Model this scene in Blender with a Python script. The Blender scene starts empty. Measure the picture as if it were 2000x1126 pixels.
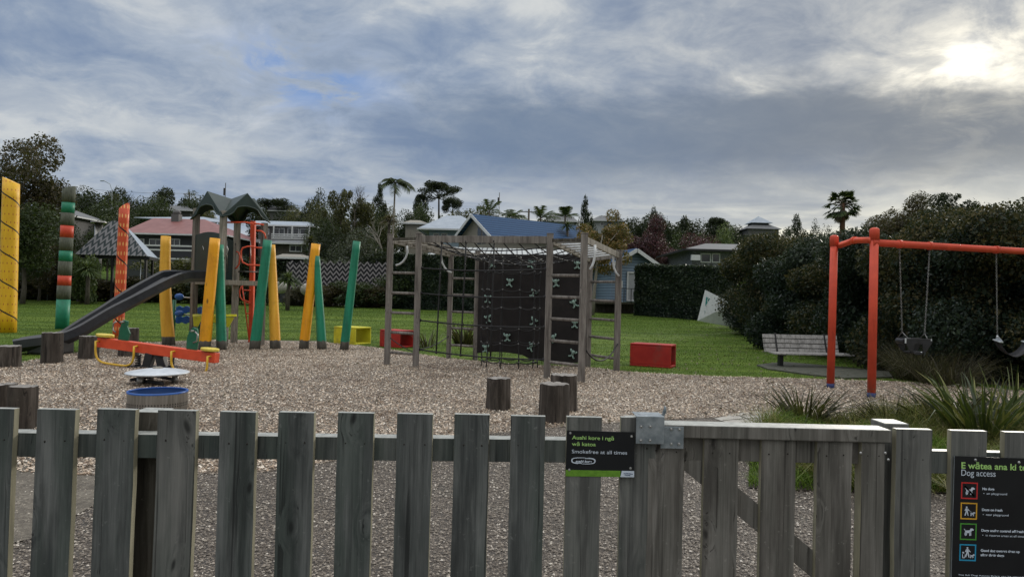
import bpy, math, random
import numpy as np
from mathutils import Vector, Matrix
R = math.radians
C = bpy.context.scene.collection
sc = bpy.context.scene
rnd = random.Random(7)
rg = np.random.default_rng(7)

# ---------------------------------------------------------------- camera
F = 1330.0; CAMH = 1.6; PITCH = R(0.8); ROLL = R(1.4)
fw = Vector((0, math.cos(PITCH), math.sin(PITCH)))
u0 = Vector((0, -math.sin(PITCH), math.cos(PITCH)))
X0 = Vector((1, 0, 0))
cr = X0 * math.cos(ROLL) + u0 * math.sin(ROLL)
cu = -X0 * math.sin(ROLL) + u0 * math.cos(ROLL)
cam_d = bpy.data.cameras.new('camera'); cam = bpy.data.objects.new('camera', cam_d); C.objects.link(cam)
m = Matrix((cr, cu, -fw)).transposed().to_4x4(); m.translation = Vector((0, 0, CAMH))
cam.matrix_world = m
cam_d.sensor_width = 36; cam_d.lens = F / 2000 * 36; cam_d.clip_start = 0.05; cam_d.clip_end = 2000
sc.camera = cam

def ray(px, py): return fw + cr * ((px - 1000) / F) + cu * ((563 - py) / F)
def at(px, py, Y):
    d = ray(px, py); return Vector((0, 0, CAMH)) + d * (Y / d.y)
def sstep(a, b, t):
    t = min(1, max(0, (t - a) / (b - a))); return t * t * (3 - 2 * t)
def hz(x, y): return 0.72 * sstep(25, 52, y) + 10.3 * sstep(68, 175, y) + 1.2 * math.sin(x * 0.03 + 1) * sstep(80, 150, y) - 30 * sstep(260, 700, y)
def offax(p): return 1.0 / math.sqrt(1 + (p.x / p.y) ** 2)
def gp(px, py):
    d = ray(px, py); o = Vector((0, 0, CAMH)); t0 = 1.0; t = 1.0
    while t < 250:
        p = o + d * t
        if p.z <= hz(p.x, p.y): break
        t0 = t; t += 0.5
    for _ in range(30):
        m_ = (t0 + t) / 2; p = o + d * m_
        if p.z <= hz(p.x, p.y): t = m_
        else: t0 = m_
    return o + d * t

# ---------------------------------------------------------------- node helper
class S:
    def __init__(s, nt, k): s.nt = nt; s.k = k
    def _m(s, op, b=None, c=None, cl=False):
        n = s.nt.nodes.new('ShaderNodeMath'); n.operation = op; n.use_clamp = cl
        for i, q in enumerate((s, b, c)):
            if q is None: continue
            if isinstance(q, S): s.nt.links.new(q.k, n.inputs[i])
            else: n.inputs[i].default_value = q
        return S(s.nt, n.outputs[0])
    def __add__(s, b): return s._m('ADD', b)
    def __sub__(s, b): return s._m('SUBTRACT', b)
    def __mul__(s, b): return s._m('MULTIPLY', b)
    def __truediv__(s, b): return s._m('DIVIDE', b)
    def mx(s, b): return s._m('MAXIMUM', b)
    def mn(s, b): return s._m('MINIMUM', b)
    def pw(s, b): return s._m('POWER', b)
    def ab(s): return s._m('ABSOLUTE')
    def fr(s): return s._m('FRACT')
    def lt(s, b): return s._m('LESS_THAN', b)
    def gt(s, b): return s._m('GREATER_THAN', b)
    def ex(s): return s._m('EXPONENT')
    def inv(s): return S.const(s.nt, 1.0) - s
    def clamp(s): return s._m('ADD', 0.0, cl=True)
    def ss(s, a, b):
        n = s.nt.nodes.new('ShaderNodeMapRange'); n.interpolation_type = 'SMOOTHSTEP'
        s.nt.links.new(s.k, n.inputs[0]); n.inputs[1].default_value = a; n.inputs[2].default_value = b
        return S(s.nt, n.outputs[0])
    @staticmethod
    def const(nt, v):
        n = nt.nodes.new('ShaderNodeValue'); n.outputs[0].default_value = v; return S(nt, n.outputs[0])
def sep(nt, vec):
    n = nt.nodes.new('ShaderNodeSeparateXYZ'); nt.links.new(vec, n.inputs[0]); return [S(nt, o) for o in n.outputs]
def comb(nt, x, y, z=0.0):
    n = nt.nodes.new('ShaderNodeCombineXYZ')
    for i, q in enumerate((x, y, z)):
        if isinstance(q, S): nt.links.new(q.k, n.inputs[i])
        else: n.inputs[i].default_value = q
    return n.outputs[0]
def coord(nt, kind='Object'):
    for n in nt.nodes:
        if n.bl_idname == 'ShaderNodeTexCoord': return n.outputs[kind]
    return nt.nodes.new('ShaderNodeTexCoord').outputs[kind]
def mapping(nt, vec, scale=(1, 1, 1), loc=(0, 0, 0), rot=(0, 0, 0)):
    n = nt.nodes.new('ShaderNodeMapping'); nt.links.new(vec, n.inputs['Vector'])
    n.inputs['Scale'].default_value = scale; n.inputs['Location'].default_value = loc; n.inputs['Rotation'].default_value = rot
    return n.outputs[0]
def noise(nt, vec, scale=5, detail=4, rough=0.55, dist=0.0):
    n = nt.nodes.new('ShaderNodeTexNoise'); nt.links.new(vec, n.inputs['Vector'])
    n.inputs['Scale'].default_value = scale; n.inputs['Detail'].default_value = detail
    n.inputs['Roughness'].default_value = rough; n.inputs['Distortion'].default_value = dist
    return S(nt, n.outputs['Fac'])
def voro(nt, vec, scale=5, feature='F1', out='Distance', rand=1.0):
    n = nt.nodes.new('ShaderNodeTexVoronoi'); nt.links.new(vec, n.inputs['Vector']); n.feature = feature
    n.inputs['Scale'].default_value = scale; n.inputs['Randomness'].default_value = rand
    return n.outputs[out]
def c4(c): return tuple(c) + (1.0,) if len(c) == 3 else tuple(c)
def ramp(nt, fac, stops):
    n = nt.nodes.new('ShaderNodeValToRGB'); nt.links.new(fac.k if isinstance(fac, S) else fac, n.inputs[0])
    e = n.color_ramp.elements
    while len(e) < len(stops): e.new(0.5)
    for q, (p, c) in zip(e, stops): q.position = p; q.color = c4(c)
    return n.outputs[0]
def mix(nt, fac, a, b, mode='MIX'):
    n = nt.nodes.new('ShaderNodeMix'); n.data_type = 'RGBA'; n.blend_type = mode
    for i, q in ((0, fac), (6, a), (7, b)):
        if isinstance(q, S): nt.links.new(q.k, n.inputs[i])
        elif hasattr(q, 'is_output'): nt.links.new(q, n.inputs[i])
        elif i == 0: n.inputs[0].default_value = q
        else: n.inputs[i].default_value = c4(q)
    return n.outputs[2]
def vadd(nt, a, b):
    n = nt.nodes.new('ShaderNodeVectorMath'); n.operation = 'ADD'; nt.links.new(a, n.inputs[0])
    if hasattr(b, 'is_output'): nt.links.new(b, n.inputs[1])
    else: n.inputs[1].default_value = b
    return n.outputs[0]

# ---------------------------------------------------------------- world
SUN = ray(1895, 118).normalized()
sun_el = math.asin(SUN.z); sun_az = math.atan2(SUN.x, SUN.y)
w = bpy.data.worlds.new('World'); sc.world = w; w.use_nodes = True
nt = w.node_tree; nt.nodes.clear()
out = nt.nodes.new('ShaderNodeOutputWorld'); bg = nt.nodes.new('ShaderNodeBackground'); nt.links.new(bg.outputs[0], out.inputs[0])
bg.inputs[1].default_value = 0.1
sky = nt.nodes.new('ShaderNodeTexSky'); sky.sky_type = 'NISHITA'; sky.sun_disc = False
sky.sun_elevation = sun_el; sky.sun_rotation = sun_az
G = coord(nt, 'Generated')
x, y, z = sep(nt, G)
zc = z.mx(0.0)
inv = zc + 0.28
pv = comb(nt, x / inv, y / inv, 0.0)
pm = mapping(nt, pv, scale=(0.8, 1.0, 1), rot=(0, 0, R(-24)))
nA = noise(nt, pm, 0.75, 9, 0.52, 0.35)
nB = noise(nt, mapping(nt, pv, scale=(0.8, 1.0, 1), rot=(0, 0, R(-24)), loc=(3.1, 1.7, 0)), 2.6, 10, 0.58, 0.25)
nC = noise(nt, mapping(nt, pv, scale=(0.35, 1.1, 1), loc=(7.3, 2.2, 0)), 1.1, 8, 0.6, 0.3)
# base veil: brightness from two octaves of cloud
nD = noise(nt, mapping(nt, pv, scale=(0.9, 1.0, 1), rot=(0, 0, R(-24)), loc=(9.1, 4.7, 0)), 6.5, 8, 0.62, 0.5)
br = (nA * 0.40 + nB * 0.34 + nD * 0.26).ss(0.39, 0.61)
cloud = ramp(nt, br, [(0.0, (0.19, 0.265, 0.41)), (0.4, (0.29, 0.36, 0.475)), (0.75, (0.42, 0.475, 0.55)), (1.0, (0.60, 0.63, 0.65))])
# warmer / greyer to the right
warm = x.ss(-0.15, 0.55)
cloud = mix(nt, warm * 0.75, cloud, ramp(nt, br, [(0.0, (0.25, 0.28, 0.33)), (0.4, (0.38, 0.40, 0.42)), (0.7, (0.50, 0.505, 0.49)), (1.0, (0.80, 0.78, 0.70))]))
# long dark bank across the right half
edge = (nB - 0.5) * 0.16 + (nA - 0.5) * 0.12
zt = z + edge + (x - 0.3) * 0.02
bank = zt.ss(0.115, 0.20) * zt.ss(0.255, 0.31).inv() * x.ss(-0.30, 0.02)
cloud = mix(nt, bank * 0.8, cloud, mix(nt, x.ss(0.0, 0.6), (0.165, 0.225, 0.325), (0.22, 0.24, 0.265)))
# blue openings
hole = nC.ss(0.60, 0.70) * x.ss(-0.02, -0.2) * z.ss(0.16, 0.24)
bh = (((x + 0.285) * (x + 0.285)) * 170.0 + ((z - 0.292) * (z - 0.292)) * 900.0)
hb = (bh * -0.5).ex() * nB.ss(0.40, 0.56) * nD.ss(0.40, 0.56)
n = nt.nodes.new('ShaderNodeVectorMath'); n.operation = 'SCALE'; nt.links.new(sky.outputs[0], n.inputs[0]); n.inputs[3].default_value = 0.09
blue = mix(nt, 0.25, (0.12, 0.28, 0.66), n.outputs[0])
cloud = mix(nt, (hole * 0.6 + hb * 0.95).clamp(), cloud, blue)
# paler lower sky with thin streaks
low = z.ss(0.21, 0.05)
streak = noise(nt, mapping(nt, G, scale=(2.2, 2.2, 16), rot=(0, R(3), 0)), 1.6, 6, 0.55, 0.4).ss(0.38, 0.62)
lowc = mix(nt, x.ss(-0.55, 0.08), (0.48, 0.54, 0.60), (0.88, 0.87, 0.76))
cloud = mix(nt, low * (streak * 0.6 + 0.5).mn(0.95) * x.ss(-0.75, 0.1).mx(0.3), cloud, lowc)
# light streak on the left
ls = (z - 0.155 - (x + 0.25) * -0.16)
cloud = mix(nt, ((ls * ls) * -900.0).ex() * streak * 0.7 * x.ss(0.1, -0.1), cloud, (0.52, 0.56, 0.60))
# glow round the veiled sun
n = nt.nodes.new('ShaderNodeVectorMath'); n.operation = 'DOT_PRODUCT'; nt.links.new(G, n.inputs[0]); n.inputs[1].default_value = SUN
dt = S(nt, n.outputs['Value'])
ang = (dt.inv() * 2.0).mx(0.0).pw(0.5)
a2 = ang * ang
g1 = (a2 * -3200.0).ex() * 0.6 * nD.ss(0.30, 0.5)
g2 = (a2 * -190.0).ex() * (nB.ss(0.40, 0.62) * 0.22 + nD.ss(0.42, 0.60) * 0.26 + 0.03)
g3 = (a2 * -9.0).ex() * (br * 0.20 + 0.01) * bank.inv()
hz_ = (a2 * -5.0).ex() * z.ss(0.15, 0.04) * (streak * 0.8 + 0.1)
def addc(a, f, col):
    n = nt.nodes.new('ShaderNodeVectorMath'); n.operation = 'SCALE'; n.inputs[0].default_value = col; nt.links.new(f.k, n.inputs[3])
    return vadd(nt, a, n.outputs[0])
cloud = addc(cloud, g1, (1.0, 0.97, 0.92)); cloud = addc(cloud, g2, (1.0, 0.88, 0.62)); cloud = addc(cloud, g3, (1.0, 0.88, 0.66)); cloud = addc(cloud, hz_, (1.0, 0.85, 0.5))
# overcast skies are brightest overhead, dim below the horizon
cloud = mix(nt, z.ss(0.43, 0.70) * 0.9, cloud, (0.43, 0.43, 0.425))
cloud = mix(nt, y.ss(0.0, -0.4) * 0.7, cloud, (0.40, 0.40, 0.395))
gain = z.ss(0.42, 0.80) * 2.4 + 1.0
gain = gain * (z.ss(-0.06, 0.0) * 0.85 + 0.15)
n = nt.nodes.new('ShaderNodeVectorMath'); n.operation = 'SCALE'; nt.links.new(cloud, n.inputs[0]); nt.links.new((gain * 10.0).k, n.inputs[3])
nt.links.new(n.outputs[0], bg.inputs[0])

sl = bpy.data.lights.new('sun', 'SUN'); sl.energy = 1.6; sl.angle = R(12); sl.color = (1.0, 0.93, 0.82)
so = bpy.data.objects.new('sun', sl); C.objects.link(so); so.rotation_euler = SUN.to_track_quat('Z', 'Y').to_euler(); so.location = (20, 30, 30)
sc.view_settings.view_transform = 'Standard'; sc.view_settings.look = 'None'; sc.view_settings.exposure = 0.0; sc.view_settings.gamma = 1.0
sc.cycles.max_bounces = 5; sc.cycles.transparent_max_bounces = 4

# ---------------------------------------------------------------- materials
def newmat(name):
    m = bpy.data.materials.new(name); m.use_nodes = True; return m, m.node_tree, m.node_tree.nodes['Principled BSDF']
def objrand(nt):
    n = nt.nodes.new('ShaderNodeObjectInfo'); return S(nt, n.outputs['Random'])
def rcoord(nt):
    r = objrand(nt); return vadd(nt, coord(nt), comb(nt, r * 17.0, r * 29.0, r * 11.0)), r
def bump(nt, b, h, strength=0.4, dist=0.01):
    n = nt.nodes.new('ShaderNodeBump'); n.inputs['Strength'].default_value = strength; n.inputs['Distance'].default_value = dist
    nt.links.new(h.k if isinstance(h, S) else h, n.inputs['Height']); nt.links.new(n.outputs[0], b.inputs['Normal'])
def simple(name, stops, scale=6, stretch=(1, 1, 1), rough=0.6, bmp=0.2, bd=0.004, metal=0.0, detail=5, spec=0.4, dirt=0.0):
    m, nt, b = newmat(name); v, r = rcoord(nt)
    mv = mapping(nt, v, scale=stretch)
    f = noise(nt, mv, scale, detail, 0.6)
    col = ramp(nt, f, stops)
    if dirt:
        d = noise(nt, v, 2.3, 6, 0.65).ss(0.5, 0.75)
        col = mix(nt, d * dirt, col, (0.09, 0.075, 0.06))
    nt.links.new(col, b.inputs['Base Color'])
    b.inputs['Roughness'].default_value = rough; b.inputs['Metallic'].default_value = metal; b.inputs['Specular IOR Level'].default_value = spec
    if bmp: bump(nt, b, noise(nt, mv, scale * 3, 5, 0.6), bmp, bd)
    return m
def flat(name, c, rough=0.6, metal=0.0, spec=0.4):
    k = 0.86
    return simple(name, [(0.3, tuple(q * k for q in c)), (0.7, tuple(min(1, q * 1.08) for q in c))], 9, rough=rough, metal=metal, bmp=0.05, spec=spec)

def wood(name, dark, mid, light, green=0.0, gscale=1.0, bmp=0.5, vary=0.35):
    m, nt, b = newmat(name); v, r = rcoord(nt)
    X, Y, Z = sep(nt, v)
    kn = voro(nt, comb(nt, (X + Y) * 6.0 + noise(nt, v, 3.0, 2) * 0.8, Z * 2.3), 1.0)
    kn.node.voronoi_dimensions = '2D'
    kd = S(nt, kn).ss(0.30, 0.02) * (sep(nt, kn.node.outputs['Color'])[1] * 1.4).mn(1.0)
    warp = comb(nt, X + kd * 0.05, Y + kd * 0.05, Z * 0.05)
    g = noise(nt, mapping(nt, warp, scale=(38 * gscale, 38 * gscale, 22 * gscale)), 1.0, 6, 0.6, 0.6)
    fine = noise(nt, mapping(nt, v, scale=(260 * gscale, 260 * gscale, 5 * gscale)), 1.0, 3, 0.6)
    big = noise(nt, mapping(nt, v, scale=(9, 9, 2.0)), 1.0, 4, 0.6)
    f = g * 0.42 + fine * 0.18 + big * 0.40
    col = ramp(nt, f, [(0.39, dark), (0.49, mid), (0.61, light)])
    col = mix(nt, (r - 0.5).ab() * 2.0 * vary, col, mix(nt, 0.5, dark, mid))
    if green:
        gg = noise(nt, mapping(nt, v, scale=(7, 7, 1.2)), 1.0, 4, 0.6).ss(0.42, 0.62)
        col = mix(nt, gg * green, col, (0.045, 0.070, 0.056))
    stn = noise(nt, mapping(nt, v, scale=(13, 13, 1.1)), 1.0, 5, 0.62)
    col = mix(nt, stn.ss(0.50, 0.66) * 0.62, col, tuple(q * 0.55 for q in dark))
    lich = noise(nt, v, 38, 5, 0.7).ss(0.62, 0.72)
    col = mix(nt, lich * 0.35, col, tuple(min(1, q * 1.5) for q in light))
    crack = noise(nt, mapping(nt, warp, scale=(60 * gscale, 60 * gscale, 16)), 1.0, 3, 0.5).ss(0.37, 0.30)
    col = mix(nt, crack * 0.7, col, tuple(q * 0.3 for q in dark))
    kc = sep(nt, kn.node.outputs['Color'])
    core = (S(nt, kn) / (kc[0] * 0.9 + 0.25)).ss(0.085, 0.02) * kc[1].gt(0.45)
    col = mix(nt, core * 0.85, col, tuple(q * 0.28 for q in dark))
    nt.links.new(col, b.inputs['Base Color']); b.inputs['Roughness'].default_value = 0.8; b.inputs['Specular IOR Level'].default_value = 0.25
    bump(nt, b, f - crack * 0.6 - core * 0.3, bmp, 0.003)
    return m

M = {}
M['fence'] = wood('fence_wood', (0.054, 0.060, 0.060), (0.106, 0.115, 0.112), (0.19, 0.20, 0.194), green=0.42)
M['fence_b'] = wood('fence_wood_bare', (0.080, 0.083, 0.080), (0.145, 0.148, 0.140), (0.235, 0.235, 0.220), green=0.25)
M['gate'] = wood('gate_wood', (0.090, 0.084, 0.075), (0.155, 0.147, 0.132), (0.25, 0.24, 0.22), green=0.12, bmp=0.7)
M['rail'] = wood('rail_wood', (0.05, 0.06, 0.06), (0.10, 0.11, 0.105), (0.17, 0.18, 0.17), green=0.4)
M['post_dark'] = wood('post_wood', (0.045, 0.038, 0.030), (0.085, 0.075, 0.06), (0.15, 0.14, 0.12), green=0.1)
M['frame'] = wood('frame_wood', (0.12, 0.105, 0.095), (0.21, 0.19, 0.172), (0.32, 0.295, 0.27), gscale=0.7)
M['frame_pale'] = wood('frame_wood_pale', (0.17, 0.155, 0.13), (0.30, 0.275, 0.235), (0.42, 0.39, 0.34), gscale=0.7)
M['stump'] = wood('stump_wood', (0.028, 0.023, 0.019), (0.066, 0.055, 0.046), (0.145, 0.125, 0.108), gscale=0.45, bmp=1.0, vary=0.5)
M['stumptop'] = simple('stump_top', [(0.35, (0.14, 0.13, 0.12)), (0.65, (0.32, 0.30, 0.28))], 14, rough=0.9, bmp=0.6, bd=0.01)
M['slat'] = wood('bench_wood', (0.18, 0.175, 0.168), (0.35, 0.34, 0.33), (0.52, 0.51, 0.49), gscale=0.8)
M['galv'] = simple('galvanised_steel', [(0.35, (0.20, 0.235, 0.26)), (0.65, (0.36, 0.40, 0.43))], 22, rough=0.5, metal=0.55, bmp=0.08)
M['lit_top'] = simple('sky_lit_wood_top', [(0.3, (0.26, 0.27, 0.255)), (0.7, (0.46, 0.47, 0.44))], 30, stretch=(1, 1, 1), rough=0.5, bmp=0.2)  # paler wood for top faces: bright sky light painted into the colour
M['lit_edge'] = simple('sun_lit_wood_edge', [(0.3, (0.17, 0.16, 0.11)), (0.7, (0.34, 0.32, 0.23))], 8, stretch=(3, 3, .5), rough=0.8, bmp=0.2)  # tan wood for picket side faces: sunlight painted into the colour
M['screw'] = simple('screw_steel', [(0.3, (0.35, 0.36, 0.37)), (0.7, (0.55, 0.55, 0.55))], 40, rough=0.35, metal=0.8, bmp=0)
M['nail'] = flat('nail_rust', (0.02, 0.016, 0.013), 0.8)
M['signblack'] = simple('sign_black', [(0.3, (0.006, 0.007, 0.010)), (0.7, (0.010, 0.012, 0.015))], 8, rough=0.35, bmp=0.02)
M['signgreen'] = simple('sign_green', [(0.3, (0.10, 0.24, 0.02)), (0.7, (0.16, 0.34, 0.035))], 60, rough=0.4, bmp=0)
M['lime'] = flat('lime_print', (0.42, 0.72, 0.22), 0.5)
M['white'] = flat('white_print', (0.62, 0.70, 0.80), 0.5)
M['navy'] = flat('navy_print', (0.02, 0.05, 0.15), 0.5)
M['pred'] = flat('red_print', (0.55, 0.03, 0.03), 0.5)
M['pamber'] = flat('amber_print', (0.70, 0.38, 0.03), 0.5)
M['pgreen'] = flat('green_print', (0.07, 0.30, 0.04), 0.5)
M['pblue'] = flat('blue_print', (0.02, 0.32, 0.55), 0.5)
M['teal'] = flat('teal_print', (0.02, 0.22, 0.20), 0.5)
M['orange'] = simple('orange_red_paint', [(0.3, (0.66, 0.075, 0.028)), (0.7, (0.80, 0.105, 0.04))], 5, rough=0.42, bmp=0.06, dirt=0.25)
M['redbox'] = simple('red_paint', [(0.3, (0.36, 0.018, 0.016)), (0.7, (0.46, 0.03, 0.022))], 5, rough=0.6, bmp=0.15, dirt=0.6)
M['yelbox'] = simple('lime_yellow_paint', [(0.3, (0.55, 0.50, 0.02)), (0.7, (0.70, 0.66, 0.04))], 5, rough=0.6, bmp=0.15, dirt=0.5)
M['ypaint'] = simple('yellow_paint', [(0.3, (0.60, 0.46, 0.06)), (0.7, (0.74, 0.60, 0.10))], 8, rough=0.5, bmp=0.1, dirt=0.3)
M['ytube'] = simple('yellow_tube', [(0.3, (0.66, 0.40, 0.03)), (0.7, (0.78, 0.50, 0.05))], 8, rough=0.4, bmp=0.05, dirt=0.3)
M['gpanel'] = simple('green_panel', [(0.3, (0.010, 0.11, 0.06)), (0.7, (0.02, 0.15, 0.085))], 8, rough=0.4, bmp=0.05, dirt=0.2)
M['roofgreen'] = simple('dark_green_plastic', [(0.3, (0.010, 0.026, 0.022)), (0.7, (0.020, 0.042, 0.036))], 3, rough=0.45, bmp=0.1, spec=0.5)
M['panelgreen'] = simple('green_black_plastic', [(0.3, (0.012, 0.026, 0.024)), (0.7, (0.022, 0.04, 0.036))], 3, rough=0.45, bmp=0.1)
M['slide'] = simple('slide_plastic', [(0.3, (0.013, 0.015, 0.020)), (0.7, (0.028, 0.032, 0.041))], 4, rough=0.36, bmp=0.08, spec=0.7, dirt=0.2)
M['bowl'] = simple('dark_blue_bowl', [(0.3, (0.006, 0.035, 0.13)), (0.7, (0.012, 0.06, 0.20))], 5, rough=0.4, bmp=0.05, dirt=.3)
M['bluep'] = simple('blue_plastic', [(0.3, (0.015, 0.08, 0.32)), (0.7, (0.025, 0.12, 0.42))], 5, rough=0.35, bmp=0.05)
M['steel'] = simple('stainless', [(0.3, (0.22, 0.215, 0.20)), (0.7, (0.42, 0.41, 0.39))], 6, stretch=(6, 6, 0.4), rough=0.38, metal=0.85, bmp=0.05)
M['steeltop'] = simple('spun_steel', [(0.3, (0.52, 0.56, 0.60)), (0.7, (0.72, 0.75, 0.78))], 7, rough=0.45, metal=0.5, bmp=0.05)
M['rope'] = simple('black_rope', [(0.3, (0.012, 0.012, 0.013)), (0.7, (0.035, 0.035, 0.037))], 90, rough=0.75, bmp=0.4)
M['chain'] = simple('chain_steel', [(0.3, (0.10, 0.10, 0.10)), (0.7, (0.30, 0.30, 0.29))], 30, rough=0.4, metal=0.7, bmp=0)
M['wall_panel'] = simple('climbing_panel', [(0.3, (0.013, 0.011, 0.011)), (0.7, (0.025, 0.021, 0.021))], 3, rough=0.85, bmp=0.15, dirt=0.2)
M['mint'] = simple('mint_resin', [(0.3, (0.20, 0.31, 0.27)), (0.7, (0.32, 0.44, 0.39))], 20, rough=0.5, bmp=0.1)
M['rubber'] = simple('rubber', [(0.3, (0.012, 0.012, 0.014)), (0.7, (0.03, 0.03, 0.034))], 12, rough=0.55, bmp=0.15)
M['black'] = flat('black_paint', (0.018, 0.018, 0.02), 0.5)
M['concrete'] = simple('concrete', [(0.3, (0.13, 0.125, 0.115)), (0.7, (0.24, 0.23, 0.215))], 5, rough=0.9, bmp=0.3)
M['concrete_pale'] = simple('concrete_pale', [(0.3, (0.34, 0.32, 0.29)), (0.7, (0.48, 0.46, 0.42))], 5, rough=0.9, bmp=0.3)
M['bark'] = simple('bark', [(0.3, (0.05, 0.042, 0.034)), (0.7, (0.13, 0.115, 0.095))], 6, stretch=(3, 3, 0.6), rough=0.9, bmp=0.6, bd=0.03)
M['trunk_red'] = simple('palm_bark', [(0.3, (0.07, 0.035, 0.02)), (0.7, (0.17, 0.09, 0.05))], 6, stretch=(1, 1, 3), rough=0.9, bmp=0.6, bd=0.03)
M['bark_pale'] = simple('bark_pale', [(0.3, (0.16, 0.145, 0.12)), (0.7, (0.30, 0.28, 0.24))], 6, stretch=(3, 3, 0.6), rough=0.9, bmp=0.5, bd=0.03)
M['glass'] = simple('window_glass', [(0.3, (0.02, 0.025, 0.03)), (0.7, (0.05, 0.06, 0.07))], 2, rough=0.12, bmp=0, spec=0.8)
M['wframe'] = flat('window_frame_white', (0.62, 0.64, 0.65), 0.5)
M['white_wall'] = flat('white_wall', (0.36, 0.38, 0.40), 0.7)
M['bluewhite'] = flat('blue_white_wall', (0.30, 0.38, 0.46), 0.7)
M['dark_wall'] = flat('dark_wall', (0.045, 0.05, 0.055), 0.7)
M['grey_wall'] = flat('grey_wall', (0.12, 0.12, 0.12), 0.7)
M['tan_wall'] = flat('tan_wall', (0.28, 0.26, 0.22), 0.7)
M['greyroof'] = flat('grey_roof', (0.13, 0.135, 0.14), 0.6)
M['white_roof'] = simple('pale_metal_roof', [(0.3, (0.27, 0.32, 0.38)), (0.7, (0.38, 0.43, 0.49))], 1.5, rough=0.5, bmp=0.1)
M['redroof'] = simple('red_metal_roof', [(0.3, (0.20, 0.075, 0.07)), (0.7, (0.28, 0.12, 0.11))], 1.2, rough=0.55, bmp=0.1)
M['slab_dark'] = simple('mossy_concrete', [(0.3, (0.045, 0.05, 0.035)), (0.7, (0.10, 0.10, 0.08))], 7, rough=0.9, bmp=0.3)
M['navy_foot'] = flat('navy_foot_paint', (0.02, 0.035, 0.13), 0.6)
M['wire'] = flat('wire', (0.05, 0.05, 0.05), 0.6)

def worn(name, ca, cb, chip, amt=0.30, rough=0.45):
    m, nt, b = newmat(name); v, r = rcoord(nt); X, Y, Z = sep(nt, coord(nt))
    f = noise(nt, v, 3.0, 5, 0.6); c = ramp(nt, f, [(0.35, cb), (0.65, ca)])
    c = mix(nt, noise(nt, mapping(nt, v, scale=(14, 14, 2.5)), 1.0, 5, 0.7).ss(0.55, 0.75) * 0.35, c, tuple(q * 0.45 for q in cb))
    ch = noise(nt, mapping(nt, v, scale=(1, 1, 0.55)), 7.5, 6, 0.62)
    msk = ch.gt(1 - amt)
    c = mix(nt, msk, c, chip)
    c = mix(nt, (Z * -1.0 + 0.55).ss(0.0, 0.6) * noise(nt, v, 6, 5, 0.7).ss(0.40, 0.6) * 0.5, c, (0.10, 0.08, 0.06))
    nt.links.new(c, b.inputs['Base Color']); b.inputs['Roughness'].default_value = rough; bump(nt, b, f * 0.3 - msk * 0.6, 0.3, 0.004); return m
M['orange_worn'] = worn('scuffed_orange_paint', (0.70, 0.078, 0.032), (0.56, 0.058, 0.024), (0.14, 0.20, 0.27), 0.305, 0.6)
def pole_paint(name, col, col2, H, basez=0.25, rings=True, warmtop=None):
    m, nt, b = newmat(name); v, r = rcoord(nt); X, Y, Z = sep(nt, coord(nt))
    f = noise(nt, mapping(nt, v, scale=(6, 6, 1.0)), 1.0, 5, 0.6)
    c = ramp(nt, f, [(0.35, col2), (0.62, col)])
    ck = noise(nt, mapping(nt, v, scale=(30, 30, 1.3)), 1.0, 3, 0.5).ss(0.33, 0.27)
    c = mix(nt, ck * 0.6, c, tuple(q * 0.25 for q in col2))
    kn = S(nt, voro(nt, mapping(nt, v, scale=(2.2, 2.2, 0.9)), 1.0)).ss(0.09, 0.04)
    c = mix(nt, kn * 0.8, c, (0.06, 0.035, 0.012))
    nz = noise(nt, v, 9, 4, 0.6)
    base = (Z + (nz - 0.5) * 0.12).lt(basez)
    wood_c = ramp(nt, noise(nt, mapping(nt, v, scale=(9, 9, 2)), 1.5, 5, 0.6), [(0.3, (0.06, 0.058, 0.05)), (0.7, (0.15, 0.145, 0.125))])
    c = mix(nt, noise(nt, v, 2.2, 6, 0.7).ss(0.52, 0.70) * 0.35, c, tuple(q * 0.5 for q in col2))
    c = mix(nt, noise(nt, mapping(nt, v, scale=(8, 8, 3)), 2.0, 6, 0.7).gt(0.69), c, (0.16, 0.14, 0.11))
    c = mix(nt, base, c, wood_c)
    top = Z.gt(H - 0.02); 
    nt.links.new(c, b.inputs['Base Color']); b.inputs['Roughness'].default_value = 0.5
    ring = noise(nt, comb(nt, 0.0, 0.0, Z), 11, 2, 0.5) if rings else nz
    bump(nt, b, ring * 0.7 + f * 0.5 + ck * -0.3, 0.55, 0.02)
    return m
YEL = ((0.96, 0.44, 0.010), (0.80, 0.34, 0.010)); GRN = ((0.014, 0.27, 0.155), (0.008, 0.16, 0.09))
M['pole_y'] = pole_paint('pole_yellow', YEL[0], YEL[1], 3)
M['pole_y2'] = pole_paint('pole_pale_yellow', (0.92, 0.50, 0.05), (0.78, 0.38, 0.03), 3)
M['pole_g'] = pole_paint('pole_green', GRN[0], GRN[1], 3)

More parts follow.
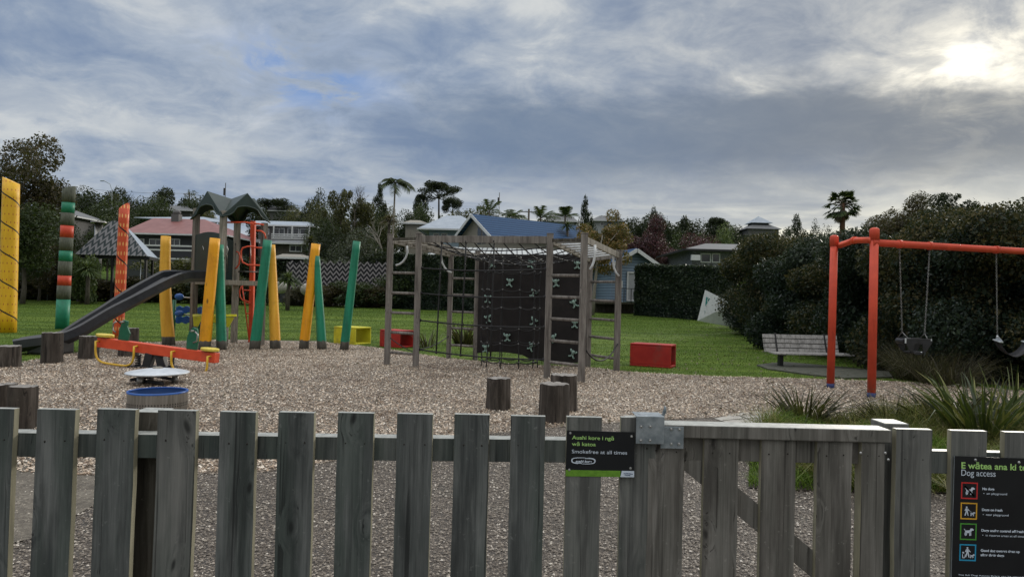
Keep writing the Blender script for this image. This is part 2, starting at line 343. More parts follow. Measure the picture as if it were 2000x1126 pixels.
def spiral_paint(name, ca, cb, dot, rad, pitch, hand=1, ds=0.036):
    m, nt, b = newmat(name); v, r = rcoord(nt); X, Y, Z = sep(nt, coord(nt))
    at2 = Y._m('ARCTAN2', X) * (1 / (2 * math.pi))
    f = noise(nt, mapping(nt, v, scale=(5, 5, 1.2)), 1.0, 5, 0.6)
    c = ramp(nt, f, [(0.35, cb), (0.65, ca)])
    # dots on a staggered grid
    u = at2 * 13.0; row = (Z * 3.6); rowi = row._m('FLOOR'); sh = (rowi * 0.5).fr()
    du = (u + sh).fr() - 0.5; dv = row.fr() - 0.5
    rr = ((du * 0.29) * (du * 0.29) + (dv * 0.28) * (dv * 0.28)).pw(0.5)
    c = mix(nt, rr.lt(ds) * 0.9, c, dot)
    line = (Z / pitch + at2 * float(-hand)).fr() - 0.5
    c = mix(nt, line.ab().lt(0.028), c, (0.012, 0.010, 0.008))
    nt.links.new(c, b.inputs['Base Color']); b.inputs['Roughness'].default_value = 0.5
    bump(nt, b, f - line.ab().lt(0.02) * 0.5, 0.4, 0.02)
    return m
M['tot_y'] = spiral_paint('totem_yellow', (0.92, 0.52, 0.015), (0.74, 0.40, 0.012), (0.45, 0.07, 0.02), .3, 0.98, -1, .034)
M['tot_r'] = spiral_paint('totem_red', (0.74, 0.11, 0.03), (0.60, 0.075, 0.025), (0.95, 0.50, 0.16), .3, 0.92, -1, .06)

def zigzag(name, ca, cb, period, row, amp, axis='xz', duty=0.5):
    m, nt, b = newmat(name); X, Y, Z = sep(nt, coord(nt))
    tri = ((X / period).fr() - 0.5).ab() * 2.0
    q = (Z / row + tri * (amp / row)).fr()
    jit = noise(nt, coord(nt), 3.0, 4, 0.6)
    c = mix(nt, q.lt(duty), cb, mix(nt, jit, tuple(k * 0.75 for k in ca), ca))
    nt.links.new(c, b.inputs['Base Color']); b.inputs['Roughness'].default_value = 0.8
    return m
M['zz_fence'] = zigzag('zigzag_fence', (0.30, 0.28, 0.29), (0.008, 0.009, 0.013), 0.44, 0.37, 0.30, duty=.42)
M['zz_roof'] = zigzag('zigzag_roof', (0.19, 0.19, 0.20), (0.010, 0.022, 0.025), 0.42, 0.55, 0.40)

def tiles(name, ca, cb, step, axis=2):
    m, nt, b = newmat(name); q = sep(nt, coord(nt))[axis]
    s = (q / step).fr()
    n_ = noise(nt, coord(nt), 1.4, 5, 0.6)
    c = mix(nt, s.ss(0.62, 0.92), mix(nt, n_, tuple(k * 0.8 for k in ca), ca), cb)
    nt.links.new(c, b.inputs['Base Color']); b.inputs['Roughness'].default_value = 0.55
    bump(nt, b, s.inv(), 0.6, 0.05)
    return m
M['bluetile'] = tiles('blue_tiles', (0.042, 0.095, 0.195), (0.008, 0.018, 0.045), 0.24)
M['bluetile'].node_tree.nodes['Principled BSDF'].inputs['Roughness'].default_value = 0.8; M['bluetile'].node_tree.nodes['Principled BSDF'].inputs['Specular IOR Level'].default_value = 0.15
M['weather'] = tiles('weatherboard', (0.21, 0.30, 0.40), (0.07, 0.10, 0.15), 0.21)
M['ribs'] = tiles('ribbed_roof', (0.55, 0.58, 0.58), (0.06, 0.06, 0.07), 0.42, axis=0)
M['stonewall'] = simple('stone_wall', [(0.35, (0.06, 0.06, 0.065)), (0.6, (0.22, 0.23, 0.25))], 9, rough=0.9, bmp=0.4)

def leafmat(name, a, b_, c, rough=0.5, trans=0.25, spec=0.35):
    m, nt, b = newmat(name)
    g = nt.nodes.new('ShaderNodeNewGeometry'); ri = S(nt, g.outputs['Random Per Island'])
    big = noise(nt, coord(nt), 2.4, 3, 0.6)
    f = ri * 0.55 + big * 0.45
    col = ramp(nt, f, [(0.22, a), (0.5, b_), (0.8, c)])
    nt.links.new(col, b.inputs['Base Color']); b.inputs['Roughness'].default_value = rough; b.inputs['Specular IOR Level'].default_value = spec
    t = nt.nodes.new('ShaderNodeBsdfTranslucent'); nt.links.new(mix(nt, 0.35, col, (0.16, 0.20, 0.02)), t.inputs[0])
    mx = nt.nodes.new('ShaderNodeMixShader'); mx.inputs[0].default_value = trans
    nt.links.new(b.outputs[0], mx.inputs[1]); nt.links.new(t.outputs[0], mx.inputs[2])
    nt.links.new(mx.outputs[0], nt.nodes['Material Output'].inputs[0])
    return m
L = {}
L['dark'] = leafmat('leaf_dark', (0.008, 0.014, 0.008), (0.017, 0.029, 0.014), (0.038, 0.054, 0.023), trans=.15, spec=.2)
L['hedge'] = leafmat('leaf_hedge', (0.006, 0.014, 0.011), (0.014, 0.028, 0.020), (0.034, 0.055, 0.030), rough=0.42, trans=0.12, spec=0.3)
L['mid'] = leafmat('leaf_mid', (0.014, 0.028, 0.010), (0.032, 0.052, 0.018), (0.066, 0.090, 0.030), trans=.18, spec=.25)
L['olive'] = leafmat('leaf_olive', (0.030, 0.036, 0.014), (0.065, 0.072, 0.026), (0.13, 0.12, 0.04))
L['light'] = leafmat('leaf_light', (0.035, 0.065, 0.022), (0.075, 0.115, 0.036), (0.14, 0.18, 0.06))
L['brown'] = leafmat('leaf_brown', (0.028, 0.026, 0.014), (0.055, 0.046, 0.022), (0.11, 0.080, 0.034))
L['autumn'] = leafmat('leaf_autumn', (0.075, 0.080, 0.024), (0.17, 0.13, 0.04), (0.34, 0.20, 0.08))
L['purple'] = leafmat('leaf_purple', (0.025, 0.010, 0.016), (0.060, 0.018, 0.028), (0.12, 0.035, 0.042), trans=.1)
L['orange'] = leafmat('leaf_mixed', (0.008, 0.018, 0.012), (0.020, 0.034, 0.018), (0.095, 0.075, 0.028), rough=0.5, trans=0.15, spec=0.25)
L['grey'] = leafmat('leaf_grey_green', (0.030, 0.040, 0.028), (0.055, 0.070, 0.048), (0.10, 0.12, 0.085))
L['palm'] = leafmat('palm_frond', (0.015, 0.030, 0.012), (0.035, 0.060, 0.020), (0.075, 0.11, 0.032))
L['dead'] = leafmat('dead_frond', (0.06, 0.045, 0.03), (0.12, 0.095, 0.06), (0.20, 0.165, 0.11))
L['flax'] = leafmat('flax_blade', (0.014, 0.024, 0.008), (0.055, 0.085, 0.018), (0.26, 0.25, 0.06), trans=0.3, spec=0.5)
L['flaxdark'] = leafmat('flax_bronze', (0.018, 0.016, 0.010), (0.045, 0.042, 0.020), (0.12, 0.11, 0.04), trans=0.25, spec=0.5)
L['grass'] = leafmat('grass_blade', (0.042, 0.088, 0.009), (0.088, 0.155, 0.017), (0.16, 0.24, 0.036), trans=0.35, rough=0.6, spec=0.2)
L['longgrass'] = leafmat('long_grass_blade', (0.045, 0.095, 0.010), (0.10, 0.19, 0.022), (0.22, 0.32, 0.06), trans=0.35, rough=0.6, spec=0.2)
L['drygrass'] = leafmat('dry_grass', (0.05, 0.075, 0.015), (0.16, 0.17, 0.045), (0.36, 0.31, 0.12), trans=0.35, rough=0.6)
L['tussock'] = leafmat('tussock', (0.020, 0.020, 0.012), (0.055, 0.050, 0.028), (0.12, 0.105, 0.06), trans=0.2)

def tipmat(m, amber, z0=0.55):
    nt = m.node_tree; b = nt.nodes['Principled BSDF']; src = b.inputs['Base Color'].links[0].from_socket; X, Y, Z = sep(nt, coord(nt))
    g = nt.nodes.new('ShaderNodeNewGeometry'); ri = S(nt, g.outputs['Random Per Island']); n_ = noise(nt, coord(nt), 5.0, 4, 0.6)
    f = Z.ss(z0, 1.0) * ((ri * 13.7).fr()).gt(0.35) * n_.ss(0.38, 0.60)
    nt.links.new(mix(nt, f * 0.8, src, amber), b.inputs['Base Color'])
tipmat(L['orange'], (0.13, 0.105, 0.03), 0.5); tipmat(L['hedge'], (0.045, 0.065, 0.03), 0.6)
def grassmat():
    m = L['grass']; nt = m.node_tree; b = nt.nodes['Principled BSDF']; v = coord(nt)
    st = noise(nt, mapping(nt, v, scale=(0.09, 1.5, 1)), 1.0, 5, 0.65); s2 = noise(nt, v, 0.5, 4, 0.6)
    src = b.inputs['Base Color'].links[0].from_socket
    c = mix(nt, st.ss(0.42, 0.60), mix(nt, 0.72, src, (0.022, 0.050, 0.008)), mix(nt, 0.4, src, (0.17, 0.23, 0.05)))
    c = mix(nt, s2.ss(0.56, 0.72) * 0.45, c, (0.16, 0.16, 0.06))
    nt.links.new(c, b.inputs['Base Color'])
def ground_mats():
    m, nt, b = newmat('grass_ground'); v = coord(nt)
    st = noise(nt, mapping(nt, v, scale=(0.07, 0.85, 1)), 1.0, 4, 0.6)
    st2 = noise(nt, mapping(nt, v, scale=(0.5, 5.0, 1)), 1.0, 5, 0.65)
    fn = noise(nt, v, 14, 5, 0.7)
    f = st * 0.45 + st2 * 0.35 + fn * 0.2
    col = ramp(nt, f, [(0.38, (0.030, 0.062, 0.010)), (0.5, (0.075, 0.125, 0.018)), (0.62, (0.15, 0.21, 0.038))])
    br = noise(nt, v, 0.8, 4, 0.6).ss(0.62, 0.8)
    col = mix(nt, br * 0.35, col, (0.13, 0.13, 0.05))
    nt.links.new(col, b.inputs['Base Color']); b.inputs['Roughness'].default_value = 0.9; b.inputs['Specular IOR Level'].default_value = 0.1
    bump(nt, b, noise(nt, v, 30, 4, 0.7), 0.6, 0.03); M['ground'] = m
    m, nt, b = newmat('wood_chips'); v = coord(nt)
    vv = vadd(nt, v, mapping(nt, v, scale=(0, 0, 0)))
    cell = voro(nt, mapping(nt, v, scale=(1, 1.0, 1)), 42, out='Color'); h = S(nt, cell)
    s3 = sep(nt, cell)
    d = S(nt, voro(nt, v, 42))
    ps = noise(nt, v, 0.9, 5, 0.6)
    c = ramp(nt, s3[0], [(0.05, (0.10, 0.075, 0.055)), (0.4, (0.27, 0.215, 0.165)), (0.75, (0.42, 0.36, 0.29)), (1.0, (0.62, 0.56, 0.48))])
    c = mix(nt, ps.ss(0.52, 0.68) * 0.45, c, (0.16, 0.10, 0.065))
    c = mix(nt, d.ss(0.35, 0.7) * 0.75, c, (0.045, 0.034, 0.026))
    nt.links.new(c, b.inputs['Base Color']); b.inputs['Roughness'].default_value = 0.85
    bump(nt, b, s3[1] * 0.7 - d * 0.8, 0.9, 0.02); M['chips'] = m
    m, nt, b = newmat('exposed_aggregate'); v = coord(nt)
    cell = sep(nt, voro(nt, v, 70, out='Color')); d = S(nt, voro(nt, v, 70))
    c = ramp(nt, cell[0], [(0.1, (0.060, 0.046, 0.034)), (0.5, (0.130, 0.105, 0.080)), (0.85, (0.24, 0.20, 0.160)), (1.0, (0.50, 0.44, 0.37))])
    c = mix(nt, d.ss(0.38, 0.62) * 0.85, c, (0.035, 0.03, 0.027))
    c = mix(nt, noise(nt, v, 1.2, 5, 0.6).ss(0.5, 0.7) * 0.35, c, (0.05, 0.05, 0.035))
    nt.links.new(c, b.inputs['Base Color']); b.inputs['Roughness'].default_value = 0.75
    bump(nt, b, d * -1.0 + cell[1] * 0.4, 1.0, 0.012); M['aggregate'] = m
    m, nt, b = newmat('rough_slab'); v = coord(nt)
    f = noise(nt, v, 26, 6, 0.8) * 0.7 + noise(nt, v, 3.0, 4, 0.6) * 0.3
    c = ramp(nt, f, [(0.35, (0.05, 0.042, 0.034)), (0.5, (0.12, 0.105, 0.083)), (0.66, (0.24, 0.215, 0.175))])
    nt.links.new(c, b.inputs['Base Color']); b.inputs['Roughness'].default_value = 0.9
    bump(nt, b, f, 0.8, 0.01); M['slab'] = m
    m, nt, b = newmat('chip_pieces'); g = nt.nodes.new('ShaderNodeNewGeometry'); ri = S(nt, g.outputs['Random Per Island'])
    v = coord(nt); ps = noise(nt, v, 0.9, 5, 0.6)
    c = ramp(nt, ri, [(0.0, (0.16, 0.10, 0.068)), (0.25, (0.39, 0.29, 0.205)), (0.6, (0.60, 0.485, 0.37)), (0.85, (0.78, 0.67, 0.55)), (1.0, (0.88, 0.82, 0.72))])
    c = mix(nt, ps.ss(0.50, 0.66) * 0.5, c, (0.17, 0.105, 0.06))
    nt.links.new(c, b.inputs['Base Color']); b.inputs['Roughness'].default_value = 0.8; M['chip_piece'] = m
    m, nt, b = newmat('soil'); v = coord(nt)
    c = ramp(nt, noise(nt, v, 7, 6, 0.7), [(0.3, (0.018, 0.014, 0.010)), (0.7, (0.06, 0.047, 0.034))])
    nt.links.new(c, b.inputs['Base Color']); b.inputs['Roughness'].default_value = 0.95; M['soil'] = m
ground_mats()

grassmat()
# ---------------------------------------------------------------- mesh helper
class MB:
    def __init__(s): s.v = []; s.f = []; s.mi = []; s.sm = []
    def add(s, vs, fs, mi=0, sm=False):
        o = len(s.v); s.v += [tuple(q) for q in vs]
        for f in fs: s.f.append([o + i for i in f]); s.mi.append(mi); s.sm.append(sm)
        return s
    def box(s, c, d, rot=None, mi=0):
        c = Vector(c); h = [q / 2 for q in d]; vs = []
        for sx in (-1, 1):
            for sy in (-1, 1):
                for sz in (-1, 1):
                    p = Vector((sx * h[0], sy * h[1], sz * h[2]))
                    if rot is not None: p = rot @ p
                    vs.append(c + p)
        return s.add(vs, [(0, 1, 3, 2), (4, 6, 7, 5), (0, 4, 5, 1), (2, 3, 7, 6), (0, 2, 6, 4), (1, 5, 7, 3)], mi)
    def beam(s, a, b, wd, ht, up=(0, 0, 1), mi=0):
        a = Vector(a); b = Vector(b); d = (b - a); l = d.length; d = d.normalized(); up = Vector(up)
        if abs(d.dot(up)) > 0.99: up = Vector((0, 1, 0))
        r = d.cross(up).normalized(); u = r.cross(d).normalized()
        rot = Matrix((r, d, u)).transposed()
        return s.box((a + b) / 2, (wd, l, ht), rot, mi)
    def tube(s, pts, r, n=8, mi=0, cap=True, tilt_top=None):
        pts = [Vector(p) for p in pts]; k = len(pts)
        rs = r if isinstance(r, (list, tuple)) else [r] * k
        vs = []; prev = None
        for i, p in enumerate(pts):
            d = (pts[min(i + 1, k - 1)] - pts[max(i - 1, 0)]).normalized()
            if prev is None:
                a = Vector((1, 0, 0)) if abs(d.x) < 0.8 else Vector((0, 1, 0))
                prev = (a - d * a.dot(d)).normalized()
            else: prev = (prev - d * prev.dot(d)).normalized()
            q = d.cross(prev)
            for j in range(n):
                t = 2 * math.pi * j / n
                pt = p + (prev * math.cos(t) + q * math.sin(t)) * rs[i]
                if tilt_top and i == k - 1: pt.z += (pt.x - p.x) * tilt_top[0] + (pt.y - p.y) * tilt_top[1]
                vs.append(pt)
        fs = [(i * n + j, i * n + (j + 1) % n, (i + 1) * n + (j + 1) % n, (i + 1) * n + j) for i in range(k - 1) for j in range(n)]
        s.add(vs, fs, mi, True)
        if cap:
            o = len(s.v) - len(vs)
            s.f.append([o + j for j in range(n)][::-1]); s.mi.append(mi); s.sm.append(False)
            s.f.append([o + (k - 1) * n + j for j in range(n)]); s.mi.append(mi); s.sm.append(False)
        return s
    def lathe(s, c, prof, n=32, mi=0, sm=True):
        vs = []; c = Vector(c)
        for r, z in prof:
            for j in range(n):
                t = 2 * math.pi * j / n; vs.append(c + Vector((r * math.cos(t), r * math.sin(t), z)))
        k = len(prof)
        fs = [(i * n + j, i * n + (j + 1) % n, (i + 1) * n + (j + 1) % n, (i + 1) * n + j) for i in range(k - 1) for j in range(n)]
        return s.add(vs, fs, mi, sm)
    def prism(s, poly, o, u, v, t, mi=0):
        o = Vector(o); u = Vector(u); v = Vector(v); nn = u.cross(v).normalized() * t
        a = [o + u * p[0] + v * p[1] for p in poly]; k = len(a)
        vs = a + [q + nn for q in a]
        fs = [list(range(k))[::-1], list(range(k, 2 * k))] + [(i, (i + 1) % k, k + (i + 1) % k, k + i) for i in range(k)]
        return s.add(vs, fs, mi)
    def poly(s, pts, mi=0): return s.add(pts, [list(range(len(pts)))], mi)
    def slab(s, pts, t, mi=0):
        pts = [Vector(p) for p in pts]; nn = (pts[1] - pts[0]).cross(pts[2] - pts[1]).normalized() * t; k = len(pts)
        return s.add(pts + [p - nn for p in pts], [list(range(k)), list(range(k, 2 * k))[::-1]] + [(i, k + i, k + (i + 1) % k, (i + 1) % k) for i in range(k)], mi)
    def ball(s, c, rad, n=10, mi=0):
        if not isinstance(rad, (tuple, list)): rad = (rad,) * 3
        vs = []; m_ = n // 2
        for i in range(m_ + 1):
            ph = math.pi * i / m_
            for j in range(n):
                t = 2 * math.pi * j / n
                vs.append((c[0] + rad[0] * math.sin(ph) * math.cos(t), c[1] + rad[1] * math.sin(ph) * math.sin(t), c[2] + rad[2] * math.cos(ph)))
        return s.add(vs, [(i * n + j, (i + 1) * n + j, (i + 1) * n + (j + 1) % n, i * n + (j + 1) % n) for i in range(m_) for j in range(n)], mi, True)

OFF = {}
def link(o, parent=None):
    C.objects.link(o)
    if parent: o.parent = parent
    return o
def props(o, label=None, cat=None, group=None, kind=None):
    if label: o['label'] = label
    if cat: o['category'] = cat
    if group: o['group'] = group
    if kind: o['kind'] = kind
    return o
def thing(name, label, cat, loc=(0, 0, 0), rz=0.0, group=None, world=True):
    o = link(bpy.data.objects.new(name, None)); o.location = loc; o.rotation_euler = (0, 0, rz)
    o.empty_display_size = 0.3
    props(o, label, cat, group)
    OFF[o.name] = Vector(loc) if world else Vector((0, 0, 0))
    return o
def build(name, mb, mats, off=Vector((0, 0, 0)), bevel=0.0):
    me = bpy.data.meshes.new(name); me.from_pydata([(q[0] - off[0], q[1] - off[1], q[2] - off[2]) for q in mb.v], [], mb.f)
    if not isinstance(mats, (list, tuple)): mats = [mats]
    for m in mats: me.materials.append(M[m] if isinstance(m, str) else m)
    me.polygons.foreach_set('material_index', mb.mi); me.polygons.foreach_set('use_smooth', mb.sm); me.update()
    o = bpy.data.objects.new(name, me)
    if bevel:
        b = o.modifiers.new('bevel', 'BEVEL'); b.width = bevel; b.segments = 2; b.limit_method = 'ANGLE'
    return o
def part(name, mb, mats, parent, bevel=0.0, label=None):
    root = parent
    while root.parent: root = root.parent
    o = build(name, mb, mats, OFF[root.name], bevel); link(o, parent)
    if label: o['label'] = label
    return o
def solo(name, mb, mats, label, cat, loc=(0, 0, 0), rz=0.0, group=None, kind=None, world=True, bevel=0.0):
    o = build(name, mb, mats, Vector(loc) if world else Vector((0, 0, 0)), bevel); link(o); o.location = loc; o.rotation_euler = (0, 0, rz)
    return props(o, label, cat, group, kind)
def nmesh(name, V, Q, mat):
    """numpy verts (n,3), faces (m,k)"""
    me = bpy.data.meshes.new(name); k = Q.shape[1]
    me.vertices.add(len(V)); me.vertices.foreach_set('co', np.ascontiguousarray(V, dtype=np.float32).ravel())
    me.loops.add(Q.size); me.loops.foreach_set('vertex_index', np.ascontiguousarray(Q, dtype=np.int32).ravel())
    me.polygons.add(len(Q)); me.polygons.foreach_set('loop_start', np.arange(0, Q.size, k, dtype=np.int32))
    me.polygons.foreach_set('loop_total', np.full(len(Q), k, dtype=np.int32))
    me.materials.append(mat); me.update(calc_edges=True); me.validate(); return me
def unit(n, rg):
    a = rg.normal(size=(n, 3)); return a / np.linalg.norm(a, axis=1, keepdims=True)
def leafquads(P, size, rg, nrm=None, aspect=0.55, bias=0.5):
    n = len(P); d = unit(n, rg)
    if nrm is not None: d = d + nrm * bias; d /= np.linalg.norm(d, axis=1, keepdims=True)
    a = np.cross(d, unit(n, rg)); a /= np.linalg.norm(a, axis=1, keepdims=True) + 1e-9
    b = np.cross(d, a)
    sz = (size * rg.uniform(0.4, 1.6, n))[:, None]
    V = np.stack([P - a * sz * .5, P + b * sz * aspect * .5, P + a * sz * .5, P - b * sz * aspect * .5], 1).reshape(-1, 3)
    return V, np.arange(4 * n).reshape(n, 4)

# ---------------------------------------------------------------- ground
ys = list(np.arange(-20, 25, 9)) + list(np.arange(25, 60, 2.5)) + list(np.arange(60, 200, 6)) + [210, 230, 260, 320, 450, 700, 1200]
xs = [-1200, -700, -400] + list(np.arange(-260, 261, 20)) + [400, 700, 1200]
mb = MB(); mb.add([(X, Y, hz(X, Y)) for Y in ys for X in xs], [(j * len(xs) + i, j * len(xs) + i + 1, (j + 1) * len(xs) + i + 1, (j + 1) * len(xs) + i) for j in range(len(ys) - 1) for i in range(len(xs) - 1)], 0, True)
solo('ground', mb, 'ground', 'green mown lawn running back from the playground', None, kind='structure')

def sheet(name, pts, z, mat, label=None):
    mb = MB(); mb.poly([(p.x, p.y, hz(p.x, p.y) + z) for p in pts]); o = solo(name, mb, mat, label, None, kind='structure')
    return o
bed_far = [(-260, 740), (0, 716), (70, 702), (140, 690), (250, 670), (440, 663), (620, 666), (740, 679), (870, 699), (1000, 711), (1150, 717), (1240, 727), (1400, 735), (1530, 738), (1750, 745), (1850, 750), (2000, 764), (2200, 780)]
bed_near = [(2400, 900), (1990, 850), (1800, 830), (1520, 812), (1420, 815), (1250, 822), (1100, 834), (960, 848), (800, 880), (650, 902), (500, 925), (300, 928), (140, 930), (-300, 905)]
BED = [gp(*p) for p in bed_far] + [gp(*p) for p in bed_near]
sheet('wood_chip_bed', BED, 0.008, 'chips', 'bed of pale brown wood chips under the play equipment')
PATH = [gp(*p) for p in bed_near[::-1]] + [Vector((9, 5.4, 0)), Vector((9, -6, 0)), Vector((-12, -6, 0))]
sheet('path', PATH, 0.004, 'aggregate', 'dark exposed aggregate path behind the picket fence')
sheet('concrete_slab', [gp(*p) for p in [(-260, 893), (100, 893), (140, 930), (300, 935), (190, 985), (70, 1052), (-260, 1130)]], 0.012, 'slab', 'lighter rough slab beside the path')
pv_pts = [gp(*p) for p in [(1395, 818), (1455, 806), (1530, 804), (1560, 822), (1500, 828), (1420, 826)]]
sheet('pavement', pv_pts, 0.012, 'concrete_pale', 'pale paving beside the chip bed')
mb = MB()
for a, b in (((1412, 822), (1545, 812)), ((1440, 811), (1480, 827)), ((1490, 806), (1530, 824))):
    A = gp(*a); B = gp(*b); mb.beam((A.x, A.y, .013), (B.x, B.y, .013), .02, .004)
solo('pavement_joints', mb, 'soil', 'dark joints between the pale pavers', None, kind='structure')
PLANT = [gp(1462, 955)] + [gp(*p) for p in [(1560, 960), (1850, 965), (2300, 975), (2400, 900), (1990, 850), (1800, 830), (1520, 825), (1465, 860)]]
sheet('planting_bed', PLANT, 0.016, 'soil', 'soil of the planting strip beside the gate')
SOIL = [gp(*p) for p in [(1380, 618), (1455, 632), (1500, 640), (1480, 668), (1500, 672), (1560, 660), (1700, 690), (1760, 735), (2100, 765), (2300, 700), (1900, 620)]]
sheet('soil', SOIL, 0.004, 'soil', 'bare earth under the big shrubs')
# bed edging board
def inpoly(px, py, poly):
    c = np.zeros(len(px), bool); n = len(poly); j = n - 1
    for i in range(n):
        xi, yi, xj, yj = poly[i].x, poly[i].y, poly[j].x, poly[j].y
        with np.errstate(divide='ignore', invalid='ignore'):
            k = ((yi > py) != (yj > py)) & (px < (xj - xi) * (py - yi) / ((yj - yi) if yj != yi else 1e-9) + xi)
        c ^= k; j = i
    return c
def samp(n, x0, x1, y0, y1, pw=1.0):
    Y = y0 + (y1 - y0) * rg.random(n) ** pw; X = x0 + (x1 - x0) * rg.random(n); return X, Y
# real chips lying on the bed
X, Y = samp(480000, -17, 14, 5.3, 22, 1.75)
k = inpoly(X, Y, BED) & (np.abs(X) < Y * 0.85 + .5); X = X[k]; Y = Y[k]; n = len(X)
P = np.stack([X, Y, 0.012 + rg.random(n) * 0.018], 1)
d = unit(n, rg); d[:, 2] = np.abs(d[:, 2]) + 1.3; d /= np.linalg.norm(d, axis=1, keepdims=True)
a = np.cross(d, unit(n, rg)); a /= np.linalg.norm(a, axis=1, keepdims=True); b = np.cross(d, a)
ln = rg.uniform(0.006, 0.020, n)[:, None]; wd = ln * rg.uniform(0.3, 0.75, n)[:, None]
V = np.stack([P - a * ln - b * wd * .7, P + a * ln * .8 - b * wd, P + a * ln + b * wd * .6, P - a * ln * .7 + b * wd], 1).reshape(-1, 3)
me = nmesh('wood_chips', V, np.arange(4 * n).reshape(n, 4), M['chip_piece'])
props(link(bpy.data.objects.new('wood_chips', me)), 'loose pale wood chips scattered over the play area', 'wood chips', kind='stuff')
# pebbles in the aggregate path
X, Y = samp(110000, -7, 7, 3.2, 9, 1.2)
k = inpoly(X, Y, PATH) & ~inpoly(X, Y, BED); X = X[k]; Y = Y[k]; n = len(X)
P = np.stack([X, Y, 0.006 + rg.random(n) * 0.004], 1); ln = rg.uniform(0.005, 0.014, n)[:, None]
th = rg.random(n) * 6.28; ca = np.cos(th)[:, None]; sa = np.sin(th)[:, None]; a = np.hstack([ca, sa, 0 * ca]); b = np.hstack([-sa, ca, 0 * ca]); up = np.array([[0, 0, 1.0]])
V = np.stack([P - a * ln, P - b * ln * .8, P + a * ln, P + b * ln * .8, P + up * ln * .7], 1).reshape(-1, 3)
Q = (np.arange(n)[:, None, None] * 5 + np.array([[0, 1, 4], [1, 2, 4], [2, 3, 4], [3, 0, 4]])[None]).reshape(-1, 3)
mm, nt, b_ = newmat('pebbles'); g = nt.nodes.new('ShaderNodeNewGeometry')
nt.links.new(ramp(nt, g.outputs['Random Per Island'], [(0, (0.06, 0.048, 0.038)), (0.6, (0.18, 0.15, 0.12)), (0.9, (0.32, 0.28, 0.23)), (1, (0.6, 0.55, 0.48))]), b_.inputs['Base Color']); b_.inputs['Roughness'].default_value = 0.6
me = nmesh('pebbles', V, Q, mm); props(link(bpy.data.objects.new('pebbles', me)), 'small stones set in the dark path', 'pebbles', kind='stuff')

def bladestrips(P, H, W, rg, lean=0.5, curve=0.6, seg=3, dirs=None):
    """curved tapering blades: P (n,3) bases"""
    n = len(P); th = rg.random(n) * 6.283 if dirs is None else dirs
    D = np.stack([np.cos(th), np.sin(th), 0 * th], 1); S_ = np.stack([-np.sin(th), np.cos(th), 0 * th], 1)
    tw = rg.random(n) * 3.14; S_ = S_ * np.cos(tw)[:, None] + D * np.sin(tw)[:, None]
    ln = lean * rg.random(n); cv = curve * rg.random(n)
    rows = []
    for i in range(seg + 1):
        t = i / seg; a = ln * t + cv * t * t
        c = P + D * (H * a)[:, None] + np.stack([0 * th, 0 * th, H * t * np.sqrt(np.clip(1 - (a * 0.75) ** 2 * 0.9, 0.1, 1))], 1)
        ww = (W * (1 - t ** 2) * 0.5 + 0.0006)[:, None]
        rows += [c - S_ * ww, c + S_ * ww]
    V = np.stack(rows, 1).reshape(-1, 3); k = 2 * (seg + 1)
    base = np.array([[2 * i, 2 * i + 1, 2 * i + 3, 2 * i + 2] for i in range(seg)])
    return V, (np.arange(n)[:, None, None] * k + base[None]).reshape(-1, 4)
# lawn blades
X, Y = samp(260000, -34, 22, 13, 46, 1.6)
k = ~inpoly(X, Y, BED) & (np.abs(X) < Y * 0.8 + .5) & ~inpoly(X, Y, SOIL); X = X[k]; Y = Y[k]; n = len(X)
Zg = np.clip((Y - 25) / 27, 0, 1); V, Q = bladestrips(np.stack([X, Y, .72 * Zg * Zg * (3 - 2 * Zg)], 1), rg.uniform(.02, .05, n), rg.uniform(.008, .016, n) * (Y / 18), rg, seg=1)
me = nmesh('grass', V, Q, L['grass']); props(link(bpy.data.objects.new('grass', me)), 'short green grass of the mown lawn', 'grass', kind='stuff')
# ================================================================ FENCE AND GATE
FY = 2.6
def fy(px): return 2.6236 / (1 - 0.074 * (px - 1000) / F)
def picket_mb(xl, xr, yt, Y=None, thick=0.027, zb=0.06, taper=0.0, nails=True, ytilt=0.0, raily=None, zt=None):
    Y = Y or fy((xl + xr) / 2); a = at(xl, yt, Y); b = at(xr, yt + (xr - xl) * 0.0244, Y); mb = MB()
    wd = b.x - a.x; cx = (a.x + b.x) / 2; z1 = zt if zt else (a.z + b.z) / 2; k = 9
    rows = [zb + (z1 - zb) * i / (k - 1) for i in range(k)]
    j = [(rnd.uniform(-.0012, .0012), rnd.uniform(-.0012, .0012), rnd.uniform(-.001, .001)) for _ in rows]
    vs = []
    for (zz, (e1, e2, e3)) in zip(rows, j):
        sh = taper * (z1 - zz)
        vs += [(cx - wd / 2 + e1 + sh, Y + e3, zz), (cx + wd / 2 + e2 + sh, Y + e3, zz), (cx + wd / 2 + e2 + sh, Y + thick + e3, zz), (cx - wd / 2 + e1 + sh, Y + thick + e3, zz)]
    fs = [(4 * i + q, 4 * i + (q + 1) % 4, 4 * i + 4 + (q + 1) % 4, 4 * i + 4 + q) for i in range(k - 1) for q in range(4)]
    fs += [(3, 2, 1, 0), (4 * k - 4, 4 * k - 3, 4 * k - 2, 4 * k - 1)]
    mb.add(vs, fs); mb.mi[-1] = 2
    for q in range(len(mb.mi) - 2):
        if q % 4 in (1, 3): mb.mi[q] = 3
    if nails:
        zr = raily if raily else z1 - 0.115
        for dx in (-wd * .26 + rnd.uniform(-.006, .006), wd * .26 + rnd.uniform(-.006, .006)):
            mb.tube([(cx + dx, Y + 0.002, zr + rnd.uniform(-.008, .008)), (cx + dx, Y - 0.0008, zr)], 0.0032, 8, 1)
    return mb
fence = thing('picket_fence', 'weathered grey green picket fence running to the left of the gate', 'fence', (-0.8, 2.6, 0))
mbp = picket_mb
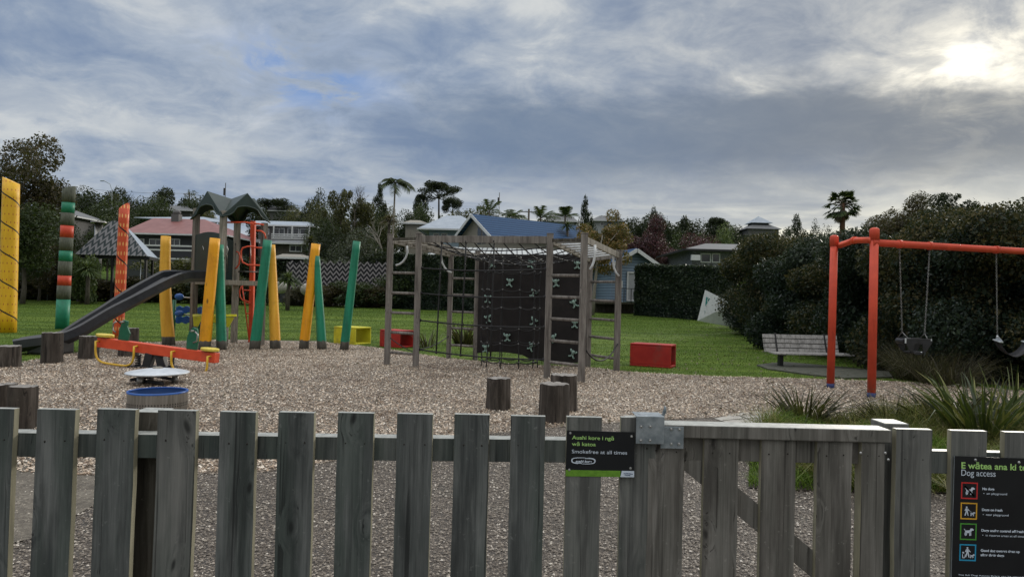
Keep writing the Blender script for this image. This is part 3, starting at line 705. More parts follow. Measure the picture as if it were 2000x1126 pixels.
left = [(-46, 28, 796), (72, 147, 798), (190, 265, 798), (309, 384, 800), (429, 500, 803), (544, 614, 804), (660, 730, 805), (776, 845, 807), (888, 957, 808), (998, 1066, 811), (1107, 1176, 813), (1213, 1282, 814)]
for i, (a, b, t) in enumerate([(-164, -90, 795), (-282, -208, 794)] + left):
    last = i >= 12
    part('picket', picket_mb(a, b, t, taper=(-0.008 if a < 400 else 0)), ['fence_b' if a > 1000 or a in (309,) else 'fence', 'nail', 'lit_top', 'lit_edge'], fence, bevel=0.0016)
A = at(-300, 842, 2.5); 
def railpiece(x0, x1, y0, y1, hh=0.088, dd=0.068, Yo=0.0285):
    mb = MB(); Ya = fy(x0) + Yo; Yb = fy(x1) + Yo; a = at(x0, y0, Ya); b = at(x1, y1, Yb)
    mb.beam((a.x, Ya + dd / 2, a.z - hh / 2), (b.x, Yb + dd / 2, b.z - hh / 2), dd, hh); mb.mi[-1] = 1; return mb
part('rail', railpiece(-300, 1281, 840, 861), ['rail', 'lit_top'], fence, bevel=0.002)
mb = MB(); a = at(-300, 850, fy(-300)); b = at(1281, 858, fy(1281)); mb.beam((a.x, a.y + .0435, 0.25), (b.x, b.y + .0435, 0.25), .042, .088); part('rail', mb, 'rail', fence, bevel=0.002)
def postm(xl, xr, yt, Y, dd, zb=0.0):
    mb = MB(); a = at(xl, yt, Y); b = at(xr, yt, Y); mb.box(((a.x + b.x) / 2, Y + dd / 2, (zb + a.z) / 2), (b.x - a.x, dd, a.z - zb)); mb.mi[-1] = 1; return mb
part('post', postm(258, 316, 803, fy(287) + .098, 0.10), ['post_dark', 'lit_top'], fence, bevel=0.004)
part('post', postm(1226, 1279, 818, fy(1250) + .098, 0.10), ['post_dark', 'lit_top'], fence, bevel=0.004)
# right run
fence2 = thing('picket_fence', 'short weathered picket fence right of the gate, carrying the dog sign', 'fence', (2.0, 2.67, 0))
for a, b, t in [(1858, 1928, 840), (1962, 2034, 843), (2072, 2144, 846)] + [(2182 + 110 * q, 2253 + 110 * q, 848 + 2.7 * q) for q in range(6)]:
    part('picket', picket_mb(a, b, t, Y=2.67), ['fence_b', 'nail', 'lit_top', 'lit_edge'], fence2, bevel=0.0016)
part('picket', picket_mb(1750, 1821, 837, Y=2.655, thick=.03), ['fence_b', 'nail', 'lit_top', 'lit_edge'], fence2, bevel=0.003)
part('post', postm(1728, 1776, 826, 2.74, 0.11), ['fence_b', 'lit_top'], fence2, bevel=0.005)
mb = MB(); a = at(1822, 880, 2.692); b = at(2800, 904, 2.692); mb.beam((a.x - .13, 2.713, a.z - .044), (b.x, 2.713, b.z - .044), .042, .088); mb.mi[-1] = 1; part('rail', mb, ['rail', 'lit_top'], fence2, bevel=0.002)
mb = MB(); mb.beam((a.x - .13, 2.713, .25), (b.x, 2.713, .25), .042, .088); part('rail', mb, 'rail', fence2, bevel=0.002)
# gate
GY = 2.66
gate = thing('picket_gate', 'closed wooden picket gate with a flat top rail and diagonal brace', 'gate', (0.95, GY, 0))
gz = at(1500, 858, GY).z
for a, b in [(1285, 1355), (1393, 1460), (1504, 1571), (1612, 1680)]:
    part('picket', picket_mb(a, b, 0, Y=GY, zt=at((a + b) / 2, 855, GY).z * 0 + gz - 0.001, raily=gz - .055), ['gate', 'nail', 'lit_top', 'lit_edge'], gate, bevel=0.0016)
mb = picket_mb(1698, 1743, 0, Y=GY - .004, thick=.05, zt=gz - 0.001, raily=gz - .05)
part('stile', mb, ['gate', 'nail', 'lit_top', 'lit_edge'], gate, bevel=0.003)
mb = MB(); a = at(1288, 828, GY - .012); b = at(1742, 835, GY - .012)
mb.box(((a.x + b.x) / 2, GY - .012 + .05, gz + .0255), (b.x - a.x, .10, .05)); mb.mi[-1] = 1; part('top_rail', mb, ['gate', 'lit_top'], gate, bevel=0.004)
mb = MB(); a = at(1300, 850, GY + .022); b = at(1694, 850, GY + .022)
mb.box(((a.x + b.x) / 2, GY + .0425, gz - .0465), (b.x - a.x, .04, .090)); part('rail', mb, 'gate', gate, bevel=0.002)
mb = MB(); mb.box(((a.x + b.x) / 2, GY + .0425, 0.25), (b.x - a.x, .04, .090)); part('rail', mb, 'gate', gate, bevel=0.002)
mb = MB(); a = at(1340, 893, GY + .0425); b = at(1640, 1145, GY + .0425); d = (b - a); b = a + d * 1.12
mb.beam(a, b, .038, .085, up=(0, 0, 1)); part('brace', mb, 'gate', gate, bevel=0.002)
mb = MB(); p = at(1688, 850, GY + .02); mb.box((p.x - .004, GY + .036, gz / 2 + .03), (.032, .03, gz - .08)); part('stile', mb, 'gate', gate, bevel=0.002)
mb = MB()
for q in ((1729, 884), (1735, 897), (1681, 884)):
    p = at(q[0], q[1], GY - .005); mb = MB(); mb.ball((p.x, p.y, p.z), (.006, .004, .006)); part('bolt_head', mb, 'screw', gate)
# latch
latch = thing('gate_latch', 'galvanised steel latch box with a lever bridging fence and gate', 'latch', tuple(at(1270, 840, 2.63)))
LY = fy(1250) - .028
a = at(1243, 812, LY); b = at(1297, 867, LY); mb = MB()
mb.box(((a.x + b.x) / 2, LY + .0015, (a.z + b.z) / 2), (b.x - a.x, .003, a.z - b.z)); 
mb.box(((a.x + b.x) / 2, LY + .0535, a.z - .0015), (b.x - a.x, .101, .003)); mb.box((b.x - .0015, LY + .053, (a.z + b.z) / 2 - .0016), (.003, .1, a.z - b.z - .004))
part('housing', mb, 'galv', latch, bevel=0.001)
mb = MB(); c = at(1297, 832, GY - .0165); d = at(1335, 876, GY - .0165)
mb.box(((c.x - .012 + d.x) / 2, GY - .0145, (c.z + d.z) / 2), (d.x - c.x + .012, .003, c.z - d.z)); part('striker_plate', mb, 'galv', latch, bevel=0.001)
mb = MB()
for q in ((1252, 832), (1270, 832), (1251.5, 859), (1269.5, 859)):
    p = at(q[0], q[1], LY); mb = MB(); mb.tube([(p.x, p.y, p.z), (p.x, p.y - .003, p.z)], .0058, 12); mb.ball((p.x, p.y - .003, p.z), (.0036, .003, .0036)); part('screw', mb, 'screw', latch)
for q in ((1311, 837), (1327, 837.5), (1311, 866), (1326, 866)):
    p = at(q[0], q[1], GY - .0165); mb = MB(); mb.tube([(p.x, p.y, p.z), (p.x, p.y - .003, p.z)], .0058, 12); mb.ball((p.x, p.y - .003, p.z), (.0036, .003, .0036)); part('screw', mb, 'screw', latch)
mb = MB(); p = at(1291, 815, LY + .05); q = at(1300, 797, LY + .05)
mb.beam((p.x, LY + .05, p.z - .02), (q.x - .004, LY + .05, q.z - .008), .006, .012, up=(1, 0, 0)); mb.ball((q.x - .002, LY + .05, q.z - .006), (.006, .007, .016), 12)
part('lever', mb, 'galv', latch, bevel=0.001)
mb = MB(); p = at(1255, 812, LY + .04); mb.tube([(p.x, LY + .05, a.z), (p.x, LY + .05, a.z + .0015)], .016, 20); part('lock_disc', mb, 'galv', latch)

# ---------------------------------------------------------------- signs
def text(s, size, loc, mat, parent, bold=0.0, tilt=0.0, shear=0.0, width=None, align='LEFT', name='lettering', yw=0.0):
    cu_ = bpy.data.curves.new(name, 'FONT'); cu_.body = s; cu_.size = size; cu_.offset = bold; cu_.extrude = 0.0003; cu_.align_x = align; cu_.shear = shear
    cu_.materials.append(M[mat]); o = bpy.data.objects.new(name, cu_); link(o, parent)
    root = parent
    while root.parent: root = root.parent
    o.rotation_euler = (R(90), tilt, yw)
    o.location = Vector(loc) - OFF[root.name]
    bpy.context.view_layer.update(); dg = bpy.context.evaluated_depsgraph_get()
    me = bpy.data.meshes.new_from_object(o.evaluated_get(dg)); loc_, rot_ = o.location.copy(), o.rotation_euler.copy(); bpy.data.objects.remove(o)
    o = bpy.data.objects.new(name, me); link(o, parent); o.location = loc_; o.rotation_euler = rot_
    if not me.materials: me.materials.append(M[mat])
    xs_ = [v.co.x for v in me.vertices]
    if width and xs_: o.scale = (width / (max(xs_) - min(xs_)), 1, 1)
    return o
SY = fy(1170) - .006
sgn = thing('smokefree_sign', 'black smokefree sign with a green foot strip screwed to the fence by the gate', 'sign', tuple(at(1172, 885, SY)))
TL, TR, BR, BL = at(1107, 840, SY), at(1239.5, 843.5, SY), at(1238.5, 931, SY), at(1104.5, 929, SY)
def sp(u, v): # sign plane coords 0..1
    t = TL.lerp(TR, u); b = BL.lerp(BR, u); return t.lerp(b, v)
def quad(mb, u0, v0, u1, v1, dy, t=0.0006, mi=0, sk=0.0):
    pts = [sp(u0, v1), sp(u1, v1), sp(u1, v0), sp(u0 + sk, v0)]
    mb.slab([Vector((p.x, SY + dy, p.z)) for p in pts], t, mi)
mb = MB(); quad(mb, 0, 0, 1, 1, 0, 0.0035); part('panel', mb, 'signblack', sgn)
mb = MB(); quad(mb, 0, 0.862, .80, 1, -.0006); part('green_strip', mb, 'signgreen', sgn)
mb = MB(); quad(mb, .80, .862, 1, 1, -.0006, sk=.02); part('logo_patch', mb, 'white', sgn)
W_ = (TR - TL).length; tl = math.atan2(TR.z - TL.z, TR.x - TL.x)
def st(s, u, v, size, mat, bold, width, shear=0.0, dy=-.0012):
    p = sp(u, v); return text(s, size, (p.x, SY + dy, p.z), mat, sgn, bold, -tl, shear, width * W_)
st('Auahi kore i ng\u0101', .082, .185, .0200, 'lime', .00018, .615)
st('w\u0101 katoa', .082, .325, .0200, 'lime', .00018, .35)
st('Smokefree at all times', .078, .49, .0195, 'white', 0.0, .815)
st('Auckland', .845, .925, .0055, 'navy', .0001, .095, dy=-.0016); st('Council', .860, .962, .0055, 'navy', .0001, .08, dy=-.0016)
mb = MB()
for k_ in range(3):
    p = sp(.945 + k_ * .014, .93); mb.ball((p.x, SY - .0012, p.z), (.0012, .0006, .0028), 8)
part('emblem', mb, 'navy', sgn)
# oval swoosh
def ringpoly(cx, cz, rx, rz, t0, t1, w0, w1, n=22, p=3.2):
    o_, i_ = [], []
    for k_ in range(n + 1):
        t = t0 + (t1 - t0) * k_ / n; c_, s_ = math.cos(t), math.sin(t)
        q = (abs(c_) ** p + abs(s_) ** p) ** (-1 / p); ww = w0 + (w1 - w0) * k_ / n
        o_.append((cx + rx * c_ * q, cz + rz * s_ * q)); i_.append((cx + (rx - ww) * c_ * q, cz + (rz - ww * .72) * s_ * q))
    return o_ + i_[::-1]
c = sp(.255, .655); lw = W_ * .178; mb = MB()
for t0, t1, w0, w1 in ((R(65), R(262), .002, .0065), (R(245), R(442), .002, .0065)):
    mb.prism(ringpoly(0, 0, lw, lw * .27, t0, t1, w0, w1), (c.x, SY - .0008, c.z), (math.cos(tl), 0, math.sin(tl)), (-math.sin(tl), 0, math.cos(tl)), .0005)
part('logo', mb, 'white', sgn)
st('auahi kore', .14, .69, .0125, 'white', .0004, .24, shear=.25)
mb = MB()
for u, v in ((.052, .052), (.955, .09), (.052, .858), (.945, .80)):
    p = sp(u, v); mb = MB(); mb.tube([(p.x, SY, p.z), (p.x, SY - .002, p.z)], .0048, 12); mb.ball((p.x, SY - .002, p.z), (.0026, .0018, .0026)); part('screw', mb, 'screw', sgn)

# dog sign
DY = 2.67 - .008
dog = thing('dog_access_sign', 'tall black dog access sign with four coloured pictogram squares', 'sign', tuple(at(1960, 1000, DY)))
DTL, DBL = at(1865, 890, DY), at(1860, 1135, DY)
sc_ = (at(1965, 892.4, DY) - DTL).length / 100.0   # metres per photo pixel on the sign
ur = (at(1965, 893.5, DY) - DTL).normalized(); ud = Vector((-0.012, 0, -1)).normalized()
def dp(px, py): # photo px offsets from sign's top left
    return DTL + ur * (px * sc_) + ud * (py * sc_)
mb = MB(); pts = [dp(0, 262), dp(290, 262), dp(290, 0), dp(0, 0)]; mb.slab(pts, .004); part('panel', mb, 'signblack', dog)
mb = MB(); pts = [dp(-.8, 262), dp(0, 262), dp(0, -.8), dp(-.8, -.8)]; mb.slab([p + Vector((0, .0005, 0)) for p in pts], .003); part('rim', mb, 'galv', dog)
tl2 = math.atan2(ur.z, ur.x)
def dtx(s, px, py, size, mat, bold, width): 
    p = dp(px, py); return text(s, size, (p.x, p.y - .0008, p.z), mat, dog, bold, -tl2, 0, width * sc_)
dtx('E w\u0101tea ana ki te kur\u012b', 12, 23, .034, 'lime', .0006, 163)
dtx('Dog access', 12, 37, .034, 'white', 0.0, 67)
def picto(mb, kind, cx, cy, s):
    """silhouettes on the sign in sign-plane pixel units (y down)"""
    def P(pts): mb.slab([dp(cx + x * s, cy + y * s) + Vector((0, -.0006, 0)) for x, y in pts][::-1] if area(pts) > 0 else [dp(cx + x * s, cy + y * s) + Vector((0, -.0006, 0)) for x, y in pts], .0004)
    def area(p): return sum(p[i - 1][0] * p[i][1] - p[i][0] * p[i - 1][1] for i in range(len(p)))
    def doggy(ox, oy, k):
        q = lambda *a: P([(ox + x * k, oy + y * k) for x, y in a])
        q((-9, -3), (7, -4), (7, 3), (-8, 4)); q((3, -4), (6, -9), (11, -9), (15, -6), (14, -4), (10, -3), (7, 0)); q((6, -9), (4, -5), (7, -4))
        q((-9, -3), (-12, -7), (-11, -8), (-7, -3)); q((-9, 2), (-6, 3), (-7, 7), (-6, 11), (-8.5, 11), (-10, 7)); q((-6, 2), (-3, 3), (-4, 10), (-6, 10))
        q((3, 2), (5.5, 2), (5, 11), (3, 11)); q((5.5, 2), (8, 0), (8, 10.5), (6.2, 10.5))
    def man(ox, oy, k):
        q = lambda *a: P([(ox + x * k, oy + y * k) for x, y in a])
        q(*[(2.4 * math.cos(t * .7), -12 + 2.4 * math.sin(t * .7)) for t in range(9)])
        q((-3, -9), (3, -9), (3.5, 0), (-2.5, 0)); q((-2.5, 0), (0.8, 0), (-3, 12), (-5.5, 12)); q((0, 0), (3.5, 0), (6, 12), (3.5, 12)); q((3, -9), (9, -2), (8, -1), (2, -5)); q((-3, -9), (-6, -2), (-4.5, -1.5), (-2, -5))
    if kind == 'dog': doggy(0, 0, .82)
    elif kind == 'walk': man(-5, 1, .78); doggy(8, 6, .45); P([(1, -1), (1.6, -1.2), (9, 4), (8.6, 4.4)])
    elif kind == 'clean': man(-1, 0, .85); doggy(9.5, 7, .42); P([(-12, -1), (-8, -1), (-8, 2), (-12, 2)]); P([(-12.5, 4), (-11, 4), (-10, 11), (-7, 11), (-6, 4), (-5, 4), (-6.5, 12.4), (-11.5, 12.4)])
for k_, (kind, col, cy) in enumerate((('dog', 'pred', 66), ('walk', 'pamber', 105.5), ('dog', 'pgreen', 145.5), ('clean', 'pblue', 186))):
    cx = 30
    mb = MB(); h = 16.2; t_ = 2.4
    for x0, y0, x1, y1 in ((-h, -h, h, -h + t_), (-h, h - t_, h, h), (-h, -h + t_, -h + t_, h - t_), (h - t_, -h + t_, h, h - t_)):
        mb.slab([dp(cx + a_, cy + b_) + Vector((0, -.0005, 0)) for a_, b_ in ((x0, y1), (x1, y1), (x1, y0), (x0, y0))], .0004)
    part('pictogram_frame', mb, col, dog)
    mb = MB(); picto(mb, kind, cx, cy, 0.88 if k_ != 2 else 0.88); part('pictogram', mb, 'white', dog)
    if k_ == 0:
        mb = MB(); mb.slab([dp(cx + a_, cy + b_) + Vector((0, -.0012, 0)) for a_, b_ in ((-11, -8.5), (-9, -10.5), (11, 9.5), (9, 11.5))][::-1], .0003); mb.slab([dp(cx + a_, cy + b_) + Vector((0, -.0012, 0)) for a_, b_ in ((-11, -8.5), (9, 11.5), (11, 9.5), (-9, -10.5))], .0003); part('strike_bar', mb, col, dog)
dtx('No dogs', 55, 63.5, .013, 'white', .0004, 23); dtx('\u2022  on playground', 57, 72, .011, 'white', 0, 46)
dtx('Dogs on leash', 55, 104, .013, 'white', .0004, 40); dtx('\u2022  near playground', 57, 113, .011, 'white', 0, 50)
dtx('Dogs under control off leash', 55, 144, .013, 'white', .0004, 83); dtx('\u2022  in reserve areas at all times', 57, 153, .011, 'white', 0, 84)
dtx('Good dog owners clean up', 55, 183, .013, 'white', .0004, 76); dtx('after their dogs', 55, 191.5, .013, 'white', .0004, 46)
dtx('The full Dog Access Bylaw can be viewed at the council office', 12, 231, .008, 'white', 0, 190)
mb = MB()
for q in ((40, 6), (125, 8)):
    p = dp(*q); mb = MB(); mb.ball((p.x, p.y - .001, p.z), (.006, .004, .006)); part('screw', mb, 'screw', dog)

# ================================================================ POLES
def leaner(name, base, top, wb, wt, mat, label, group, bend=None, dY=0.0):
    b = gp(*base); Y = b.y; t = at(top[0], top[1], Y + dY); rb = wb * Y / F / 2 * offax(b); rt = wt * Y / F / 2 * offax(b)
    n_ = 14; pts = []; rs = []
    for i in range(n_):
        q = i / (n_ - 1); p = b.lerp(t, q)
        if bend: p.x += bend * math.sin(q * math.pi) 
        pts.append(p - Vector((0, 0, .06 if i == 0 else 0))); rs.append((rb + (rt - rb) * q) * (1 + rnd.uniform(-.015, .015)))
    mb = MB(); mb.tube(pts, rs, 20)
    return solo(name, mb, mat, label, 'pole', loc=(b.x, b.y, 0), group=group, bevel=0)
PG = 'leaning painted log poles'
leaner('painted_pole', (330, 674), (324, 461), 27, 20, 'pole_y2', 'pale yellow log pole with a dark knot, leftmost of the leaning poles', PG, bend=-.06)
leaner('painted_pole', (399, 684), (420, 465), 25, 21, 'pole_y', 'orange yellow log pole leaning right in front of a green one, beside the seesaw seat', PG)
leaner('painted_pole', (433, 683), (428, 478), 21, 18, 'pole_g', 'green log pole half hidden behind the orange yellow pole at the seesaw', PG)
leaner('painted_pole', (497, 682), (523, 469), 22, 18, 'pole_g', 'dark green log pole leaning over the red ladder post of the slide tower', PG)
leaner('painted_pole', (538, 681), (530, 478), 22, 15, 'pole_y2', 'pale yellow log pole tucked behind a dark green pole', PG)
leaner('painted_pole', (593, 681), (617, 476), 20, 18, 'pole_y', 'orange yellow log pole leaning right, with a thin green pole at its back', PG)
leaner('painted_pole', (629, 682), (618, 500), 20, 13, 'pole_g', 'pale green log pole leaning left behind an orange yellow pole', PG)
leaner('painted_pole', (672, 683), (697, 471), 18, 15, 'pole_g', 'lone green log pole in front of the lime yellow box', PG)
def totem(base, top, w_, slant, mat, label, cap=(0, 0, 0)):
    b = gp(*base); Y = b.y; t = at(top[0], top[1], Y); r_ = w_ * Y / F / 2 * offax(b); n_ = 10
    mb = MB(); pts = [b.lerp(t, i / (n_ - 1)) - Vector((0, 0, .05 if i == 0 else 0)) for i in range(n_)]
    mb.tube(pts, [r_ * (1.04 - .08 * i / (n_ - 1)) for i in range(n_)], 32, tilt_top=(slant, slant * .2)); return mb, b, t, r_
mb, b, t, r_ = totem((14, 649), (22, 353), 37, -.45, 'tot_y', '')
solo('totem_pole', mb, 'tot_y', 'tall yellow totem pole with red spots and a black spiral groove', 'totem pole', (b.x, b.y, 0), group='tall carved totem poles')
mb, b, t, r_ = totem((230, 668), (243, 402), 22, .75, 'tot_r', '')
solo('totem_pole', mb, 'tot_r', 'tall red totem pole with pale spots and a spiral groove behind the slide', 'totem pole', (b.x, b.y, 0), group='tall carved totem poles')
b = gp(121, 642); t = at(135, 367, b.y)
root = thing('totem_pole', 'tall totem pole banded in green, red and bare grey wood', 'totem pole', (b.x, b.y, 0), group='tall carved totem poles')
ys_ = [700, 583, 556, 536, 508, 487, 461, 437, 412, 391, 362]; cols = ['band_g', 'grey', 'band_r', 'grey', 'band_g', 'grey', 'band_r', 'grey', 'band_g', 'grey']
M['band_g'] = simple('band_green', [(0.3, (0.012, 0.17, 0.10)), (0.7, (0.02, 0.25, 0.15))], 6, rough=0.5, bmp=0.2, dirt=0.2)
M['band_r'] = simple('band_red', [(0.3, (0.52, 0.05, 0.025)), (0.7, (0.70, 0.085, 0.04))], 6, rough=0.5, bmp=0.2, dirt=0.2)
M['band_w'] = simple('band_grey_wood', [(0.3, (0.055, 0.062, 0.048)), (0.7, (0.13, 0.14, 0.11))], 9, stretch=(3, 3, .6), rough=0.85, bmp=0.5)
def axis_pt(py):
    q = (642 - py) / (642 - 362); p = b.lerp(t, q); return p
for i, cnm in enumerate(cols):
    p0 = axis_pt(ys_[i]) if i else Vector((b.x, b.y, -.05)); p1 = axis_pt(ys_[i + 1]); ra = (28 - .15 * i) * b.y / F / 2 * offax(b) * (1.0 if cnm != 'grey' else 1.025)
    mb = MB(); mb.tube([p0, p0.lerp(p1, .5), p1], [ra, ra, ra], 28, tilt_top=(.35, .1) if i == 9 else None)
    part('painted_band' if cnm != 'grey' else 'bare_band', mb, {'grey': 'band_w'}.get(cnm, cnm), root)

# ================================================================ STUMPS
def stump(cx, by, wpx, ty, label, tall=True):
    b = gp(cx, by); r_ = wpx * b.y / F / 2 * offax(b); b = b * (1 + r_ * .8 / b.y); zt = at(cx, ty, b.y - r_).z
    n_ = 28; ph = rnd.random() * 6; prof = [1.10, 1.03, 1.0, .98, .97, .955]
    mb = MB(); vs = []; wob = [1 + .045 * math.sin(j * .9 + ph) + .03 * math.sin(j * 2.3 + ph * 2) + rnd.uniform(-.02, .02) for j in range(n_)]
    zz = [-.05, .06 * zt, .3 * zt, .6 * zt, .93 * zt, zt]
    for i, k_ in enumerate(prof):
        for j in range(n_):
            a_ = 2 * math.pi * j / n_; rr = r_ * k_ * wob[j]; zj = zz[i] + (rnd.uniform(-.008, .008) if i == 5 else 0)
            vs.append((b.x + rr * math.cos(a_), b.y + rr * math.sin(a_), zj))
    fs = [(i * n_ + j, i * n_ + (j + 1) % n_, (i + 1) * n_ + (j + 1) % n_, (i + 1) * n_ + j) for i in range(5) for j in range(n_)]
    mb.add(vs, fs, 0, True)
    top = [vs[5 * n_ + j] for j in range(n_)]; vs2 = top + [(b.x, b.y, zt - .004)]
    mb.add(vs2, [(j, (j + 1) % n_, n_) for j in range(n_)], 1)
    solo('log_stump', mb, ['stump', 'stumptop'], label, 'stump', (b.x, b.y, 0), group='upright log stumps')
stump(12, 718, 62, 677, 'wide low grey log stump at the photo\'s left edge')
stump(101, 710, 45, 650, 'brown log stump standing in front of the slide\'s exit')
stump(173, 702, 41, 657, 'short grey log stump just left of the seesaw\'s raised seat')
stump(251, 697, 40, 641, 'dark log stump behind the seesaw beam')
stump(8, 822, 52, 752, 'log stump cut by the frame edge behind the fence, left of its taller partner')
stump(43, 842, 62, 757, 'big dark log stump behind the leftmost gap of the fence')
stump(973, 802, 48, 740, 'grey log stump standing alone below the climbing net')
stump(1081, 827, 58, 752, 'log stump nearest the fence beside the smokefree sign')
stump(1100, 804, 56, 734, 'brown stained log stump just behind the front one under the climbing ladder')

# ================================================================ BOXES
def tunnel(c, rz, L_, W_b, H_, mat, label, t=.05, x_open=True):
    mb = MB(); 
    mb.box((0, 0, H_ - t / 2), (L_, W_b, t)); mb.box((0, 0, t / 2 + .002), (L_, W_b, t))
    for s_ in (-1, 1): mb.box((0, s_ * (W_b / 2 - t / 2), H_ / 2), (L_ - .002, t, H_ - 2 * t - .004))
    solo('play_box', mb, mat, label, 'play box', (c.x, c.y, 0), rz, group='open ended painted play boxes', world=False, bevel=.012)
g_ = gp(1277, 718); tunnel(Vector((g_.x + .06, g_.y + .42, 0)), R(-27), 1.02, .52, .56, 'redbox', 'dark red box on the lawn between the climbing frame and the bench')
g_ = gp(765, 678); tunnel(Vector((g_.x + .1, g_.y + .3, 0)), R(-37), .88, .62, .53, 'redbox', 'red open ended box seen through the left ladder of the climbing frame')
g_ = gp(680, 672); tunnel(Vector((g_.x + .05, g_.y + .35, 0)), R(-30), .92, .75, .55, 'yelbox', 'lime yellow open ended box behind the lone green pole')

# ================================================================ DRUM AND DISC
c = gp(307, 810); c *= (1 + .36 / c.y); r_ = 120 * (c.y) / F / 2 * offax(c); zr = at(307, 755.5, c.y + r_).z; zr = at(307, 770, c.y - r_).z
root = thing('play_drum', 'stainless steel drum with a blue inside behind the fence', 'play drum', (c.x, c.y, 0))
mb = MB(); mb.lathe((c.x, c.y, 0), [(r_ * .99, 0), (r_, .02), (r_, zr - .012)], 56)
part('steel_shell', mb, 'steel', root)
mb = MB(); mb.lathe((c.x, c.y, 0), [(r_ + .004, zr - .02), (r_ + .004, zr), (r_ - .014, zr + .002), (r_ - .02, zr - .01), (r_ * .965, zr - .02)], 56); part('blue_rim', mb, 'bluep', root)
mb = MB(); mb.lathe((c.x, c.y, 0), [(r_ * .965, zr - .012), (r_ * .95, zr - .08), (r_ * .8, zr - .18), (r_ * .4, zr - .24), (0.01, zr - .25)], 56); part('blue_bowl', mb, 'bowl', root)
mb = MB()
for j in range(64):
    a_ = 2 * math.pi * j / 64; q = Vector((c.x + (r_ + .0012) * math.cos(a_), c.y + (r_ + .0012) * math.sin(a_), 0)); tg = Vector((-math.sin(a_), math.cos(a_), 0)); 
    for dz, sgn_ in ((zr - .155, 1), (zr - .185, -1)):
        mb.add([q + tg * -.012 + Vector((0, 0, dz)), q + tg * .012 + Vector((0, 0, dz)), q + Vector((0, 0, dz + .022 * 1))], [(0, 1, 2)])
part('cut_pattern', mb, 'black', root)
c = gp(307, 754); c *= (1 + .30 / c.y); r_ = 64 * c.y / F * offax(c); zt = at(307, 733, c.y - r_).z
root = thing('spinning_disc', 'round steel disc table on stubby legs in front of the seesaw', 'play disc', (c.x, c.y, 0))
mb = MB(); mb.lathe((c.x, c.y, 0), [(r_ * .96, zt - .03), (r_, zt - .018), (r_, zt - .004), (r_ * .96, zt + .006), (r_ * .75, zt + .03), (r_ * .4, zt + .055), (.07, zt + .068), (.02, zt + .07)], 56); part('disc', mb, 'steeltop', root)
mb = MB(); mb.lathe((c.x, c.y, 0), [(.09, zt + .06), (.07, zt + .088), (.01, zt + .092)], 20); part('hub_cap', mb, 'frame_pale', root)
for k_ in range(3):
    a_ = R(-100 + 120 * k_) if k_ else R(-130); mb = MB(); q = (c.x + r_ * .55 * math.cos(a_), c.y + r_ * .55 * math.sin(a_))
    mb.tube([(q[0], q[1], -.05), (q[0], q[1], zt - .02)], .055, 16); part('leg', mb, 'steel', root)
mb = MB(); mb.tube([(c.x - r_ * .62, c.y - .1, .07), (c.x + r_ * .5, c.y - .3, .05)], .03, 8); mb.tube([(c.x - r_ * .7, c.y - .2, .08), (c.x - .1, c.y + .1, .12), (c.x + r_ * .6, c.y - .1, .1)], .028, 8); part('under_frame', mb, 'rubber', root)

# ================================================================ SEESAW
SYw = gp(290, 716).y
lt = at(200, 668, SYw + .15); rt = at(412, 697, SYw - .45)
root = thing('seesaw', 'orange red seesaw beam with yellow seats and green handle boards', 'seesaw', (lt.lerp(rt, .5).x, lt.lerp(rt, .5).y, 0))
ax = (rt - lt).normalized(); upv = Vector((0, 0, 1)); sd = ax.cross(upv).normalized(); upn = sd.cross(ax)
mb = MB(); mb.beam(lt - ax * .06, rt + ax * .14, .16, .20); part('beam', mb, 'orange', root, bevel=.008)
def onb(t, s_=0, u_=0): return lt.lerp(rt, t) + sd * s_ + upn * u_
for t in (.02, .985):
    mb = MB(); p = onb(t, 0, .125); a_ = [(p + ax * (.19 * math.cos(q * math.pi / 8)) + sd * (.15 * math.sin(q * math.pi / 8))) for q in range(16)]
    mb.slab(a_, .05); part('seat', mb, 'ypaint', root, bevel=.01)
for t, s_ in ((.20, 1), (.83, -1)):
    prof = [(-.11, 0), (.13, 0), (.14, .2), (.10, .36), (.02, .45), (-.08, .42), (-.12, .25)] if s_ < 0 else [(-.13, 0), (.11, 0), (.14, .16), (.06, .3), (.07, .40), (-.06, .42), (-.12, .2)]
    prof = [(-x_, z_) if s_ < 0 else (x_, z_) for x_, z_ in prof]
    mb = MB(); o_ = onb(t, -.02, .10); mb.prism(prof, o_, ax, upn, .04); part('handle_board', mb, 'gpanel', root, bevel=.006)
    mb = MB(); q0 = o_ + upn * .38 + sd * .14 - ax * .02 * s_; mb.tube([q0 + ax * (-.1 * s_), q0 + ax * (-.16 * s_) - upn * .05 - sd * .0, q0 + ax * (-.16 * s_) - upn * .18, q0 + ax * (-.08 * s_) - upn * .22], .016, 8)
    mb.tube([q0 + ax * .0, q0 + sd * -.2], .018, 8); part('handle', mb, 'steel', root)
for t0, t1 in ((-.0, .36), (.70, 1.02)):
    mb = MB(); w_ = .17; lo = -.42 if t0 < .3 else -.38
    A_, B_ = onb(t0, w_, 0), onb(t1, w_, 0); u_ = (B_ - A_)
    pts = []; 
    for k_ in range(25):
        th_ = math.pi * (1 - k_ / 24); cxx = math.copysign(abs(math.cos(th_)) ** .45, math.cos(th_)); szz = abs(math.sin(th_)) ** .45
        pts.append(A_.lerp(B_, .5 + .5 * cxx) + Vector((0, 0, 1)) * (lo * szz + 0.03))
    pts = [pts[0] - sd * .10] + pts + [pts[-1] - sd * .10]
    mb.tube(pts, .022, 8); part('foot_hoop', mb, 'ytube', root)
mb = MB(); c = onb(.5, 0, -.1); g0 = Vector((c.x, c.y, 0))
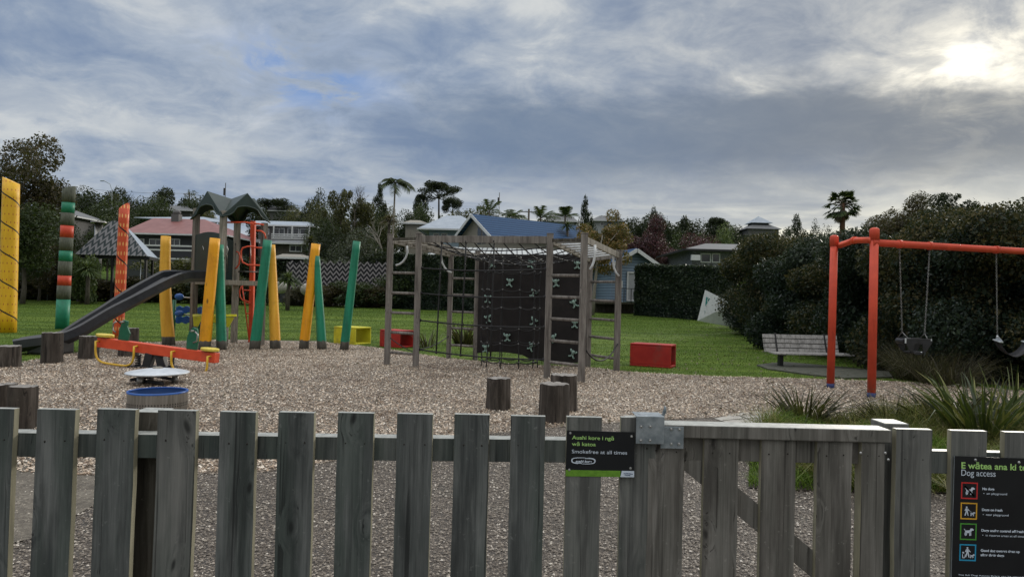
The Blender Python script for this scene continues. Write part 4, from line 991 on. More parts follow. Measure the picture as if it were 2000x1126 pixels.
mb.box((c.x - .12, c.y, c.z / 2), (.16, .16, c.z + .04), Matrix.Rotation(.22, 3, 'Y')); mb.box((c.x + .14, c.y, c.z / 2), (.16, .16, c.z + .04), Matrix.Rotation(-.25, 3, 'Y')); part('pivot_leg', mb, 'rubber', root, bevel=.01)
mb = MB()
for sx in (-.34, .34):
    pts = [(c.x + sx + .05 * math.cos(q * .8), c.y + .05 * math.sin(q * .8), .03 + (c.z - .05) * q / 40) for q in range(41)]; mb.tube(pts, .016, 6)
part('springs', mb, 'rubber', root)
for z_ in (.05, .13, .2): pass
mb = MB(); mb.box((c.x, c.y, .02), (.95, .3, .04)); part('base_plate', mb, 'rubber', root)

# ================================================================ CLIMBING FRAME
def post_pts(bx, by, tx, ty):
    b = gp(bx, by); t = at(tx, ty, b.y); return b, Vector((b.x + (t.x - b.x) * .5, b.y, t.z))
P = dict(F1=post_pts(756, 712, 767, 459), F2=post_pts(812, 716, 821, 457), F3=post_pts(1068, 738, 1079, 458), F4=post_pts(1135, 746, 1143, 457),
         F5=post_pts(1204, 725, 1211, 490), B1=post_pts(876, 700, 883, 489), B2=post_pts(928, 703, 934, 492), B3=post_pts(1148, 716, 1156, 498))
zt_ = sum(p[1].z for p in P.values()) / 8
frame = thing('climbing_frame', 'large timber climbing frame with ladders, rope nets and a black climbing wall', 'climbing frame', (P['F3'][0].x - 1, P['F3'][0].y + 1, 0))
TOPZ = {}
for k_, (b, t) in P.items():
    mb = MB(); wd = .13 if k_ in ('F1', 'F2', 'F3', 'F4', 'F5') else .12
    mb.box((b.x, b.y, (t.z - .05) / 2), (wd, wd, t.z + .05)); mb.box((b.x, b.y, t.z + .012), (wd + .012, wd + .012, .018)); TOPZ[k_] = t.z
    part('post', mb, 'frame', frame, bevel=.006)
def XY(k_, z): b = P[k_][0]; return Vector((b.x, b.y, z))
def beam_between(a_, b_, drop, h_=.14, w_=.05, mat='frame', side=None, name='top_beam'):
    A_, B_ = XY(a_, TOPZ[a_] - drop), XY(b_, TOPZ[b_] - drop); mb = MB(); d_ = (B_ - A_).normalized(); mb.beam(A_ + d_ * .066, B_ - d_ * .066, w_, h_); part(name, mb, mat, frame, bevel=.004)
beam_between('F2', 'F3', .11, .15); beam_between('B2', 'B3', .10, .14, mat='frame_pale')
beam_between('F1', 'B1', .12, .12, mat='frame_pale'); beam_between('F2', 'B2', .12, .12, mat='frame_pale')
beam_between('F3', 'B3', .12, .12, mat='frame_pale'); beam_between('F4', 'F5', .10, .13, mat='frame_pale')
beam_between('F1', 'F2', .10, .06, mat='post_dark'); beam_between('F3', 'F4', .12, .07, mat='post_dark'); beam_between('B1', 'B2', .10, .07); beam_between('B3', 'F5', .12, .07)
# monkey bars overhead on both arms
for (a0, a1, b0, b1) in (('F1', 'B1', 'F2', 'B2'), ('F3', 'B3', 'F4', 'F5')):
    for k_ in range(1, 9):
        t = k_ / 9; mb = MB(); p = XY(a0, TOPZ[a0] - .11).lerp(XY(a1, TOPZ[a1] - .11), t); q = XY(b0, TOPZ[b0] - .11).lerp(XY(b1, TOPZ[b1] - .11), t)
        mb.tube([p, q], .022, 8); part('monkey_bar', mb, 'wframe' if a0 == 'F3' else 'frame_pale', frame)
# ladders
def ladder(a_, b_, pys, refx):
    for py in pys:
        pa = P[a_][0]; z = at(refx, py, pa.y).z; mb = MB(); p, q = XY(a_, z), XY(b_, z - .01)
        mb.tube([p, q], .032, 10); part('rung', mb, 'frame', frame)
ladder('F1', 'F2', (532, 571, 609.5, 648, 687), 758); ladder('F3', 'F4', (537.5, 579, 621.5, 664, 706), 1075)
ladder('B1', 'B2', (543, 575, 608, 640, 673), 880); ladder('B3', 'F5', (550, 586, 621.5, 656, 692), 1152)
# climbing wall
A_, B_ = P['B2'][0], P['B3'][0]; d_ = (B_ - A_); d_.z = 0; d_.normalize(); nn = Vector((d_.y, -d_.x, 0))
def wp(s_, z, o_=0): L_ = (B_ - A_).length; p = A_ + d_ * (s_ * L_); return Vector((p.x, p.y, z)) + nn * o_
zl = at(935, 691, A_.y).z; zu = at(935, 497, A_.y).z
mb = MB(); n_ = 16; vs = []
for i in range(n_ + 1):
    s_ = .025 + .95 * i / n_; sag = .10 * (1 - ((s_ - .5) * 2) ** 2) * 0 + .05 * math.sin(s_ * 9.4)
    zb_ = zl + .07 * math.sin(s_ * math.pi * 2) + (0.02 if s_ < .5 else -.03)
    for z_, o_ in ((zb_, .05), (zu, .05), (zu, .075), (zb_, .075)): vs.append(wp(s_, z_, o_))
fs = [(4 * i + q, 4 * i + (q + 1) % 4, 4 * i + 4 + (q + 1) % 4, 4 * i + 4 + q) for i in range(n_) for q in range(4)] + [(0, 1, 2, 3), (4 * n_ + 3, 4 * n_ + 2, 4 * n_ + 1, 4 * n_)]
mb.add(vs, fs); wall = part('climbing_wall', mb, 'wall_panel', frame)
for s_ in (.03, .5, .97): mb = MB(); mb.beam(wp(s_, zl + .05, -.0), wp(s_, zu, -.0), .05, .05); part('wall_batten', mb, 'frame', wall)
# figure shaped holds (photo positions)
holds = [(960, 515, .3), (1038, 515, -.2), (1128, 517, 0), (996, 551, -.1), (1086, 552, .15), (1043, 573, -.4), (953, 583, 0), (1122, 592, .5), (954, 622, .3), (1043, 628, -.3), (1123, 632, 0), (991, 658, .1), (1082, 660, .4), (949, 680, 0), (1038, 676, -.4), (1119, 690, -.35)]
for hx, hy, rot in holds:
    Yq = A_.y
    for _ in range(4):
        p = at(hx, hy, Yq); s_ = (p - A_).dot(d_) / (B_ - A_).length; Yq = wp(s_, 0, .08).y
    p = at(hx, hy, Yq); s_ = (p - A_).dot(d_) / (B_ - A_).length; o_ = wp(s_, p.z, .10)
    U = (d_ * math.cos(rot) + Vector((0, 0, 1)) * math.sin(rot)); Vv = (Vector((0, 0, 1)) * math.cos(rot) - d_ * math.sin(rot))
    mb = MB(); k_ = .108; q = lambda x_, y_: o_ + U * (x_ * k_) + Vv * (y_ * k_)
    bx = rnd.uniform(-.2, .2)
    mb.tube([q(0, .75), q(0, .3), q(bx * .4, -.35)], [.038, .036, .026], 8)
    mb.tube([q(0, .3), q(-.55, .38), q(-.75, .85 + bx)], [.024, .019, .022], 7); mb.tube([q(0, .3), q(.55, .35), q(.8, .75 - bx)], [.024, .019, .022], 7)
    mb.tube([q(bx * .4, -.25), q(-.35, -.75), q(-.7, -.8)], [.024, .018, .022], 7); mb.tube([q(bx * .4, -.25), q(.35, -.8), q(.72, -.9 + bx)], [.024, .018, .022], 7)
    part('hand_hold', mb, 'mint', wall)
# ropes
def sagrope(mb, a_, b_, sag, r_=.013, n_=10):
    pts = [Vector(a_).lerp(Vector(b_), i / n_) - Vector((0, 0, sag * 4 * (i / n_) * (1 - i / n_))) for i in range(n_ + 1)]
    mb.tube(pts, r_, 6); return pts
f2, f3 = P['F2'][0], P['F3'][0]
net = MB(); rows = []
for py in (523, 572, 625, 682):
    z0_ = at(821, py, f2.y).z; z1_ = z0_ - .02; rows.append((z0_, z1_))
    sagrope(net, (f2.x + .06, f2.y, z0_), (f3.x - .06, f3.y, z1_), .05, .018)
kn = MB()
for s_ in (.19, .385, .60):
    p = f2.lerp(f3, s_); pts = [Vector((p.x, p.y, TOPZ['F2'] - .18))]
    for i, (z0_, z1_) in enumerate(rows):
        zz_ = z0_ + (z1_ - z0_) * s_ - .05 * 4 * s_ * (1 - s_); pts.append(Vector((p.x + (.015 * (i + 1)) * (-1 if s_ < .5 else -.3), p.y, zz_))); kn.ball(pts[-1], (.032, .032, .032), 8)
        if i == 0: kn.ball((p.x, p.y, TOPZ['F2'] - .2), (.035, .035, .045), 8)
    net.tube(pts, .017, 6)
for k_, yy in ((f2, 1), (f3, -1)):
    for z0_, z1_ in rows: kn.ball((k_.x + .07 * yy, k_.y, z0_ if yy > 0 else z1_), (.04, .035, .04), 8)
net.add(kn.v, kn.f, 0, True); part('rope_net', net, 'rope', frame)
# overhead net between front and back beams, sagging
ov = MB(); okn = MB(); gx, gy = 9, 8
f2t, f3t, b2t, b3t = XY('F2', TOPZ['F2'] - .17), XY('F3', TOPZ['F3'] - .17), XY('B2', TOPZ['B2'] - .15), XY('B3', TOPZ['B3'] - .15)
def og(u_, v_): p = f2t.lerp(f3t, u_).lerp(b2t.lerp(b3t, u_), v_); p.z -= .30 * (4 * u_ * (1 - u_)) * (4 * v_ * (1 - v_)) ; return p
for i in range(gx + 1):
    ov.tube([og(i / gx, j / gy) for j in range(gy + 1)], .014, 5)
for j in range(1, gy): ov.tube([og(i / gx, j / gy) for i in range(gx + 1)], .014, 5)
for i in range(1, gx):
    for j in range(1, gy): okn.ball(og(i / gx, j / gy), (.024,) * 3, 6)
ov.add(okn.v, okn.f, 1, True); part('overhead_net', ov, ['rope', 'chain'], frame)
# inner hanging net tube
inn = MB(); ink = MB(); Yi = (f3.y + A_.y) / 2 + .2
xs_ = [942, 958, 985, 1003, 1022, 1040, 1053]; zs_ = [505, 530, 566, 600, 640, 668]
cx_ = at(998, 600, Yi).x; rad = (at(1053, 600, Yi).x - at(942, 600, Yi).x) / 2
colp = []
for k_ in range(10):
    a_ = 2 * math.pi * k_ / 10; col_ = [Vector((cx_ + rad * math.cos(a_) + rnd.uniform(-.02, .02), Yi + rad * .8 * math.sin(a_), at(998, py, Yi).z)) for py in zs_ + [703, 717]]
    colp.append(col_); inn.tube(col_, .013, 5)
for r__ in range(len(zs_) + 1):
    for k_ in range(10): 
        a0, a1 = colp[k_][r__], colp[(k_ + 1) % 10][r__]
        if r__ in (2, 3, 4, 5, 1, 6) or k_ % 2: sagrope(inn, a0, a1, .045, .012, 5)
        ink.ball(a0, (.022,) * 3, 6)
for k_ in range(0, 10, 2):
    a0, a1 = colp[k_][-1], colp[(k_ + 2) % 10][-1]; sagrope(inn, a0, a1, .27, .018, 12)
inn.add(ink.v, ink.f, 1, True); part('hanging_net', inn, ['rope', 'chain'], frame)
# low ropes at the left and right
lo = MB(); a_ = XY('F2', at(812, 682, f2.y).z); b_ = XY('B1', at(880, 655, P['B1'][0].y).z); sagrope(lo, a_, b_, .08); part('loop_rope', lo, 'rope', frame); lo = MB(); a_ = XY('F1', at(757, 655, P['F1'][0].y).z); sagrope(lo, a_, XY('F2', a_.z - .35), .05, .011); part('loop_rope', lo, 'rope', frame); lo = MB()
a_ = XY('F4', at(1141, 680, P['F4'][0].y).z); b_ = XY('F5', at(1211, 671, P['F5'][0].y).z); sagrope(lo, a_ + Vector((.05, -.05, 0)), b_ + Vector((0, -.08, 0)), .30, .017, 14); part('loop_rope', lo, 'rope', frame)
# curved white grab rails
def grab(key, pxs, dy=-.1):
    Yk = P[key][0].y + dy; mb = MB(); mb.tube([at(x_, y_, Yk) for x_, y_ in pxs], .024, 10); part('grab_rail', mb, 'wframe', frame)
grab('F1', [(795, 480), (796, 492), (793, 502), (787, 511), (780, 516), (773, 518)], .3)
grab('B1', [(863, 488), (862, 500), (864, 513), (869, 523), (876, 530), (882, 532)], -.2)
grab('F4', [(1162, 478), (1162, 497), (1160, 509), (1157, 518), (1152, 526)], -.08)
grab('F5', [(1199, 493), (1198, 510), (1199, 522), (1203, 532), (1209, 539)], -.1)

# ================================================================ SLIDE TOWER
TC = Vector((-8.40, 20.2, 0)); yaw = R(11)
def tw(lx, ly, z): c_, s_ = math.cos(yaw + R(45)), math.sin(yaw + R(45)); return Vector((TC.x + lx * c_ - ly * s_, TC.y + lx * s_ + ly * c_, z))
hs = .675
tower = thing('play_tower', 'timber play tower with a dark green gabled plastic roof, slide and red climber', 'play tower', (TC.x, TC.y, 0))
corners = {'front': (-hs, -hs), 'right': (hs, -hs), 'back': (hs, hs), 'left': (-hs, hs)}
zpost = {'front': at(437, 411, TC.y - 1).z, 'right': at(513, 434, TC.y).z, 'back': at(463, 436, TC.y + 1).z, 'left': at(381, 408, TC.y).z}
for k_, (lx, ly) in corners.items():
    mb = MB(); mb.beam(tw(lx, ly, -.05), tw(lx, ly, zpost[k_]), .15, .15, up=(math.cos(yaw + R(45)), math.sin(yaw + R(45)), 0)); part('post', mb, 'frame_pale' if k_ in ('front', 'back') else 'frame', tower, bevel=.006)
zp = at(470, 548, TC.y - .5).z
mb = MB(); mb.slab([tw(-hs, -hs, zp), tw(hs, -hs, zp), tw(hs, hs, zp), tw(-hs, hs, zp)], .04); part('deck', mb, 'black', tower)
for a_, b_ in (((-hs, -hs), (hs, -hs)), ((hs, -hs), (hs, hs)), ((hs, hs), (-hs, hs)), ((-hs, hs), (-hs, -hs))):
    p, q = tw(a_[0], a_[1], zp - .06), tw(b_[0], b_[1], zp - .06); d2 = (q - p).normalized() * .078; o2 = (p.lerp(q, .5) - Vector((TC.x, TC.y, p.z))).normalized() * .02
    mb = MB(); mb.beam(p + d2 + o2, q - d2 + o2, .05, .14); part('deck_beam', mb, 'frame_pale', tower, bevel=.004)
# roof: four gables with arched cut-outs
zr_ = at(446, 388, TC.y).z; zg = at(440, 380, TC.y).z; zc_ = at(437, 421, TC.y - 1).z; hr = .78
mb = MB(); T = .03
def gable(n0, n1):
    pass
mids = [((0, -hr), (-hr, -hr), (hr, -hr)), ((hr, 0), (hr, -hr), (hr, hr)), ((0, hr), (hr, hr), (-hr, hr)), ((-hr, 0), (-hr, hr), (-hr, -hr))]
roof_mb = MB()
for mm_, c1, c2 in mids:
    Mv = tw(mm_[0], mm_[1], zg); Cv1 = tw(c1[0], c1[1], zc_); Cv2 = tw(c2[0], c2[1], zc_); O_ = tw(0, 0, zr_)
    # slightly flared eave
    roof_mb.slab([O_, Cv1, Mv], T); roof_mb.slab([O_, Mv, Cv2], T)
    # gable wall with arch
    n_ = 14; outer = []; inner = []
    for i in range(n_ + 1):
        u_ = i / n_; s_ = abs(u_ - .5) * 2
        top = Cv1.lerp(Cv2, u_); top.z = zc_ + (zg - zc_) * (1 - s_) - .01
        ar = .40 * math.sqrt(max(0, 1 - (s_ / .58) ** 2)) if s_ < .58 else 0
        bz = zc_ - .02 + ar * (zg - zc_) * 1.25 + (.12 * (zg - zc_) * (1 - abs(s_ - .6) / .4) if s_ > .2 else .12 * (zg - zc_) * 0 + .0)
        bot = Cv1.lerp(Cv2, u_); bot.z = min(top.z - .03, bz); outer.append(top); inner.append(bot)
    nn_ = (Vector((mm_[0], mm_[1], 0))); nn_ = (tw(mm_[0], mm_[1], 0) - Vector((TC.x, TC.y, 0))).normalized() * .03
    vs = outer + inner + [q - nn_ for q in outer] + [q - nn_ for q in inner]; k_ = n_ + 1; fs = []
    for i in range(n_):
        fs += [(i, i + 1, k_ + i + 1, k_ + i), (2 * k_ + i + 1, 2 * k_ + i, 3 * k_ + i, 3 * k_ + i + 1), (k_ + i, k_ + i + 1, 3 * k_ + i + 1, 3 * k_ + i)]
    roof_mb.add(vs, fs)
    roof_mb.tube([q - Vector((0, 0, 0)) + nn_ * .3 for q in inner], .022, 6)
part('roof', roof_mb, 'roofgreen', tower)
mb = MB(); q = tw(0, 0, 0); p0 = at(438, 384, TC.y); p1 = at(438.5, 356, TC.y + .02); 
# infill panels
def panel(a_, b_, z0_, z1_, o_, hump=.08, mat='panelgreen', s0=.1, s1=.9):
    pa, pb = tw(a_[0], a_[1], 0), tw(b_[0], b_[1], 0); d2 = (pb - pa); n2 = Vector((d2.y, -d2.x, 0)).normalized(); n_ = 14; poly = [(s0 * d2.length, z0_)]
    for i in range(n_ + 1):
        s_ = s0 + (s1 - s0) * i / n_; poly.append((s_ * d2.length, z1_ + hump * math.sin(math.pi * i / n_)))
    poly.append((s1 * d2.length, z0_)); mb = MB(); mb.prism(poly[::-1], pa + n2 * o_, d2.normalized(), (0, 0, 1), .035); return mb
zpt = at(430, 462, TC.y).z
pl = part('side_panel', panel((-hs, hs), (-hs, -hs), zp + .02, zpt, .02, s0=.02, s1=.98), 'panelgreen', tower, bevel=.008)
pr = part('side_panel', panel((-hs, hs), (hs, hs), zp + .02, zpt - .05, 0), 'panelgreen', tower, bevel=.008)
mb = MB(); Yk = TC.y - 1.0
mb.tube([at(443, 480, Yk), at(445, 487, Yk), at(443, 497, Yk), at(437, 506, Yk)], .018, 8); mb.tube([at(396, 480, Yk + .5), at(402, 500, Yk + .5), at(404, 507, Yk + .5)], .014, 8); part('steel_handle', mb, 'steel', tower)
for pts_, Yo in (([(384, 473), (387, 476), (388, 492), (387, 508), (383, 515), (377, 518)], TC.y - .15), ([(461, 491), (466, 493), (468, 500), (467, 515), (462, 523), (459, 524)], TC.y + .6),
                 ([(495, 437), (480, 434), (465, 434), (441, 434)], TC.y - .6), ([(497, 437), (505, 437), (515, 439)], TC.y - .45), ([(500, 450), (511, 451), (517, 456), (519, 465)], TC.y - .45),
                 ([(497, 481), (484, 481), (474, 484), (471, 490), (471, 503), (474, 512), (484, 517), (510, 518)], TC.y - .7), ([(497, 483), (515, 484)], TC.y - .5)):
    mb = MB(); mb.tube([at(x_, y_, Yo) for x_, y_ in pts_], .024, 8); part('red_hand_rail', mb, 'orange', tower)
mb = MB(); b = gp(489, 668); mb.beam((b.x + .02, b.y - .0, -.03), (at(496, 432, b.y).x - .02, b.y, at(496, 432, b.y).z), .135, .135, up=(0, 1, 0)); part('climber_post', mb, 'orange', tower, bevel=.01)
for pts_ in ([(486, 556), (478, 556), (471, 560), (468, 568), (469, 580), (474, 586), (486, 588)], [(473, 558), (479, 600), (486, 660)], [(474, 566), (490, 567)], [(477, 590), (489, 591)], [(481, 612), (488, 612)]):
    mb = MB(); mb.tube([at(x_, y_, b.y - .12) for x_, y_ in pts_], .02, 7); part('climber_rail', mb, 'orange', tower)
mb = MB(); 
for x_ in (430, 437, 444, 490): mb.tube([at(x_, 530, TC.y + .4), at(x_ - 1, 470, TC.y + .4)], .012, 6)
mb.tube([at(465, 530, TC.y + .3), at(512, 531, TC.y + .3)], .02, 6); part('railing_bars', mb, 'steel', tower)
mb = MB(); mb.slab([at(376, 613, 19.6), at(462, 613, 19.4), at(462, 617, 19.3), at(376, 617, 19.4)][::-1], .03)
pts = [(378, 617), (458, 617), (448, 636), (442, 636), (438, 628), (392, 628), (388, 636), (380, 636)]
poly = [(x_, -y_) for x_, y_ in pts]; o_ = at(378, 617, 19.4); k_ = 19.4 / F
mb.prism([((x_ - 378) * k_, (617 - y_) * k_ - .01) for x_, y_ in pts][::-1], o_, (1, 0, -.0), (0, 0, 1), .05); part('play_counter', mb, 'yelbox', tower, bevel=.01)
for q in (432, 441):
    b = gp(q, 676); mb = MB(); mb.tube([(b.x, b.y, -.05), (b.x, b.y, at(q, 634, b.y).z)], .06, 10); part('counter_leg', mb, 'frame', tower)
# blue wobble steps left of the tower
for y0_, y1_ in ((598, 610), (617, 630)):
    mb = MB(); o_ = at(341, y0_, 20.6); k_ = 20.6 / F; n_ = 16
    up_ = [(i * 54 / n_ * k_, (-1.6 * math.sin(i * 1.5)) * k_) for i in range(n_ + 1)]; dn = [(i * 54 / n_ * k_, (-(y1_ - y0_) + 1.6 * math.sin(i * 1.5 + 1)) * k_) for i in range(n_ + 1)]
    mb.prism((up_ + dn[::-1])[::-1], o_, (1, 0, 0), (0, 0, 1), .05); part('wavy_panel', mb, 'bluep', tower, bevel=.008)
for x_, y_ in ((350, 579), (350, 612)): mb = MB(); mb.ball(at(x_, y_, 20.3), (.14, .09, .10), 12); part('grip_ball', mb, 'bluep', tower)
mb = MB(); mb.tube([at(343, 579, 20.4), at(377, 582, 20.2)], .022, 8); mb.tube([at(350, 614, 20.4), at(376, 614, 20.2)], .02, 8); part('steel_bar', mb, 'steel', tower)
b = gp(371, 668)
for q in (338, 388): 
    b = gp(q, 670); mb = MB(); mb.tube([(b.x, b.y, -.05), (b.x, b.y, at(q, 585 if q < 350 else 606, b.y).z)], .05, 10); part('panel_leg', mb, 'gpanel', tower)
# slide
ctr = [((392, 536), 19.5), ((365, 536), 19.1), ((345, 536), 18.7), ((330, 541), 18.4), ((285, 565), 17.8), ((240, 591), 17.3), ((190, 621), 16.9), ((150, 646), 16.6), ((125, 658), 16.45), ((95, 664), 16.3), ((60, 668), 16.15), ((36, 672), 16.05)]
cp = [at(q[0], q[1] + 8, Y_) for q, Y_ in ctr]
def chaikin(p):
    o_ = [p[0]]
    for i in range(len(p) - 1): o_ += [p[i].lerp(p[i + 1], .25), p[i].lerp(p[i + 1], .75)]
    return o_ + [p[-1]]
cp = chaikin(chaikin(cp)); vs = []; hw = .34
prof = [(-hw - .07, .02), (-hw - .07, .20), (-hw - .02, .24), (-hw + .03, .20), (-hw + .05, .06), (-hw + .14, 0), (hw - .14, 0), (hw - .05, .06), (hw - .03, .20), (hw + .02, .24), (hw + .07, .20), (hw + .07, .02), (hw - .1, -.09), (-hw + .1, -.09)]
for i, p in enumerate(cp):
    d2 = (cp[min(i + 1, len(cp) - 1)] - cp[max(i - 1, 0)]); dh = Vector((d2.x, d2.y, 0)).normalized(); s2 = Vector((dh.y, -dh.x, 0)); d2.normalize(); u2 = s2.cross(d2) * 1.0
    if u2.z < 0: u2 = -u2
    k2 = 1.0 if i < len(cp) - 10 else 1.0 - .0 * i
    for (a_, h_) in prof: vs.append(p + s2 * a_ + u2 * h_ * k2)
n_ = len(prof); fs = [(i * n_ + j, i * n_ + (j + 1) % n_, (i + 1) * n_ + (j + 1) % n_, (i + 1) * n_ + j) for i in range(len(cp) - 1) for j in range(n_)] + [list(range(n_)), [(len(cp) - 1) * n_ + j for j in range(n_)][::-1]]
mb = MB(); mb.add(vs, fs, 0, False); part('slide_chute', mb, 'slide', tower)
mb = MB(); e = gp(58, 694); mb.box((e.x + .15, e.y + .5, .17), (.75, .62, .34)); part('slide_foot', mb, 'slide', tower, bevel=.06)

# ================================================================ BENCH
g1_, g2_ = gp(1520, 716), gp(1622, 718); c = g1_.lerp(g2_, .5); yawb = math.atan2(g2_.y - g1_.y, g2_.x - g1_.x)
k_ = c.y / F; LB = 150 * k_
root = thing('park_bench', 'weathered grey slatted park bench on black legs in front of the big hedge', 'bench', (c.x, c.y, 0), yawb * .8, world=False)
zseat = at(1570, 690, c.y).z
for i in range(4):
    mb = MB(); y_ = .18 + i * .04; z_ = zseat + .06 + i * .118; mb.box((0, y_, z_), (LB, .03, .105), Matrix.Rotation(-.32, 3, 'X')); part('back_slat', mb, 'slat', root, bevel=.004)
for i in range(4): mb = MB(); mb.box((.12, -.28 + i * .115, zseat + .004 * i), (LB + .06, .10, .035)); part('seat_slat', mb, 'slat', root, bevel=.004)
for x_ in (-.33, .33):
    mb = MB(); mb.box((x_ * LB, -.05, zseat / 2 - .02), (.10, .14, zseat + .02)); mb.box((x_ * LB, -.07, zseat - .035), (.06, .46, .035)); mb.beam((x_ * LB, .14, zseat - .02), (x_ * LB, .33, zseat + .50), .04, .05, up=(0, 1, 0)); part('leg', mb, 'black', root, bevel=.004)
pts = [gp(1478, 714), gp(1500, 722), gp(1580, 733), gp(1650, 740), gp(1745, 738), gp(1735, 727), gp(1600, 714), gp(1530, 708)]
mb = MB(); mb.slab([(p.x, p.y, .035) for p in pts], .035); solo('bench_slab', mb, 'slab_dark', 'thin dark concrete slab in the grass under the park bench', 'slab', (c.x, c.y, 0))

# ================================================================ SWINGS
n0 = gp(1702, 776); n1 = gp(1622, 757); ntop = at(1708, 450, n0.y); ftop = at(1630, 464, n1.y)
root = thing('swing_frame', 'orange red tubular swing frame with scuffed posts and blue feet', 'swing frame', (n0.x, n0.y, 0))
rp = 16 * n0.y / F / 2
for b, t in ((n0, ntop), (n1, ftop)):
    mb = MB(); tt = Vector((b.x + (t.x - b.x) * .8, b.y, t.z)); mb.tube([(b.x, b.y, .09), tt], rp * .97, 24); mb.tube([tt - Vector((0, 0, .17)), tt + Vector((0, 0, .01)), tt + Vector((0, 0, .035)), tt + Vector((0, 0, .05))], [rp * 1.13, rp * 1.13, rp * .95, rp * .5], 24)
    pst = part('post', mb, 'orange_worn', root); mb = MB(); mb.tube([(b.x, b.y, -.05), (b.x, b.y, .09)], rp * .975, 24); part('blue_foot', mb, 'navy_foot', pst)
M['scuff'] = flat('scuff_blue', (0.14, 0.22, 0.30), .6)
a_ = at(1640, 479, n1.y); b_ = at(1700, 469, n0.y); mb = MB(); pm_ = a_.lerp(b_, .5); pm_.z += .05
mb.tube([Vector((n1.x + .05, n1.y, a_.z)), a_, pm_, b_, Vector((n0.x, n0.y, b_.z))], rp * .78, 20); mb.tube([pm_ - (b_ - a_).normalized() * .05, pm_ + (b_ - a_).normalized() * .05], rp * .92, 20); part('cross_bar', mb, 'orange', root)
Bs = at(1712, 474, n0.y); Be = at(2000, 490, n0.y + 1.0); dB = (Be - Bs).normalized(); Be2 = Bs + dB * 6.2; Be2.z = Bs.z; 
mb = MB(); mb.tube([Bs - dB * .1, Be2], rp * .86, 24)
def bpt(px):
    lo_, hi_ = 0.0, 6.2
    for _ in range(40):
        md = (lo_ + hi_) / 2; p = Bs.lerp(Be2, md / 6.2); qx = 1000 + F * ((p - Vector((0, 0, CAMH))).dot(cr) / (p - Vector((0, 0, CAMH))).dot(fw))
        if qx < px: lo_ = md
        else: hi_ = md
    return Bs.lerp(Be2, lo_ / 6.2)
for px in (1757, 1816, 1946, 2008):
    p = bpt(px); mb.tube([p - dB * .035, p + dB * .035], rp * 1.02, 20)
part('top_beam', mb, 'orange_worn', root)
for sx in (-.5, .6):
    mb = MB(); p = Be2 + Vector((sx, 1.1 * sx, 0)); mb.tube([(p.x, p.y, -.05), (Be2.x, Be2.y, Be2.z)], rp * .97, 20); part('post', mb, 'orange', root)
def chain_mb(mb, a_, b_, lk=.036):
    a_, b_ = Vector(a_), Vector(b_); L_ = (b_ - a_).length; n_ = max(2, int(L_ / (lk * .78))); d2 = (b_ - a_).normalized(); x2 = d2.cross(Vector((.3, 1, 0))).normalized(); y2 = d2.cross(x2)
    for i in range(n_):
        c_ = a_.lerp(b_, (i + .5) / n_); s_ = (x2 if i % 2 else y2); s_ = (s_ + (y2 if i % 2 else x2) * rnd.uniform(-.3, .3)).normalized(); nrm_ = d2.cross(s_); vs_ = []; nu, nv = 8, 4
        for u_ in range(nu):
            t = 2 * math.pi * u_ / nu; ce = c_ + d2 * (math.cos(t) * lk * .5) + s_ * (math.sin(t) * lk * .30); rd = (d2 * math.cos(t) + s_ * math.sin(t))
            for v_ in range(nv):
                p_ = 2 * math.pi * v_ / nv; vs_.append(ce + (rd * math.cos(p_) + nrm_ * math.sin(p_)) * .0052)
        mb.add(vs_, [(u_ * nv + v_, ((u_ + 1) % nu) * nv + v_, ((u_ + 1) % nu) * nv + (v_ + 1) % nv, u_ * nv + (v_ + 1) % nv) for u_ in range(nu) for v_ in range(nv)], 0, True)
p1, p2 = bpt(1757), bpt(1816); Ysw = (p1.y + p2.y) / 2
root = thing('toddler_swing', 'black bucket toddler swing hanging on two chains from the orange beam', 'swing', (p1.lerp(p2, .5).x, Ysw, at(1785, 675, Ysw).z))
h1, h2 = at(1762, 648, Ysw), at(1806, 651, Ysw)
for a_, b_ in ((p1, h1), (p2, h2)): mb = MB(); chain_mb(mb, a_ - Vector((0, 0, rp * .8)), b_); part('chain', mb, 'chain', root)
mb = MB(); s1, s2 = at(1760, 659, Ysw), at(1808, 661, Ysw); zt0 = s1.z
for h_, s_, sg in ((h1, s1, 1), (h2, s2, -1)):
    mb.tube([h_, Vector((s_.x + .05 * sg, Ysw - .13, zt0))], .008, 6); mb.tube([h_, Vector((s_.x + .02 * sg, Ysw + .13, zt0))], .008, 6)
mb.tube([Vector((s1.x, Ysw - .13, zt0 - .02)), Vector((s2.x, Ysw - .13, zt0 - .02))], .008, 6)
part('hanger', mb, 'chain', root)
wS = s2.x - s1.x; bot = at(1784, 691, Ysw).z; mb = MB(); Hh = zt0 - bot
fr = [(0, 0), (wS, 0), (wS, -.10), (wS * .86, -Hh * .75), (wS * .62, -Hh), (wS * .38, -Hh), (wS * .14, -Hh * .75), (0, -.10)]
hole_l = [(wS * .34, -Hh * .42), (wS * .66, -Hh * .42), (wS * .58, -Hh * .82), (wS * .44, -Hh * .82)]
for yo in (-.14, .14):
    o_ = Vector((s1.x, Ysw + yo, zt0))
    mb.prism([(0, 0), (0, -.10), (wS * .14, -Hh * .75), (wS * .30, -Hh * .92), (wS * .34, -Hh * .42), (wS * .34, -Hh * .35), (wS * .66, -Hh * .35), (wS * .66, -Hh * .42), (wS * .70, -Hh * .92), (wS * .86, -Hh * .75), (wS, -.10), (wS, 0)], o_, (1, 0, 0), (0, 0, 1), .02)
    mb.prism([(wS * .30, -Hh * .92), (wS * .38, -Hh), (wS * .62, -Hh), (wS * .70, -Hh * .92), (wS * .58, -Hh * .82), (wS * .44, -Hh * .82)], o_, (1, 0, 0), (0, 0, 1), .02)
